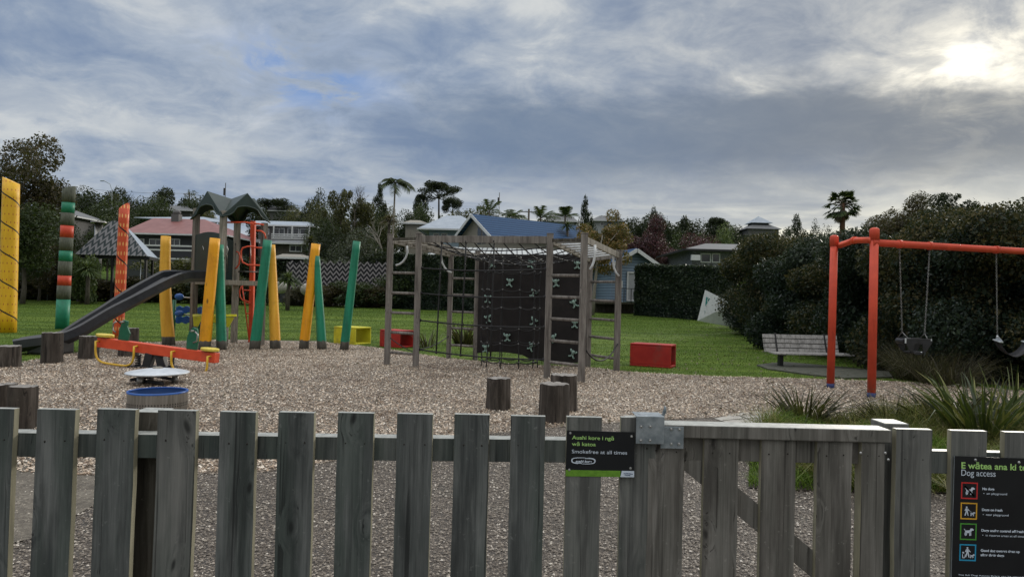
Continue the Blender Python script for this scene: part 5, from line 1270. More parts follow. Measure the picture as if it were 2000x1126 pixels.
mb.tube([(s1.x, Ysw - .12, zt0 - .06), (s1.x, Ysw + .12, zt0 - .06)], .05, 10); mb.tube([(s2.x, Ysw - .12, zt0 - .06), (s2.x, Ysw + .12, zt0 - .06)], .05, 10)
mb.box((s1.x + wS / 2, Ysw, bot + .04), (wS * .55, .24, .03)); part('bucket_seat', mb, 'rubber', root, bevel=.006)
mb = MB(); mb.box((s1.x + .03, Ysw - .153, zt0 - .045), (.10, .012, .09)); mb.box((s2.x - .04, Ysw - .153, zt0 - .02), (.11, .012, .035)); mb.add([(s1.x + wS * .5, Ysw - .16, bot + .015), (s1.x + wS * .64, Ysw - .16, bot + .02), (s1.x + wS * .66, Ysw - .15, bot + .06), (s1.x + wS * .56, Ysw - .15, bot + .05)], [(0, 1, 2, 3)]); part('metal_clip', mb, 'steeltop', root)
p1, p2 = bpt(1946), bpt(2008); Ysw = (p1.y + p2.y) / 2; h1, h2 = at(1948, 657, Ysw), at(2006, 660, Ysw)
root = thing('belt_swing', 'black rubber belt swing with bright clamps at the right edge of the photo', 'swing', (p1.lerp(p2, .5).x, Ysw, h1.z))
for a_, b_ in ((p1, h1), (p2, h2)): mb = MB(); chain_mb(mb, a_ - Vector((0, 0, rp * .8)), b_); part('chain', mb, 'chain', root)
mb = MB(); wS = h2.x - h1.x; pts = []; n_ = 16
for i in range(n_ + 1):
    t = i / n_; zz_ = h1.z - .10 - .26 * math.sin(math.pi * t) ** .7; pts.append((h1.x + wS * t, zz_))
vs = []
for x_, z_ in pts:
    vs += [(x_, Ysw - .10, z_ - .015), (x_, Ysw + .10, z_ + .03), (x_, Ysw + .10, z_ + .043), (x_, Ysw - .10, z_ - .002)]
mb.add(vs, [(4 * i + q, 4 * i + (q + 1) % 4, 4 * i + 4 + (q + 1) % 4, 4 * i + 4 + q) for i in range(n_) for q in range(4)] + [(0, 1, 2, 3), (4 * n_ + 3, 4 * n_ + 2, 4 * n_ + 1, 4 * n_)], 0, True); part('belt_seat', mb, 'rubber', root)
for h_, sg in ((h1, 1), (h2, -1)):
    mb = MB(); mb.add([(h_.x - .015, Ysw, h_.z + .02), (h_.x + .015, Ysw, h_.z + .02), (h_.x + .06 * sg, Ysw - .09, h_.z - .10), (h_.x + .02 * sg, Ysw + .09, h_.z - .08)], [(0, 1, 2, 3)]); mb.ball((h_.x, Ysw, h_.z), (.02, .02, .03)); mb.beam((h_.x + .01 * sg, Ysw - .10, h_.z - .10), (h_.x + .01 * sg, Ysw + .10, h_.z - .06), .06, .018); part('clamp', mb, 'steeltop', root)
#MARK_B
# ================================================================ BACKGROUND
def TP(px, Y): p = at(px, 500, Y); return p.x, hz(p.x, Y)
def house(name, label, px0, px1, pye, Y, D, wmat, rmat, pyr=None, rpx=None, over=.5, wins=(), group=None, pyb=None, eave='wframe', mono=False, wmat2='glass'):
    a, b = at(px0, pye, Y), at(px1, pye, Y); ze = (a.z + b.z) / 2; zb = min(hz(a.x, Y), hz(b.x, Y)) - .3
    root = thing(name, label, 'house', ((a.x + b.x) / 2, Y + D / 2, zb), group=group)
    mb = MB(); mb.box(((a.x + b.x) / 2, Y + D / 2, (ze + zb) / 2), (b.x - a.x, D, ze - zb)); part('wall', mb, wmat, root)
    if pyr is not None:
        r0, r1 = rpx or (px0 + (px1 - px0) * .25, px1 - (px1 - px0) * .25); ra = at(r0, pyr, Y + D / 2); rb = at(r1, pyr, Y + D / 2); zr = (ra.z + rb.z) / 2
        x0, x1, y0, y1 = a.x - over, b.x + over, Y - over, Y + D + over; z0 = ze + .01; mb = MB()
        v = [(x0, y0, z0), (x1, y0, z0), (x1, y1, z0), (x0, y1, z0), (ra.x, Y + D / 2, zr), (rb.x, Y + D / 2, zr)]
        mb.add(v, [(0, 1, 5, 4), (1, 2, 5), (2, 3, 4, 5), (3, 0, 4), (3, 2, 1, 0)]); rf = part('roof', mb, rmat, root)
        mb = MB(); mb.box(((x0 + x1) / 2, y0 - .04, z0 - .06), (x1 - x0, .07, .17)); mb.box((x0 - .04, (y0 + y1) / 2, z0 - .06), (.07, y1 - y0, .17)); mb.box((x1 + .04, (y0 + y1) / 2, z0 - .06), (.07, y1 - y0, .17)); part('gutter', mb, eave, root)
    for (wx0, wy0, wx1, wy1) in wins:
        p, q = at(wx0, wy0, Y), at(wx1, wy1, Y); cx, cz, ww, wh = (p.x + q.x) / 2, (p.z + q.z) / 2, q.x - p.x, p.z - q.z; t = .09
        mb = MB()
        for s_ in (-1, 1): mb.box((cx + s_ * (ww / 2 - t / 2), Y - .03, cz), (t, .10, wh)); mb.box((cx, Y - .03, cz + s_ * (wh / 2 - t / 2)), (ww - 2 * t - .004, .10, t))
        if ww > 1.3: mb.box((cx, Y - .03, cz), (t * .7, .09, wh - 2 * t - .004))
        fr = part('window', mb, 'wframe', root); mb = MB(); mb.box((cx, Y - .012, cz), (ww - 2 * t, .02, wh - 2 * t)); part('pane', mb, 'glass', fr)
    return root
# red roofed long house
h = house('long_house', 'long low house with a faded red metal roof behind the slide tower', 256, 438, 458, 78, 12, 'dark_wall', 'redroof', 427, (300, 400), over=.8, wins=[(262, 466, 282, 480), (292, 466, 318, 480), (330, 466, 352, 480), (396, 466, 420, 482)])
for py, px0, px1 in ((486, 245, 385), (503, 255, 385), (478, 262, 380)):
    a, b = at(px0, py, 74), at(px1, py, 74); mb = MB(); mb.beam(a, (b.x, b.y, a.z), .08, .16); part('balcony_rail', mb, 'wframe', h)
mb = MB(); a, b = at(240, 505, 74.5), at(385, 505, 74.5); mb.box(((a.x + b.x) / 2, 76, 1.6 + .2), (b.x - a.x, 2.6, (a.z - .4) * 1.4)); part('lower_wall', mb, 'dark_wall', h)
mb = MB(); p = at(345, 428, 83); mb.box((p.x, p.y, p.z - .2), (.9, .9, 1.6)); mb.ball((p.x, p.y, p.z + .8), (.5, .5, .35)); part('chimney', mb, 'grey_wall', h)
mb = MB(); a, b = at(262, 424, 86), at(440, 434, 86)
mb.slab([(a.x, 86, a.z), (b.x, 86, b.z), (b.x, 92, b.z + .4), (a.x + 6, 92, a.z + .9)], .1); part('rear_roof', mb, 'white_roof', h)
# white two storey block
h = house('white_block', 'white two storey flat roofed house with balcony beyond the green poles', 505, 606, 441, 86, 9, 'grey_wall', 'white_roof', 432, (500, 604), over=.7, wins=[(535, 445, 556, 462), (562, 445, 584, 463), (586, 446, 603, 463), (512, 446, 526, 458)])
for py in (457, 461, 465): a, b = at(530, py, 83), at(604, py + 1, 83); mb = MB(); mb.beam(a, b, .06, .14); part('balcony_rail', mb, 'wframe', h)
mb = MB(); a, b = at(500, 466, 83.2), at(606, 468, 83.2); mb.box(((a.x + b.x) / 2, 84.4, a.z - .25), (b.x - a.x, 2.7, .35)); part('balcony_floor', mb, 'white_wall', h)
for px in (534, 570, 604): p, q = at(px, 441, 83), at(px, 466, 83); mb = MB(); mb.box((p.x, 83.1, (p.z + q.z) / 2), (.12, .12, p.z - q.z)); part('balcony_post', mb, 'wframe', h)
house('low_house', 'dark brick lower house with a pale fascia below the white balcony block', 522, 628, 475, 74, 7, 'post_dark', 'greyroof', 470, over=.6, wins=[(566, 478, 590, 492), (600, 478, 614, 490)])
house('garden_shed', 'brown roofed shed above the zigzag fence', 548, 598, 503, 60, 4, 'dark_wall', 'tan_wall', 496, (552, 590), over=.5)
# hillside houses
house('hill_house', 'grey roofed house on the hill above the red totem pole', 214, 312, 412, 128, 12, 'grey_wall', 'greyroof', 401, (235, 285), over=1.0, wins=[(255, 415, 266, 424), (272, 415, 284, 424)])
house('hill_house', 'pale grey house on the hill left of the power pole', 326, 372, 411, 128, 9, 'grey_wall', 'greyroof', 402, (335, 362), over=.8, wins=[(335, 413, 345, 421)])
house('pale_house', 'pale grey weatherboard house half hidden behind the big left tree', 62, 122, 418, 84, 8, 'grey_wall', 'greyroof', 396, over=.6, wins=[(84, 416, 96, 432)])
house('hill_house', 'small grey gabled house among the trees right of the tower roof', 524, 580, 412, 140, 8, 'grey_wall', 'greyroof', 402, over=.6)
house('blue_house', 'pale blue house with a light hipped metal roof left of the blue gable', 838, 928, 449, 74, 12, 'bluewhite', 'white_roof', 421, (872, 902), over=1.1, wins=[(846, 455, 858, 466), (862, 455, 874, 466)])
house('green_shed', 'small pale green roofed shed beside the bare tree', 792, 830, 436, 84, 6, 'tan_wall', 'tan_wall', 430, over=.4)
# blue tiled gable house
def gable_house(name, label, apex, ridge_end_px, Y1, d2, hw, L_, ze, wmat, rmat, zb, barge='wframe', over=.4, wins=()):
    A = at(apex[0], apex[1], Y1); d2 = Vector(d2).normalized(); n2 = Vector((d2.y, -d2.x, 0)); zr = A.z
    root = thing(name, label, 'house', (A.x, A.y, zb)); A0 = Vector((A.x, A.y, 0))
    B0 = A0 + d2 * L_; mb = MB(); st_ = (zr - ze) / hw
    pts = [A0 + n2 * hw, A0 - n2 * hw]; v = []
    for P0 in (A0 + d2 * .15, B0 - d2 * .15):
        for s_, z_ in ((hw - .2, zb), (hw - .2, ze - .05), (0, zr - .12), (-hw + .2, ze - .05), (-hw + .2, zb)): q = P0 + n2 * s_; v.append((q.x, q.y, z_))
    mb.add(v, [(0, 1, 2, 3, 4), (9, 8, 7, 6, 5)] + [(i, i + 5, i + 6, i + 1) for i in range(4)]); part('wall', mb, wmat, root)
    for s_ in (1, -1):
        e0, e1 = A0 - d2 * over + n2 * s_ * (hw + .3), B0 + d2 * over + n2 * s_ * (hw + .3); z_ = ze - st_ * .3; r0, r1 = A0 - d2 * over, B0 + d2 * over
        q = [Vector((e0.x, e0.y, z_)), Vector((e1.x, e1.y, z_)), Vector((r1.x, r1.y, zr + .001 * s_)), Vector((r0.x, r0.y, zr + .001 * s_))]
        mb = MB(); mb.slab(q if s_ > 0 else q[::-1], .10); part('roof', mb, rmat, root)
        mb = MB(); f0 = r0 - d2 * .06; mb.beam(Vector((e0.x, e0.y, z_ - .14)) - d2 * .06, Vector((f0.x, f0.y, zr - .14)), .05, .26); part('barge_board', mb, barge, root)
    return root, A0, d2, n2, zr
r_h, A0, d2, n2, zr = gable_house('blue_roof_house', 'house with a cobalt blue tiled roof and cream gable above the climbing frame', (928, 418), None, 62, (.8, .6, 0), 3.1, 12.0, 7.05, 'tan_wall', 'bluetile', 0, barge='wframe')
mb = MB(); c = A0 - d2 * -.1 + n2 * 1.0
for s_, hh in ((.6, 1.2), (1.35, .8)):
    q = A0 + d2 * .12 + n2 * s_; mb.add([(q + n2 * -.3 + Vector((0, 0, 6.4))), (q + n2 * .3 + Vector((0, 0, 6.4))), (q + n2 * .3 + Vector((0, 0, 6.4 + hh))), (q + n2 * -.3 + Vector((0, 0, 6.4 + hh + .4)))], [(0, 1, 2, 3)])
part('gable_window', mb, 'glass', r_h)
# ribbed white pergola roof
a, b = at(835, 496, 52), at(1145, 500, 52); mb = MB(); mb.slab([(a.x, 52, a.z), (b.x, 52, a.z - .05), (b.x + .6, 59, a.z + 1.1), (a.x + .6, 59, a.z + 1.1)], .06)
root = thing('patio_roof', 'ribbed translucent white patio roof behind the overhead rope net', 'patio roof', ((a.x + b.x) / 2, 55, 0)); part('roof_sheet', mb, 'ribs', root)
for px in (840, 990, 1138): p = at(px, 497, 52.2); mb = MB(); mb.box((p.x, 52.2, p.z / 2), (.12, .12, p.z)); part('post', mb, 'wframe', root)
mb = MB(); mb.box(((a.x + b.x) / 2, 58.6, a.z / 2), (b.x - a.x, .2, a.z)); part('back_wall', mb, 'bluewhite', root)
# cottage
r_h, A0, d2, n2, zr = gable_house('weatherboard_cottage', 'pale blue weatherboard cottage with a white framed door behind the trimmed hedge', (1240, 485), None, 50, (-.22, .97, 0), 1.95, 9.0, at(1240, 517, 50).z, 'weather', 'bluetile', 1.5)
for (x0, y0, x1, y1, nm) in ((1225, 530, 1245, 588, 'door'), (1206, 548, 1216, 562, 'window')):
    p, q = at(x0, y0, 49.9), at(x1, y1, 49.9); cx, cz, ww, wh = (p.x + q.x) / 2, (p.z + q.z) / 2, q.x - p.x, p.z - q.z; mb = MB(); t = .11
    for s_ in (-1, 1): mb.box((cx + s_ * (ww / 2 - t / 2), 49.95, cz), (t, .14, wh)); mb.box((cx, 49.95, cz + s_ * (wh / 2 - t / 2)), (ww - 2 * t - .004, .14, t))
    fr = part(nm, mb, 'wframe', r_h); mb = MB(); mb.box((cx, 49.98, cz), (ww - 2 * t, .04, wh - 2 * t)); part('pane', mb, 'white_wall' if nm == 'door' else 'glass', fr)
a, b = at(1160, 592, 48), at(1262, 594, 48); mb = MB(); mb.box(((a.x + b.x) / 2, 49, 1.42), (b.x - a.x, 2.2, .14)); mb.box(((a.x + b.x) / 2, 49.9, .95), (b.x - a.x, .2, .8)); part('deck', mb, 'post_dark', r_h)
a, b = at(1160, 530, 54), at(1190, 530, 54); mb = MB(); mb.box(((a.x + b.x) / 2, 55, 2.4), (b.x - a.x + 1.2, 2.2, 2.6)); part('side_wall', mb, 'weather', r_h)
mb = MB()
for k_ in range(5): p = at(1250 - k_ * 1 if 0 else 1205 + k_ * 14, 560, 47.9); mb.box((p.x, 47.9, 1.95), (.05, .05, 1.0))
mb.box((at(1233, 550, 47.9).x, 47.9, 2.46), (at(1262, 550, 47.9).x - at(1203, 550, 47.9).x, .06, .05)); part('deck_rail', mb, 'wire', r_h)
# others on the hill
house('arched_house', 'white house with a low curved roof on the hill behind the small palms', 1068, 1122, 432, 118, 8, 'white_wall', 'greyroof', 418, (1078, 1112), over=.6)
house('white_house', 'white gabled house on the hill above the autumn tree', 1160, 1214, 431, 118, 8, 'white_wall', 'greyroof', 421, (1172, 1196), over=.6, wins=[(1172, 434, 1180, 441)])
h = house('stone_house', 'grey roofed house with open windows and a stone wall left of the big shrubs', 1352, 1440, 489, 58, 9, 'stonewall', 'greyroof', 476, (1378, 1440), over=.9, wins=[(1368, 494, 1388, 513), (1390, 494, 1406, 513)], eave='black')
mb = MB(); a, b = at(1351, 497, 57), at(1368, 508, 57); mb.box(((a.x + b.x) / 2, 57.2, (a.z + b.z) / 2), (b.x - a.x, .3, a.z - b.z)); part('white_blind', mb, 'wframe', h)
# cupola
cY = 120; p = at(1481, 436, cY); root = thing('cupola_house', 'blue grey pyramid roof with a lantern top rising above the big shrubs', 'house', (p.x, cY, 0))
def pyr(mb, c, hw_, z0, z1): mb.add([(c[0] - hw_, c[1] - hw_, z0), (c[0] + hw_, c[1] - hw_, z0), (c[0] + hw_, c[1] + hw_, z0), (c[0] - hw_, c[1] + hw_, z0), (c[0], c[1], z1)], [(0, 1, 4), (1, 2, 4), (2, 3, 4), (3, 0, 4), (3, 2, 1, 0)])
k_ = cY / F; zA = at(1481, 422, cY).z; zB = at(1481, 437, cY).z; zC = at(1481, 440, cY).z; zD = at(1481, 450, cY).z; zE = at(1481, 500, cY).z
mb = MB(); pyr(mb, (p.x, cY), 21 * k_, zB, zA); part('lantern_roof', mb, 'white_roof', root)
mb = MB(); mb.box((p.x, cY, (zB + zC) / 2), (30 * k_, 30 * k_, zB - zC)); part('lantern', mb, 'dark_wall', root)
mb = MB(); mb.add([(p.x - 34 * k_, cY - 34 * k_, zD), (p.x + 34 * k_, cY - 34 * k_, zD), (p.x + 34 * k_, cY + 34 * k_, zD), (p.x - 34 * k_, cY + 34 * k_, zD)] + [(p.x + sx * 16 * k_, cY + sy * 16 * k_, zC) for sx, sy in ((-1, -1), (1, -1), (1, 1), (-1, 1))], [(0, 1, 5, 4), (1, 2, 6, 5), (2, 3, 7, 6), (3, 0, 4, 7), (4, 5, 6, 7)]); part('roof', mb, 'greyroof', root)
mb = MB(); mb.box((p.x, cY, (zD + 2) / 2), (58 * k_, 58 * k_, zD - 2)); part('wall', mb, 'grey_wall', root)
# zigzag shelter
sY = 46; a, b = at(146, 496, sY), at(288, 500, sY); pk = at(217, 431, sY + 2.5); root = thing('zigzag_shelter', 'open shelter whose roof is painted with grey and black zigzags', 'shelter', ((a.x + b.x) / 2, sY + 2.5, .6))
mb = MB(); z0 = (a.z + b.z) / 2; x0, x1, y0, y1 = a.x, b.x, sY, sY + 5; xr = at(309, 496, sY + 5).x
ap = Vector((pk.x, sY + 2.5, pk.z)); mb.slab([(x0, y0, z0), (x1, y0, z0), ap + Vector((.7, 0, 0)), ap], .06); part('zigzag_roof', mb, 'zz_roof', root)
mb = MB(); mb.slab([(x1 + .01, y0, z0), (xr, y1, z0 + .1), ap + Vector((.72, .01, 0))], .06); part('side_roof', mb, 'white_roof', root); mb = MB(); mb.slab([(xr, y1, z0), (x0, y1, z0), ap + Vector((0, .02, 0))], .06); mb.slab([(x0, y1, z0), (x0 - .01, y0, z0), ap - Vector((.01, 0, 0))], .06); part('rear_roof', mb, 'greyroof', root)
for q in ((x0 + .2, y0 + .2), (x1 - .2, y0 + .2), (xr - .3, y1 - .2), (x0 + .2, y1 - .2), ((x0 + x1) / 2, y0 + .2)): mb = MB(); mb.box((q[0], q[1], z0 / 2 + .2), (.14, .14, z0 - .44)); part('post', mb, 'black', root)
mb = MB(); mb.beam((x0, y0 + .2, z0 - .12), (x1, y0 + .2, z0 - .12), .08, .2); mb.beam((x1, y0 + .2, z0 - .12), (xr, y1 - .1, z0 - .06), .08, .2); part('beam', mb, 'black', root)
mb = MB(); q = at(193, 436, sY + 5.4); mb.tube([(q.x, sY + 5.4, .6), (q.x, sY + 5.4, q.z)], .28, 16); mb.tube([(q.x, sY + 5.4, q.z), (q.x, sY + 5.4, q.z + .12)], .55, 16); part('chimney_cap', mb, 'steel', root)
# zigzag fence
fa, fb = at(560, 512, 50), at(765, 514, 51); root = thing('zigzag_fence', 'black fence panel painted with pale zigzag lines behind the poles', 'fence', ((fa.x + fb.x) / 2, 50.5, .6))
mb = MB(); n_ = 22; v = []
for i in range(n_ + 1):
    t = i / n_; p = fa.lerp(fb, t); v.append((p.x, p.y, .7)); v.append((p.x, p.y, fa.z + (fb.z - fa.z) * t + (.18 if i % 2 else -.12)))
mb.add(v, [(2 * i, 2 * i + 2, 2 * i + 3, 2 * i + 1) for i in range(n_)]); 
mb.add([(q[0], q[1] + .05, q[2]) for q in v], [(2 * i + 1, 2 * i + 3, 2 * i + 2, 2 * i) for i in range(n_)]); part('panel', mb, 'zz_fence', root)
for t in (0, .25, .5, .75, 1): p = fa.lerp(fb, t); mb = MB(); mb.box((p.x, p.y + .12, fa.z / 2 + .3), (.1, .1, fa.z - .5)); part('post', mb, 'black', root)
# wire fence at the left back
root = thing('wire_fence', 'grey wire mesh fence at the back of the lawn on the left', 'fence', (at(150, 505, 47).x, 47, .6))
a, b = at(-40, 500, 47), at(275, 506, 47); mb = MB(); mb.tube([a, b], .03, 6); part('top_rail', mb, 'galv', root)
for k_ in range(8): p = a.lerp(b, k_ / 7); mb = MB(); mb.tube([(p.x, p.y, .5), (p.x, p.y, p.z + .05)], .035, 6); part('post', mb, 'galv', root)
mb = MB()
for k_ in range(8): z_ = .8 + (a.z - .9) * k_ / 8; mb.tube([(a.x, 47, z_), (b.x, 47, z_ + (b.z - a.z))], .006, 4)
part('wires', mb, 'wire', root)
# masts and poles
def powerpole(px, pyt, Y, label, arms=2):
    p = at(px, pyt, Y); z0 = hz(p.x, Y) - .5; root = thing('power_pole', label, 'power pole', (p.x, Y, z0)); mb = MB(); mb.tube([(p.x, Y, z0), (p.x, Y, p.z)], .17, 8); part('mast', mb, 'bark', root)
    for k_ in range(arms): mb = MB(); mb.box((p.x, Y, p.z - .5 - 1.3 * k_), (2.6, .14, .14)); part('crossarm', mb, 'bark', root)
    mb = MB()
    for k_ in range(arms):
        for s_ in (-1.1, -.5, .5, 1.1): mb.box((p.x + s_, Y, p.z - .33 - 1.3 * k_), (.09, .09, .2))
    part('insulators', mb, 'wframe', root); return p
p1 = powerpole(370, 375, 150, 'power pole with two crossarms on the hill left of the tower roof'); p2 = powerpole(1033, 408, 118, 'short power pole behind the blue roof between small palms', 1)
def wire(a, b, label, sag=1.5):
    mb = MB(); sagrope(mb, a, b, sag, .028, 16); solo('power_line', mb, 'wire', label, 'power line', tuple(Vector(a)))
wire(p1 - Vector((0, 0, .3)), at(760, 398, 150), 'upper overhead wire running right from the hill power pole'); wire(p1 - Vector((0, 0, 1.6)), at(640, 398, 150), 'lower overhead wire sagging right of the hill power pole'); wire(p1 - Vector((0, 0, .3)), at(-60, 330, 150), 'overhead wire running left from the hill power pole behind the totems')
for px, pt, pb, Y, lab in ((438.5, 357, 430, 84, 'thin aerial mast rising behind the tower roof'), (974, 376, 440, 90, 'tall thin aerial beside the first small palm')):
    p = at(px, pt, Y); q = at(px, pb, Y); root = thing('aerial_mast', lab, 'aerial', (q.x, Y, q.z)); mb = MB(); mb.tube([(q.x, Y, q.z - 3), (q.x, Y, p.z)], .05, 6); part('mast', mb, 'wire', root)
    mb = MB(); mb.box((q.x - .12, Y, p.z - 1.1), (.22, .12, .9)); part('antenna', mb, 'wire', root)
p = at(219, 366, 120); mb = MB(); mb.tube([(p.x, 120, hz(p.x, 120)), (p.x, 120, p.z - .5), (p.x - .4, 120, p.z + .6), (p.x - 1.4, 120, p.z + 1.1)], .06, 6); mb.box((p.x - 1.7, 120, p.z + 1.1), (.8, .25, .12)); solo('street_lamp', mb, 'galv', 'curved street lamp on the hill between the banded and red totems', 'street lamp', (p.x, 120, 0))
# banner
root = thing('banner', 'white sale banner with a teal logo box hanging between hedge and big shrub', 'banner', tuple(at(1400, 632, 37)))
A1, A2, A3, A4 = at(1362, 626, 37), at(1475, 646, 36), at(1432, 592, 36), at(1377, 566, 37); mb = MB(); mb.slab([A1, A2, A3, A4], .01); part('cloth', mb, 'wframe', root)
def bnp(u, v, o=.05): return A4.lerp(A3, u).lerp(A1.lerp(A2, u), v) + Vector((0, -o, 0))
mb = MB(); mb.slab([bnp(.09, .58), bnp(.46, .62), bnp(.47, .26), bnp(.07, .19)], .004); part('logo_box', mb, 'teal', root)
mb = MB(); mb.slab([bnp(.29, .57, .07), bnp(.44, .58, .07), bnp(.45, .32, .07), bnp(.31, .30, .07)], .008); part('logo_mark', mb, 'pred', root)
tlb = math.atan2((A2 - A1).z, (A2 - A1).x)
for s, u, v, sz, m_, wd in (('SYZL', .10, .50, .72, 'wframe', .62), ('We', .09, .78, .34, 'teal', .24), ('by', .185, .79, .34, 'pred', .20), ('Forte', .27, .80, .34, 'navy', .42)):
    p = bnp(u, v, .10); text(s, sz, p, m_, root, .012, -tlb, 0, wd)

# ---------------------------------------------------------------- foliage
CR = {}
def crownmesh(kind, mat, seed, n, ls):
    key = (kind, mat, seed, n, ls)
    if key in CR: return CR[key]
    g = np.random.default_rng(hash((kind, seed)) % 99991 if False else seed * 131 + len(kind) * 17)
    if kind == 'broad': cs = [(g.normal(0, .17), g.normal(0, .17), .5 + g.normal(0, .16)) for _ in range(16)]; rs = g.uniform(.13, .21, 16); fl = .75
    elif kind == 'round': cs = [(g.normal(0, .12), g.normal(0, .12), .5 + g.normal(0, .15)) for _ in range(14)]; rs = g.uniform(.16, .25, 14); fl = .95
    elif kind == 'cone': cs = []; rs = []; fl = .9; [(cs.append((g.normal(0, .2 * (1 - t)), g.normal(0, .2 * (1 - t)), t * .9 + .05)), rs.append(.07 + .2 * (1 - t))) for t in np.linspace(0, 1, 16)]
    elif kind == 'umbrella': cs = [(.38 * math.cos(a) * q, .38 * math.sin(a) * q, .88 - .3 * q * g.random() - (.42 * g.random() if k % 3 == 0 else 0)) for k, (a, q) in enumerate(zip(g.random(30) * 6.28, g.random(30) ** .5))]; rs = g.uniform(.10, .16, 30); fl = .62
    elif kind == 'sparse': cs = [(g.normal(0, .2), g.normal(0, .2), .5 + g.normal(0, .2)) for _ in range(26)]; rs = g.uniform(.05, .14, 26); fl = .9
    elif kind == 'bush': cs = [(.30 * math.cos(a) * q, .30 * math.sin(a) * q, .12 + .70 * g.random()) for a, q in zip(g.random(34) * 6.28, g.random(34) ** .5)]; rs = g.uniform(.11, .22, 34); fl = .9
    elif kind == 'wide': cs = [(g.uniform(-.36, .36), g.normal(0, .14), .35 + g.random() * .3) for _ in range(18)]; rs = g.uniform(.11, .19, 18); fl = 1.1
    cs = np.array(cs); rs = np.array(rs, float)
    if kind != 'hedge':
        idx = g.choice(len(cs), n, p=rs ** 2 / (rs ** 2).sum()); d = unit(n, g); rr = (1 - g.random(n) ** 2 * .55) * (1 + g.normal(0, .07, n))
        P_ = cs[idx] + d * (rs[idx] * rr)[:, None] * np.array([1, 1, fl]); nr = d
        cnt = P_.mean(0)
    lo_, hi_ = np.percentile(P_, .4, axis=0), np.percentile(P_, 99.6, axis=0)
    if kind in ('bush',): P_[:, 2] = np.clip(P_[:, 2], lo_[2], None)
    P_ = (P_ - [(lo_[0] + hi_[0]) / 2, (lo_[1] + hi_[1]) / 2, lo_[2]]) / (hi_ - lo_)
    sz = np.full(n, ls); big = g.random(n) < .06; sz[big] *= 1.9
    V_, Q_ = leafquads(P_, sz, g, nr, .6, .55)
    me = nmesh('crown', V_, Q_, L[mat]); me['c'] = 1; CR[key] = (me, (cs - [(lo_[0] + hi_[0]) / 2, (lo_[1] + hi_[1]) / 2, lo_[2]]) / (hi_ - lo_)); return CR[key]
def tree(px, pyt, wpx, Y, kind, mat, label, pyb=None, n=7000, ls=.035, seed=1, group=None, trunk='bark', trx=None, name='tree', depth=None, r0=None, cat='tree'):
    top = at(px, pyt, Y); W_ = wpx * Y / F; X_ = top.x; z0 = hz(X_, Y) - .1; zb = at(px, pyb, Y).z if pyb else z0 + (top.z - z0) * .28
    zb = max(zb, z0 + .02); H = top.z - zb
    me, cs = crownmesh(kind, mat, seed, n, ls); root = thing(name, label, cat, (X_, Y, z0), group=group)
    mb = MB(); tx = at(trx, 500, Y).x if trx else X_; r_ = r0 or max(.08, W_ * .028); mid = Vector((X_ * .5 + tx * .5, Y, zb + H * .25))
    mb.tube([(tx, Y, z0), (tx + .02 * W_, Y, z0 + (zb - z0) * .6), mid, (X_, Y, zb + H * .6)], [r_ * 1.25, r_, r_ * .7, r_ * .3], 8)
    for k in range(0, len(cs), 3):
        q = cs[k]; mb.tube([mid, (mid + Vector((X_ + q[0] * W_, Y + q[1] * (depth or W_), zb + q[2] * H))) * .5 + Vector((0, 0, .03 * H)), (X_ + q[0] * W_ * .9, Y + q[1] * (depth or W_) * .9, zb + q[2] * H)], [r_ * .5, r_ * .32, r_ * .14], 6)
    part('trunk', mb, trunk, root)
    o = bpy.data.objects.new('crown', me); link(o, root); o.location = (0, 0, zb - z0); o.scale = (W_, depth or W_, H); o.rotation_euler = (0, 0, 0)
    return root
def bush(px, pyt, wpx, Y, mat, label, n=9000, ls=.05, seed=1, kind='bush', depth=None, group=None, cat='shrub'):
    top = at(px, pyt, Y); W_ = wpx * Y / F; X_ = top.x; z0 = hz(X_, Y) - .05; H = top.z - z0
    me, cs = crownmesh(kind, mat, seed, n, ls); root = thing('shrub', label, cat, (X_, Y, z0), group=group)
    mb = MB(); 
    for k in range(0, len(cs), 5): q = cs[k]; mb.tube([(X_ + q[0] * .15, Y + q[1] * .15, z0), (X_ + q[0] * W_ * .5, Y + q[1] * (depth or W_) * .5, z0 + H * q[2] * .5), (X_ + q[0] * W_ * .85, Y + q[1] * (depth or W_) * .85, z0 + H * q[2])], [.05, .035, .015], 5)
    part('stems', mb, 'bark', root)
    o = bpy.data.objects.new('foliage', me); link(o, root); o.scale = (W_, depth or W_, H); return root

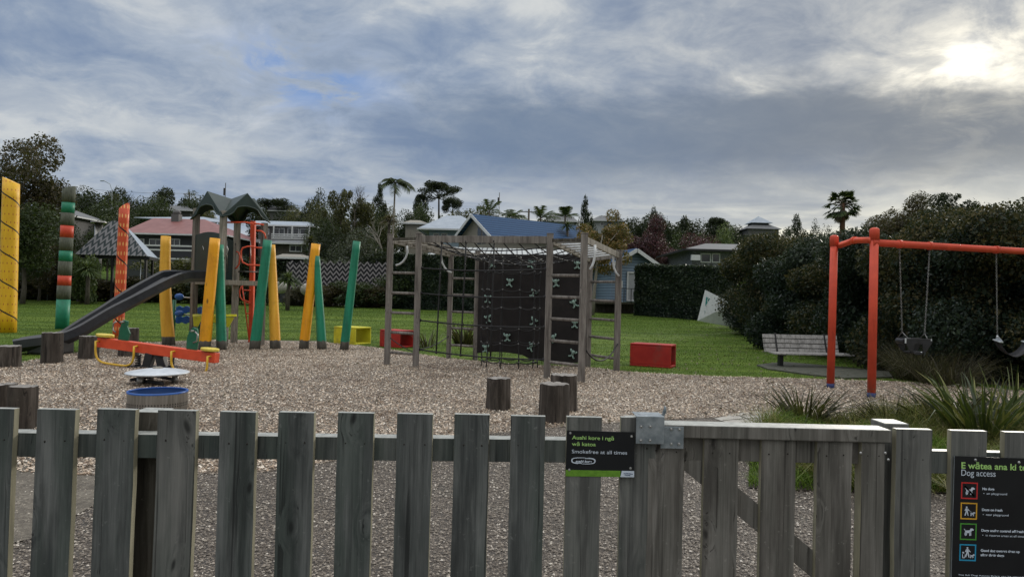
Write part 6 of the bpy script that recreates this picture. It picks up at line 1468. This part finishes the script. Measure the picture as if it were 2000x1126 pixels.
# left edge
tree(18, 266, 185, 44, 'broad', 'brown', 'tall brown green tree filling the left edge of the photo', pyb=470, n=26000, ls=.022, seed=3)
tree(50, 400, 150, 42, 'round', 'mid', 'dense lower green tree behind the yellow totem pole', pyb=540, n=18000, ls=.026, seed=4)
tree(128, 428, 80, 60, 'round', 'dark', 'dark tree just left of the zigzag shelter roof', n=14000, ls=.028, seed=2)
tree(80, 455, 90, 46, 'broad', 'brown', 'low brown leaved tree left of the banded totem', pyb=560, n=12000, ls=.03, seed=5)
T_ = [(128, 363, 75, 150, 'broad', 'dark', 'dark tree on the skyline directly left of the banded totem'),
 (168, 370, 90, 145, 'round', 'dark', 'dark skyline tree just right of the banded totem'), (205, 367, 80, 140, 'broad', 'dark', 'dark rounded tree below the curved street lamp'),
 (238, 385, 70, 135, 'round', 'olive', 'olive tree above the tip of the red totem'), (180, 392, 110, 100, 'wide', 'mid', 'green tree mass between the banded and red totems'),
 (232, 410, 80, 96, 'round', 'dark', 'dark green tree against the red totem\'s upper half'), (158, 425, 90, 90, 'round', 'dark', 'dark tree right above the zigzag shelter\'s left eave'), (212, 425, 70, 88, 'round', 'mid', 'green tree behind the peak of the zigzag shelter'),
 (296, 367, 85, 140, 'broad', 'dark', 'dark spreading pine above the red roof, left of its twin'), (344, 372, 70, 138, 'broad', 'dark', 'dark spreading pine beside the power pole'), (312, 388, 80, 122, 'round', 'mid', 'green tree between the two grey hill houses'),
 (272, 395, 50, 122, 'round', 'mid', 'small green tree behind the left grey hill house'), (385, 378, 55, 132, 'round', 'mid', 'green tree touching the left side of the tower roof'), (405, 408, 60, 100, 'round', 'olive', 'olive tree seen under the tower roof'),
 (540, 389, 80, 142, 'umbrella', 'dark', 'flat topped dark tree right of the tower roof'), (532, 402, 100, 125, 'wide', 'dark', 'dark tree belt above the white balcony block'), (575, 405, 60, 118, 'round', 'olive', 'olive tree between the flat topped and the tall round tree'),
 (609, 374, 62, 105, 'round', 'dark', 'tall rounded dark tree right of the white block'), (628, 400, 70, 92, 'round', 'olive', 'olive tree standing below the tall rounded dark one'), (650, 400, 90, 78, 'round', 'mid', 'dense green tree beyond the orange yellow pole'),
 (700, 398, 110, 74, 'wide', 'mid', 'broad green tree behind the lone green pole'), (650, 440, 110, 66, 'round', 'dark', 'dark tree rising over the zigzag fence'), (705, 450, 110, 62, 'round', 'grey', 'grey green leafy tree above the zigzag fence'), (745, 410, 70, 76, 'round', 'olive', 'olive tree at the foot of the tall slender palm'),
 (682, 374, 95, 70, 'sparse', 'olive', 'yellowish open topped tree with bare twigs above it'), (750, 366, 50, 84, 'cone', 'dark', 'spiky dark tree left of the tall slender palm'), (800, 388, 55, 110, 'broad', 'dark', 'dark tree just right of the tall slender palm'),
 (858, 356, 78, 112, 'umbrella', 'dark', 'large umbrella shaped pine standing over the ridge'), (884, 385, 40, 108, 'umbrella', 'dark', 'lower right limb tree of the umbrella pine'), (824, 378, 26, 112, 'umbrella', 'dark', 'small tufted pine left of the umbrella pine'),
 (850, 405, 90, 104, 'wide', 'mid', 'green tree belt under the umbrella pine'), (915, 403, 90, 100, 'wide', 'olive', 'olive hedge of trees left of the small palms'), (975, 418, 90, 100, 'wide', 'dark', 'dark low tree under the leftmost small palm'), (800, 415, 60, 92, 'round', 'dark', 'dark low tree above the pale green shed'),
 (1030, 428, 80, 96, 'wide', 'dark', 'dark low tree behind the blue roof ridge'), (1148, 388, 44, 84, 'cone', 'dark', 'pointed dark conifer left of the autumn tree'), (1090, 430, 60, 90, 'wide', 'dark', 'dark low tree right of the middle small palms'),
 (1240, 420, 90, 110, 'wide', 'dark', 'dark tree belt behind the purple tree'), (1268, 406, 36, 104, 'broad', 'dark', 'knobbly topped dark tree above the purple one'), (1290, 420, 60, 100, 'round', 'dark', 'dark tree right of the knobbly topped one'),
 (1330, 427, 62, 104, 'broad', 'dark', 'dark skyline tree above the trimmed hedge'), (1375, 428, 70, 110, 'broad', 'dark', 'dark skyline tree left of the pale green one'), (1404, 425, 44, 108, 'umbrella', 'dark', 'flat dark tree over the pale green one'),
 (1410, 440, 66, 84, 'round', 'light', 'pale green round tree left of the cupola'), (1340, 455, 100, 84, 'wide', 'mid', 'green shrubs on the slope right of the purple tree'), (1400, 465, 90, 80, 'wide', 'purple', 'dull purple shrub above the stone house'),
 (1270, 428, 120, 74, 'broad', 'purple', 'large purple leaved tree left half of the pair'), (1320, 458, 110, 68, 'broad', 'purple', 'lower purple leaved tree right of the taller one'), (1215, 428, 110, 122, 'wide', 'dark', 'long dark tree belt on the skyline above the cottage'), (1300, 430, 120, 120, 'wide', 'dark', 'long dark tree belt on the skyline above the trimmed hedge'), (1380, 434, 120, 118, 'wide', 'dark', 'long dark tree belt on the skyline right of the purple trees'),
 (1450, 446, 90, 124, 'wide', 'dark', 'dark tree belt on the skyline behind the cupola roof'), (150, 378, 120, 130, 'wide', 'dark', 'long dark tree belt behind the banded totem'), (262, 384, 110, 126, 'wide', 'dark', 'long dark tree belt right of the red totem tip'), (1120, 424, 80, 122, 'wide', 'mid', 'green tree belt behind the pointed conifer'),
 (1560, 425, 66, 56, 'cone', 'dark', 'pointed dark tree rising over the big shrubs left of the fan palm'),
 (1600, 440, 60, 60, 'wide', 'dark', 'flat dark tree left of the fan palm\'s trunk'), (1440, 445, 50, 100, 'wide', 'dark', 'dark low tree left of the cupola roof'), (1520, 448, 60, 100, 'wide', 'dark', 'dark low tree right of the cupola roof')]
for i, (px, pt, wp_, Y_, k_, m_, lab) in enumerate(T_):
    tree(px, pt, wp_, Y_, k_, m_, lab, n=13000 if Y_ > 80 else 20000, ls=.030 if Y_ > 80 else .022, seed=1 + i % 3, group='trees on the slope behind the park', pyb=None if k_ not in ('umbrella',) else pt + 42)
for i, (px, pt, wp_, Y_, lab) in enumerate([(745, 352, 60, 40, '')][:0]): pass
tree(1178, 412, 118, 45, 'sparse', 'autumn', 'autumn tree with sparse yellow brown leaves and a pale trunk by the cottage', pyb=532, n=11000, ls=.030, seed=2, trunk='bark_pale', trx=1160, r0=.11)
tree(1150, 440, 60, 48, 'sparse', 'olive', 'yellow green sparse tree left of the autumn tree', pyb=520, n=9000, ls=.04, seed=3, trunk='bark_pale', r0=.08)
# a bare tree
def bare(px, pyb, pyt, Y, wpx, label, mat='bark_pale', seed=3, lv=5, r0=.09):
    g = random.Random(seed); b = at(px, pyb, Y); top = at(px, pyt, Y); H = top.z - b.z; root = thing('bare_tree', label, 'tree', (b.x, Y, b.z)); mb = MB()
    def rec(p, d, l, r, k):
        q = p + d * l; mb.tube([p, p.lerp(q, .5) + Vector((g.uniform(-1, 1), g.uniform(-1, 1), 0)) * l * .06, q], [r, r * .8, r * .6], 5, cap=False)
        if k == 0: return
        for _ in range(3 if k > 2 else 2):
            d3 = (d + Vector((g.uniform(-.8, .8), g.uniform(-.6, .6), g.uniform(-.15, .55)))).normalized(); rec(q, d3, l * g.uniform(.62, .82), r * .6, k - 1)
    rec(Vector(b), Vector((0, 0, 1)), H * .27, r0, lv); part('trunk', mb, mat, root)
bare(692, 440, 352, 69, 60, 'leafless twiggy tree rising above the green mass', 'bark', 5, 5, .09)
bare(745, 520, 400, 58, 60, 'pale branching bare tree left of the climbing frame', 'bark_pale', 9, 4, .10)
bare(800, 510, 425, 62, 50, 'greyish bare tangle behind the frame\'s left ladder', 'bark_pale', 12, 4, .07)
bare(1208, 440, 400, 45, 20, 'thin twig top above the autumn tree', 'bark', 4, 3, .03)

# palms
def fronds(mbP, c, n_, ln, droop, rgx, mat, root, leaf=.35, up=.8, lw=.05, wind=0.0):
    Vs, Qs = [], []; mb = MB(); off = OFF[root.name]; o_ = 0
    for k in range(n_):
        a_ = 2 * math.pi * k / n_ + rgx.uniform(-.2, .2); el = rgx.uniform(.15, 1.0) * up; d = np.array([math.cos(a_) + wind, math.sin(a_), 0]); pts = []
        for i in range(13):
            t = i / 12; pts.append(np.array(c) + d * ln * t * math.cos(el) * (1 - .12 * t) + np.array([0, 0, ln * (math.sin(el) * t - droop * t * t)]))
        mb.tube([Vector(p) for p in pts], [.03 * (1 - .8 * i / 12) + .006 for i in range(13)], 4, cap=False)
        for i in range(2, 13):
            for sub in (0, .5):
                if i == 12 and sub: continue
                p = pts[i] if not sub else (pts[i] + pts[i + 1]) / 2; tg = pts[min(i + 1, 12)] - pts[i - 1]; tg /= np.linalg.norm(tg); sd = np.cross(tg, [0, 0, 1]); sd /= np.linalg.norm(sd) + 1e-6
                l_ = leaf * math.sin(math.pi * (.12 + .82 * (i + sub) / 13)) ** .6
                for s_ in (-1, 1):
                    e = p + (sd * s_ * .8 + tg * .55 + np.array([0, 0, -.45 + rgx.uniform(-.15, .15)])) * l_; w_ = tg * lw
                    Vs += [p - w_, p + w_, e + w_ * .15, e - w_ * .15]; Qs.append([o_, o_ + 1, o_ + 2, o_ + 3]); o_ += 4
    part('frond_stems', mb, 'wire', root); me = nmesh('fronds', np.array(Vs) - np.array(off), np.array(Qs), L[mat]); o = bpy.data.objects.new('fronds', me); link(o, root)
def palm(px, pyc, pyb, Y, n_, lnpx, label, r_=.13, droop=.45, seed=1, up=.9, wind=0.0, leaf=.5, tr='bark'):
    c = at(px, pyc, Y); root = thing('palm_tree', label, 'palm', (c.x, Y, hz(c.x, Y)), group='feather palms on the slope'); z0 = hz(c.x, Y)
    mb = MB(); mb.tube([(c.x - .3, Y, z0), (c.x - .1, Y, (z0 + c.z) / 2), (c.x, Y, c.z + .1)], [r_ * 1.3, r_, r_ * .8], 8); part('trunk', mb, tr, root)
    fronds(None, (c.x, Y, c.z), n_, lnpx * Y / F, droop, random.Random(seed), 'palm', root, leaf=leaf, up=up, wind=wind, lw=.045); return root
palm(772, 358, 460, 62, 13, 40, 'tall slender palm on a thin bare trunk above the frame\'s left corner', r_=.09, droop=.5, seed=4, wind=.12, leaf=.75, tr='bark_pale')
palm(955, 415, 430, 88, 10, 42, 'windblown small palm nearest the aerial over the blue roof', seed=5, droop=.32, wind=.2, leaf=.75, up=1.35)
palm(1000, 424, 430, 86, 9, 30, 'low small palm right of the aerial over the blue roof', seed=6, droop=.35, wind=.25, leaf=.9, up=1.2)
palm(1056, 426, 430, 86, 10, 38, 'windblown small palm in front of the curved white roof', seed=7, droop=.32, wind=.2, leaf=.75, up=1.35)
palm(1104, 424, 440, 80, 9, 32, 'small palm just left of the pointed conifer', seed=8, droop=.3, wind=.2, leaf=.8, up=1.4)
# fan palm
fY = 52; c = at(1646, 397, fY); k_ = fY / F; root = thing('fan_palm', 'tall fan palm with a shaggy crown rising behind the swing post', 'palm', (c.x, fY, 0)); mb = MB()
mb.tube([(c.x, fY, 0), (c.x, fY, c.z * .6), (c.x, fY, c.z)], [.26, .22, .17], 12); part('trunk', mb, 'trunk_red', root)
g = np.random.default_rng(5); Vs, Qs = [], []; Vd, Qd = [], []; mb = MB()
for k in range(50):
    dead = k >= 40; th = g.random() * 6.283; el = g.uniform(-.75, 1.35) if not dead else g.uniform(-1.5, -1.0); ln_ = g.uniform(33, 41) * k_ if not dead else g.uniform(20, 34) * k_
    d = np.array([math.cos(th) * math.cos(el), math.sin(th) * math.cos(el), math.sin(el)]); p0 = np.array(c); p1 = p0 + d * ln_ * .62 - [0, 0, .12 * ln_]; mb.tube([Vector(p0), Vector(p0 + d * ln_ * .35), Vector(p1)], [.035, .025, .018], 4, cap=False)
    sd = np.cross(d, [0, 0, 1.0]); sd /= np.linalg.norm(sd) + 1e-6; up_ = np.cross(sd, d); V_, Q_ = (Vd, Qd) if dead else (Vs, Qs)
    for q in np.linspace(-1.6, 1.6, 21):
        e = p1 + (d * math.cos(q) + sd * math.sin(q) + up_ * .1) * ln_ * .40 * (1 - .12 * abs(q)) - np.array([0, 0, .10 * ln_ * (1 + g.random())]); mdp = (p1 * .45 + e * .55) + up_ * .04; w_ = (sd * math.cos(q) - d * math.sin(q)) * .055; o_ = len(V_)
        V_ += [p1 - w_ * .5, p1 + w_ * .5, mdp + w_, mdp - w_, e + w_ * .2, e - w_ * .2]; Q_ += [[o_, o_ + 1, o_ + 2, o_ + 3], [o_ + 3, o_ + 2, o_ + 4, o_ + 5]]
part('frond_stems', mb, 'bark', root)
for nm, V_, Q_, m_ in (('fronds', Vs, Qs, 'palm'), ('dead_fronds', Vd, Qd, 'dead')): o = bpy.data.objects.new(nm, nmesh(nm, np.array(V_) - np.array([c.x, fY, 0]), np.array(Q_), L[m_])); link(o, root)

# back edge shrubs
B_ = [(30, 535, 90, 'dark', 'dark shrub behind the yellow totem'), (95, 540, 80, 'brown', 'brownish shrub between the yellow and banded totems'), (128, 530, 60, 'dark', 'dark shrub behind the banded totem'), (178, 548, 70, 'tussock', 'rusty shrub below the shelter\'s left side'), (215, 545, 60, 'brown', 'brown shrub behind the red totem base'),
 (262, 540, 64, 'tussock', 'straw tinted shrub right of the red totem'), (305, 545, 60, 'dark', 'dark shrub left of the pale yellow pole'), (350, 540, 60, 'olive', 'olive shrub behind the tower\'s left post'), (405, 545, 70, 'dark', 'dark shrub beneath the tower deck'), (450, 542, 60, 'olive', 'olive shrub beyond the tower\'s back post'), (505, 545, 60, 'dark', 'dark shrub behind the red climber'),
 (585, 560, 50, 'tussock', 'tussocky shrub right of the yucca'), (640, 556, 56, 'brown', 'brown shrub in front of the zigzag fence, left'), (690, 550, 70, 'mid', 'green shrub in front of the zigzag fence, middle'), (735, 560, 50, 'brown', 'brown shrub in front of the zigzag fence, right'), (775, 535, 70, 'mid', 'leafy green shrub behind the frame\'s left ladder'), (800, 560, 70, 'dark', 'low dark shrub behind the rope net')]
for i, (px, pt, wp_, m_, lab) in enumerate(B_):
    bush(px, pt, wp_ * 1.25, 48, m_ if m_ != 'tussock' else 'tussock', lab, n=8000, ls=.045, seed=1 + i % 3, group='shrubs along the back of the lawn')
bush(655, 505, 120, 54, 'grey', 'tall grey green shrub behind the zigzag fence', n=12000, ls=.04, seed=2); bush(735, 490, 90, 54, 'dark', 'tall dark shrub behind the zigzag fence\'s right end', n=12000, ls=.04, seed=3)
bush(60, 490, 130, 50, 'dark', 'tall dark shrub behind the wire fence', n=12000, ls=.04, seed=3); bush(340, 505, 130, 60, 'olive', 'tall olive shrub under the long house', n=12000, ls=.04, seed=1); bush(560, 500, 120, 62, 'dark', 'tall dark shrub below the brick house', n=12000, ls=.04, seed=2); bush(450, 500, 110, 62, 'dark', 'tall dark shrub seen through the tower deck', n=12000, ls=.04, seed=1)
bush(165, 500, 55, 44, 'light', 'bright green bushy plant right of the banded totem', n=9000, ls=.06, seed=2)
# hedges (clipped)
def hedge(p0, p1, pyt0, depth, label, mat='hedge', n=60000, ls=.10, name='hedge'):
    """p0,p1: world base points; height from pyt0 at p0"""
    d = (p1 - p0); L_ = d.length; d.normalize(); nn = Vector((-d.y, d.x, 0)); H = pyt0; g = np.random.default_rng(int(abs(p0.x) * 10) + 3)
    f = g.random(n); u = g.random(n) * L_; v = g.random(n) * depth; z_ = g.random(n) * H; nx = np.zeros((n, 3))
    A_ = L_ * H; T_a = L_ * depth; E_ = depth * H; tot = A_ + T_a + 2 * E_; inn_ = np.abs(g.normal(0, .10, n))
    m1 = f < A_ / tot; m2 = (f >= A_ / tot) & (f < (A_ + T_a) / tot); m3 = (f >= (A_ + T_a) / tot) & (f < (A_ + T_a + E_) / tot); m4 = f >= (A_ + T_a + E_) / tot
    v[m1] = inn_[m1]; z_[m2] = H - inn_[m2]; u[m3] = inn_[m3]; u[m4] = L_ - inn_[m4]
    wob = .14 * np.sin(u * 1.3 + z_ * 2) * np.cos(z_ * 1.7 + u * .6) + .07 * np.sin(u * 4.1 + z_ * 3.3)
    P_ = np.array(p0)[None] + np.outer(u, np.array(d)) + np.outer(v + wob * m1, np.array(nn)); P_[:, 2] += z_ + wob * m2 * .5 + (.05 * g.normal(size=n)) * m2
    nr = np.zeros((n, 3)); nr[m1] = -np.array(nn); nr[m2] = [0, 0, 1]; nr[m3] = -np.array(d); nr[m4] = np.array(d)
    V_, Q_ = leafquads(P_, ls, g, nr, .6, .8); root = thing(name, label, 'hedge', tuple(p0)); me = nmesh('foliage', V_ - np.array(p0), Q_, L[mat]); o = bpy.data.objects.new('foliage', me); link(o, root)
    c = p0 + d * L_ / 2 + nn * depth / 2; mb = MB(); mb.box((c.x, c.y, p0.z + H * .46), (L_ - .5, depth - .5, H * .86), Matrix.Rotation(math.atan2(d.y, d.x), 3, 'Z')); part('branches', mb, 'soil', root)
def gy(px, Y): X_ = at(px, 500, Y).x; return Vector((X_, Y, hz(X_, Y)))
a, b = gy(1240, 46), gy(1389, 41.5); hedge(a, b, at(1300, 517, 44).z - a.z, 3.0, 'dense dark clipped hedge block between the cottage and the banner', n=70000, ls=.11)
a, b = gy(768, 47), gy(940, 46); hedge(a, b, at(850, 497, 46).z - a.z, 1.6, 'long dark hedge behind the rope net of the climbing frame', n=50000, ls=.12)
# big shrub belt on the right
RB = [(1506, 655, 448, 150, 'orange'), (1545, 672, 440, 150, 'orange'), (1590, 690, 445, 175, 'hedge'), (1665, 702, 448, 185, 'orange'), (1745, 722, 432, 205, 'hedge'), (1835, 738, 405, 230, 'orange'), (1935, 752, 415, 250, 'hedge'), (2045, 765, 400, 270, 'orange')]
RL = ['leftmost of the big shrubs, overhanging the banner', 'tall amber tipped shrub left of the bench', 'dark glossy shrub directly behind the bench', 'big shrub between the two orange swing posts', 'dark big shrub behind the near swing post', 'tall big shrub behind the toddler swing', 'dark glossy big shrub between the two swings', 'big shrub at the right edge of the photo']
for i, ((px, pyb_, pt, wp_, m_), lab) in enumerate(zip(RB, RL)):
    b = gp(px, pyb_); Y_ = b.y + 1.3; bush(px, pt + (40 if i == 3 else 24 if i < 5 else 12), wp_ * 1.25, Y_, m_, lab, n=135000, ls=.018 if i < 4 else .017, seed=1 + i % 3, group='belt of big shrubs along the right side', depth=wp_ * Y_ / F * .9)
    # lower skirt keeps the base dense
bush(1545, 560, 200, 31, 'hedge', 'low dark undergrowth shrub left behind the bench', n=70000, ls=.018, seed=2, kind='wide'); bush(1720, 590, 380, 22.5, 'hedge', 'long dark undergrowth shrub behind the swing posts', n=110000, ls=.012, seed=1, kind='wide'); bush(1930, 600, 330, 17.5, 'hedge', 'dark undergrowth shrub behind the belt swing', n=110000, ls=.014, seed=3, kind='wide')
tree(1765, 386, 150, 34, 'broad', 'brown', 'dark reddish tree rising behind the near swing post', pyb=520, n=30000, ls=.018, seed=2); tree(1862, 380, 130, 30, 'sparse', 'dark', 'open twiggy tree against the bright sky by the swings', pyb=520, n=14000, ls=.022, seed=1)
tree(1985, 384, 170, 26, 'broad', 'mid', 'tall green tree at the right edge behind the shrubs', pyb=500, n=22000, ls=.02, seed=3); tree(1728, 432, 90, 40, 'round', 'mid', 'green rounded tree right of the fan palm', pyb=480, n=14000, ls=.026, seed=2)

# ---------------------------------------------------------------- blade plants
def clump(base, n, h, wd, mat, label, name='flax', lean=.9, curve=.9, spread=.12, cat='plant', seed=1, seg=6, group=None, hv=.45):
    g = np.random.default_rng(seed); rr = spread * np.sqrt(g.random(n)); th = g.random(n) * 6.283
    P_ = np.stack([base.x + rr * np.cos(th), base.y + rr * np.sin(th), np.full(n, base.z)], 1); Hh = h * (1 - hv * g.random(n)); W_ = wd * (1 - .4 * g.random(n))
    V_, Q_ = bladestrips(P_, Hh, W_, g, lean, curve, seg, dirs=th + g.normal(0, .35, n)); me = nmesh(name, V_ - np.array(base), Q_, L[mat]); o = bpy.data.objects.new(name, me); link(o); o.location = base; props(o, label, cat, group); return o
def gpz(px, py): p = gp(px, py); return p
clump(gpz(1915, 868), 120, .98, .055, 'flax', 'large green flax clump with sword leaves at the right of the photo', spread=.28, seed=2, lean=.6, curve=.75)
clump(gpz(1985, 845), 45, 1.12, .060, 'flax', 'tall arching flax at the photo\'s right edge', spread=.22, seed=3, lean=.9, curve=1.1)
clump(gpz(1850, 850), 60, .88, .050, 'flaxdark', 'dark bronze flax leaning left of the large green one', spread=.2, seed=6, lean=1.1, curve=.9)
clump(gpz(1568, 826), 110, .68, .034, 'flaxdark', 'bronze flax tuft by the pale paving', spread=.22, seed=4, lean=1.0, curve=.8)
clump(gpz(1740, 840), 90, .58, .024, 'flaxdark', 'small narrow leaved flax behind the gate post', spread=.22, seed=5, lean=1.1, curve=.8)
clump(gpz(1795, 838), 70, .48, .026, 'flaxdark', 'small bronze flax just right of the near swing post\'s foot', spread=.2, seed=15, lean=1.1, curve=.8)
clump(gpz(905, 672), 120, 1.0, .05, 'flaxdark', 'striped flax seen through the climbing frame', spread=.3, seed=7, lean=.8, curve=.8)
clump(gpz(834, 678), 50, .75, .035, 'flaxdark', 'sparse thin flax left of the striped one', spread=.25, seed=8, lean=.8, curve=.8)
clump(gpz(1795, 742), 700, 1.1, .012, 'tussock', 'big dark tussock grass under the toddler swing', name='tussock', spread=.5, seed=9, lean=1.0, curve=.9, cat='grass clump')
clump(gpz(1850, 752), 500, .9, .012, 'tussock', 'dark tussock grass right of the toddler swing', name='tussock', spread=.5, seed=10, lean=1.1, curve=.9, cat='grass clump')
def yucca(px, pyc, pyb, Y, n, h, label, mat='palm', seed=1, stem=True):
    c = at(px, pyc, Y); z0 = hz(c.x, Y); root = thing('cabbage_tree', label, 'cabbage tree', (c.x, Y, z0)); mb = MB(); mb.tube([(c.x, Y, z0 - .1), (c.x + .03, Y, c.z)], [.14, .11], 8); part('stem', mb, 'bark', root)
    g = np.random.default_rng(seed); d = unit(n, g); d[:, 2] = np.abs(d[:, 2]) * 1.1 - .45; ln_ = h * g.uniform(.6, 1, n)[:, None]; s_ = np.cross(d, [0, 0, 1.0]); s_ /= np.linalg.norm(s_, axis=1, keepdims=True) + 1e-6
    p0 = np.zeros((n, 3)) + [0, 0, c.z - z0]; m_ = p0 + d * ln_ * .55; e = p0 + d * ln_ - np.array([0, 0, .12 * h]); w_ = .035
    V_ = np.stack([p0 - s_ * w_ * .5, p0 + s_ * w_ * .5, m_ + s_ * w_, m_ - s_ * w_, e + s_ * .004, e - s_ * .004], 1).reshape(-1, 3); Q_ = (np.arange(n)[:, None, None] * 6 + np.array([[0, 1, 2, 3], [3, 2, 4, 5]])[None]).reshape(-1, 4)
    o = bpy.data.objects.new('leaves', nmesh('leaves', V_, Q_, L[mat])); link(o, root)
yucca(563, 545, 590, 42, 260, 1.25, 'round headed yucca between the yellow and green poles', 'light', 2); yucca(606, 470, 590, 56, 160, 1.1, 'tall cabbage tree above the orange yellow pole', 'olive', 3); yucca(172, 525, 590, 43, 200, 1.3, 'drooping cabbage tree right of the banded totem', 'light', 4); yucca(1108, 440, 500, 66, 140, 1.3, 'cabbage tree head right of the blue roof', 'palm', 5); yucca(760, 430, 500, 60, 200, 1.5, 'cabbage tree with dry skirt below the tall palm', 'dead', 6)
# white rocks in the border
for i, (px, py, s_) in enumerate([(548, 558, .5), (603, 562, .55)]):
    p = at(px, py, 43.5); mb = MB(); mb.ball((p.x, 43.5, p.z - .1), (s_, .4, s_ * .8), 12); solo('boulder', mb, 'concrete_pale', ['pale boulder below the round headed yucca', 'pale boulder left of the leaning orange yellow pole'][i], 'boulder', (p.x, 43.5, p.z - .4))
# tufts in the planting strip by the gate
def scatter(poly, x0, x1, y0, y1, n, h0, h1, wd, mat, name, label, seed, lean=.8, curve=.8, seg=3, dens=None):
    g = np.random.default_rng(seed); X_ = g.uniform(x0, x1, n); Y_ = g.uniform(y0, y1, n); k = inpoly(X_, Y_, poly)
    if dens is not None: k &= dens(X_, Y_, g)
    X_ = X_[k]; Y_ = Y_[k]; n = len(X_); pat = .6 + .4 * np.sin(X_ * 3.1 + 1) * np.sin(Y_ * 2.7) ; V_, Q_ = bladestrips(np.stack([X_, Y_, 0 * X_ + .01], 1), (h0 + (h1 - h0) * g.random(n)) * pat, np.full(n, wd) * g.uniform(.6, 1.2, n), g, lean, curve, seg)
    me = nmesh(name, V_, Q_, L[mat]); props(link(bpy.data.objects.new(name, me)), label, 'grass', kind='stuff')
scatter(PLANT, 1.5, 9, 4.9, 9.8, 80000, .10, .40, .007, 'longgrass', 'long_grass', 'long green grass in the planting strip by the gate', 3)
scatter(PLANT, 2.6, 9, 5.4, 9.8, 75000, .24, .66, .006, 'drygrass', 'dry_grass', 'straw coloured grass in the planting strip', 4, lean=1.1, curve=1.0, dens=lambda X_, Y_, g: (np.sin(X_ * 2.3 + Y_) > -.2))
# fallen leaves under the shrubs and on the chips
g = np.random.default_rng(21); X_ = g.uniform(-9, 14, 9000); Y_ = g.uniform(8, 40, 9000); k = (X_ > Y_ * .33 - 2 + g.normal(0, 2.0, 9000)) | (g.random(9000) < .12); X_ = X_[k]; Y_ = Y_[k]; zz_ = np.clip((Y_ - 25) / 27, 0, 1)
Vl, Ql = leafquads(np.stack([X_, Y_, .72 * zz_ * zz_ * (3 - 2 * zz_) + .035], 1), np.full(len(X_), .055), g, np.tile([0, 0, 1.0], (len(X_), 1)), .6, 1.6)
props(link(bpy.data.objects.new('leaf_litter', nmesh('leaf_litter', Vl, Ql, L['dead']))), 'dry brown leaves scattered on lawn and chips', 'fallen leaves', kind='stuff')
#MARK_C
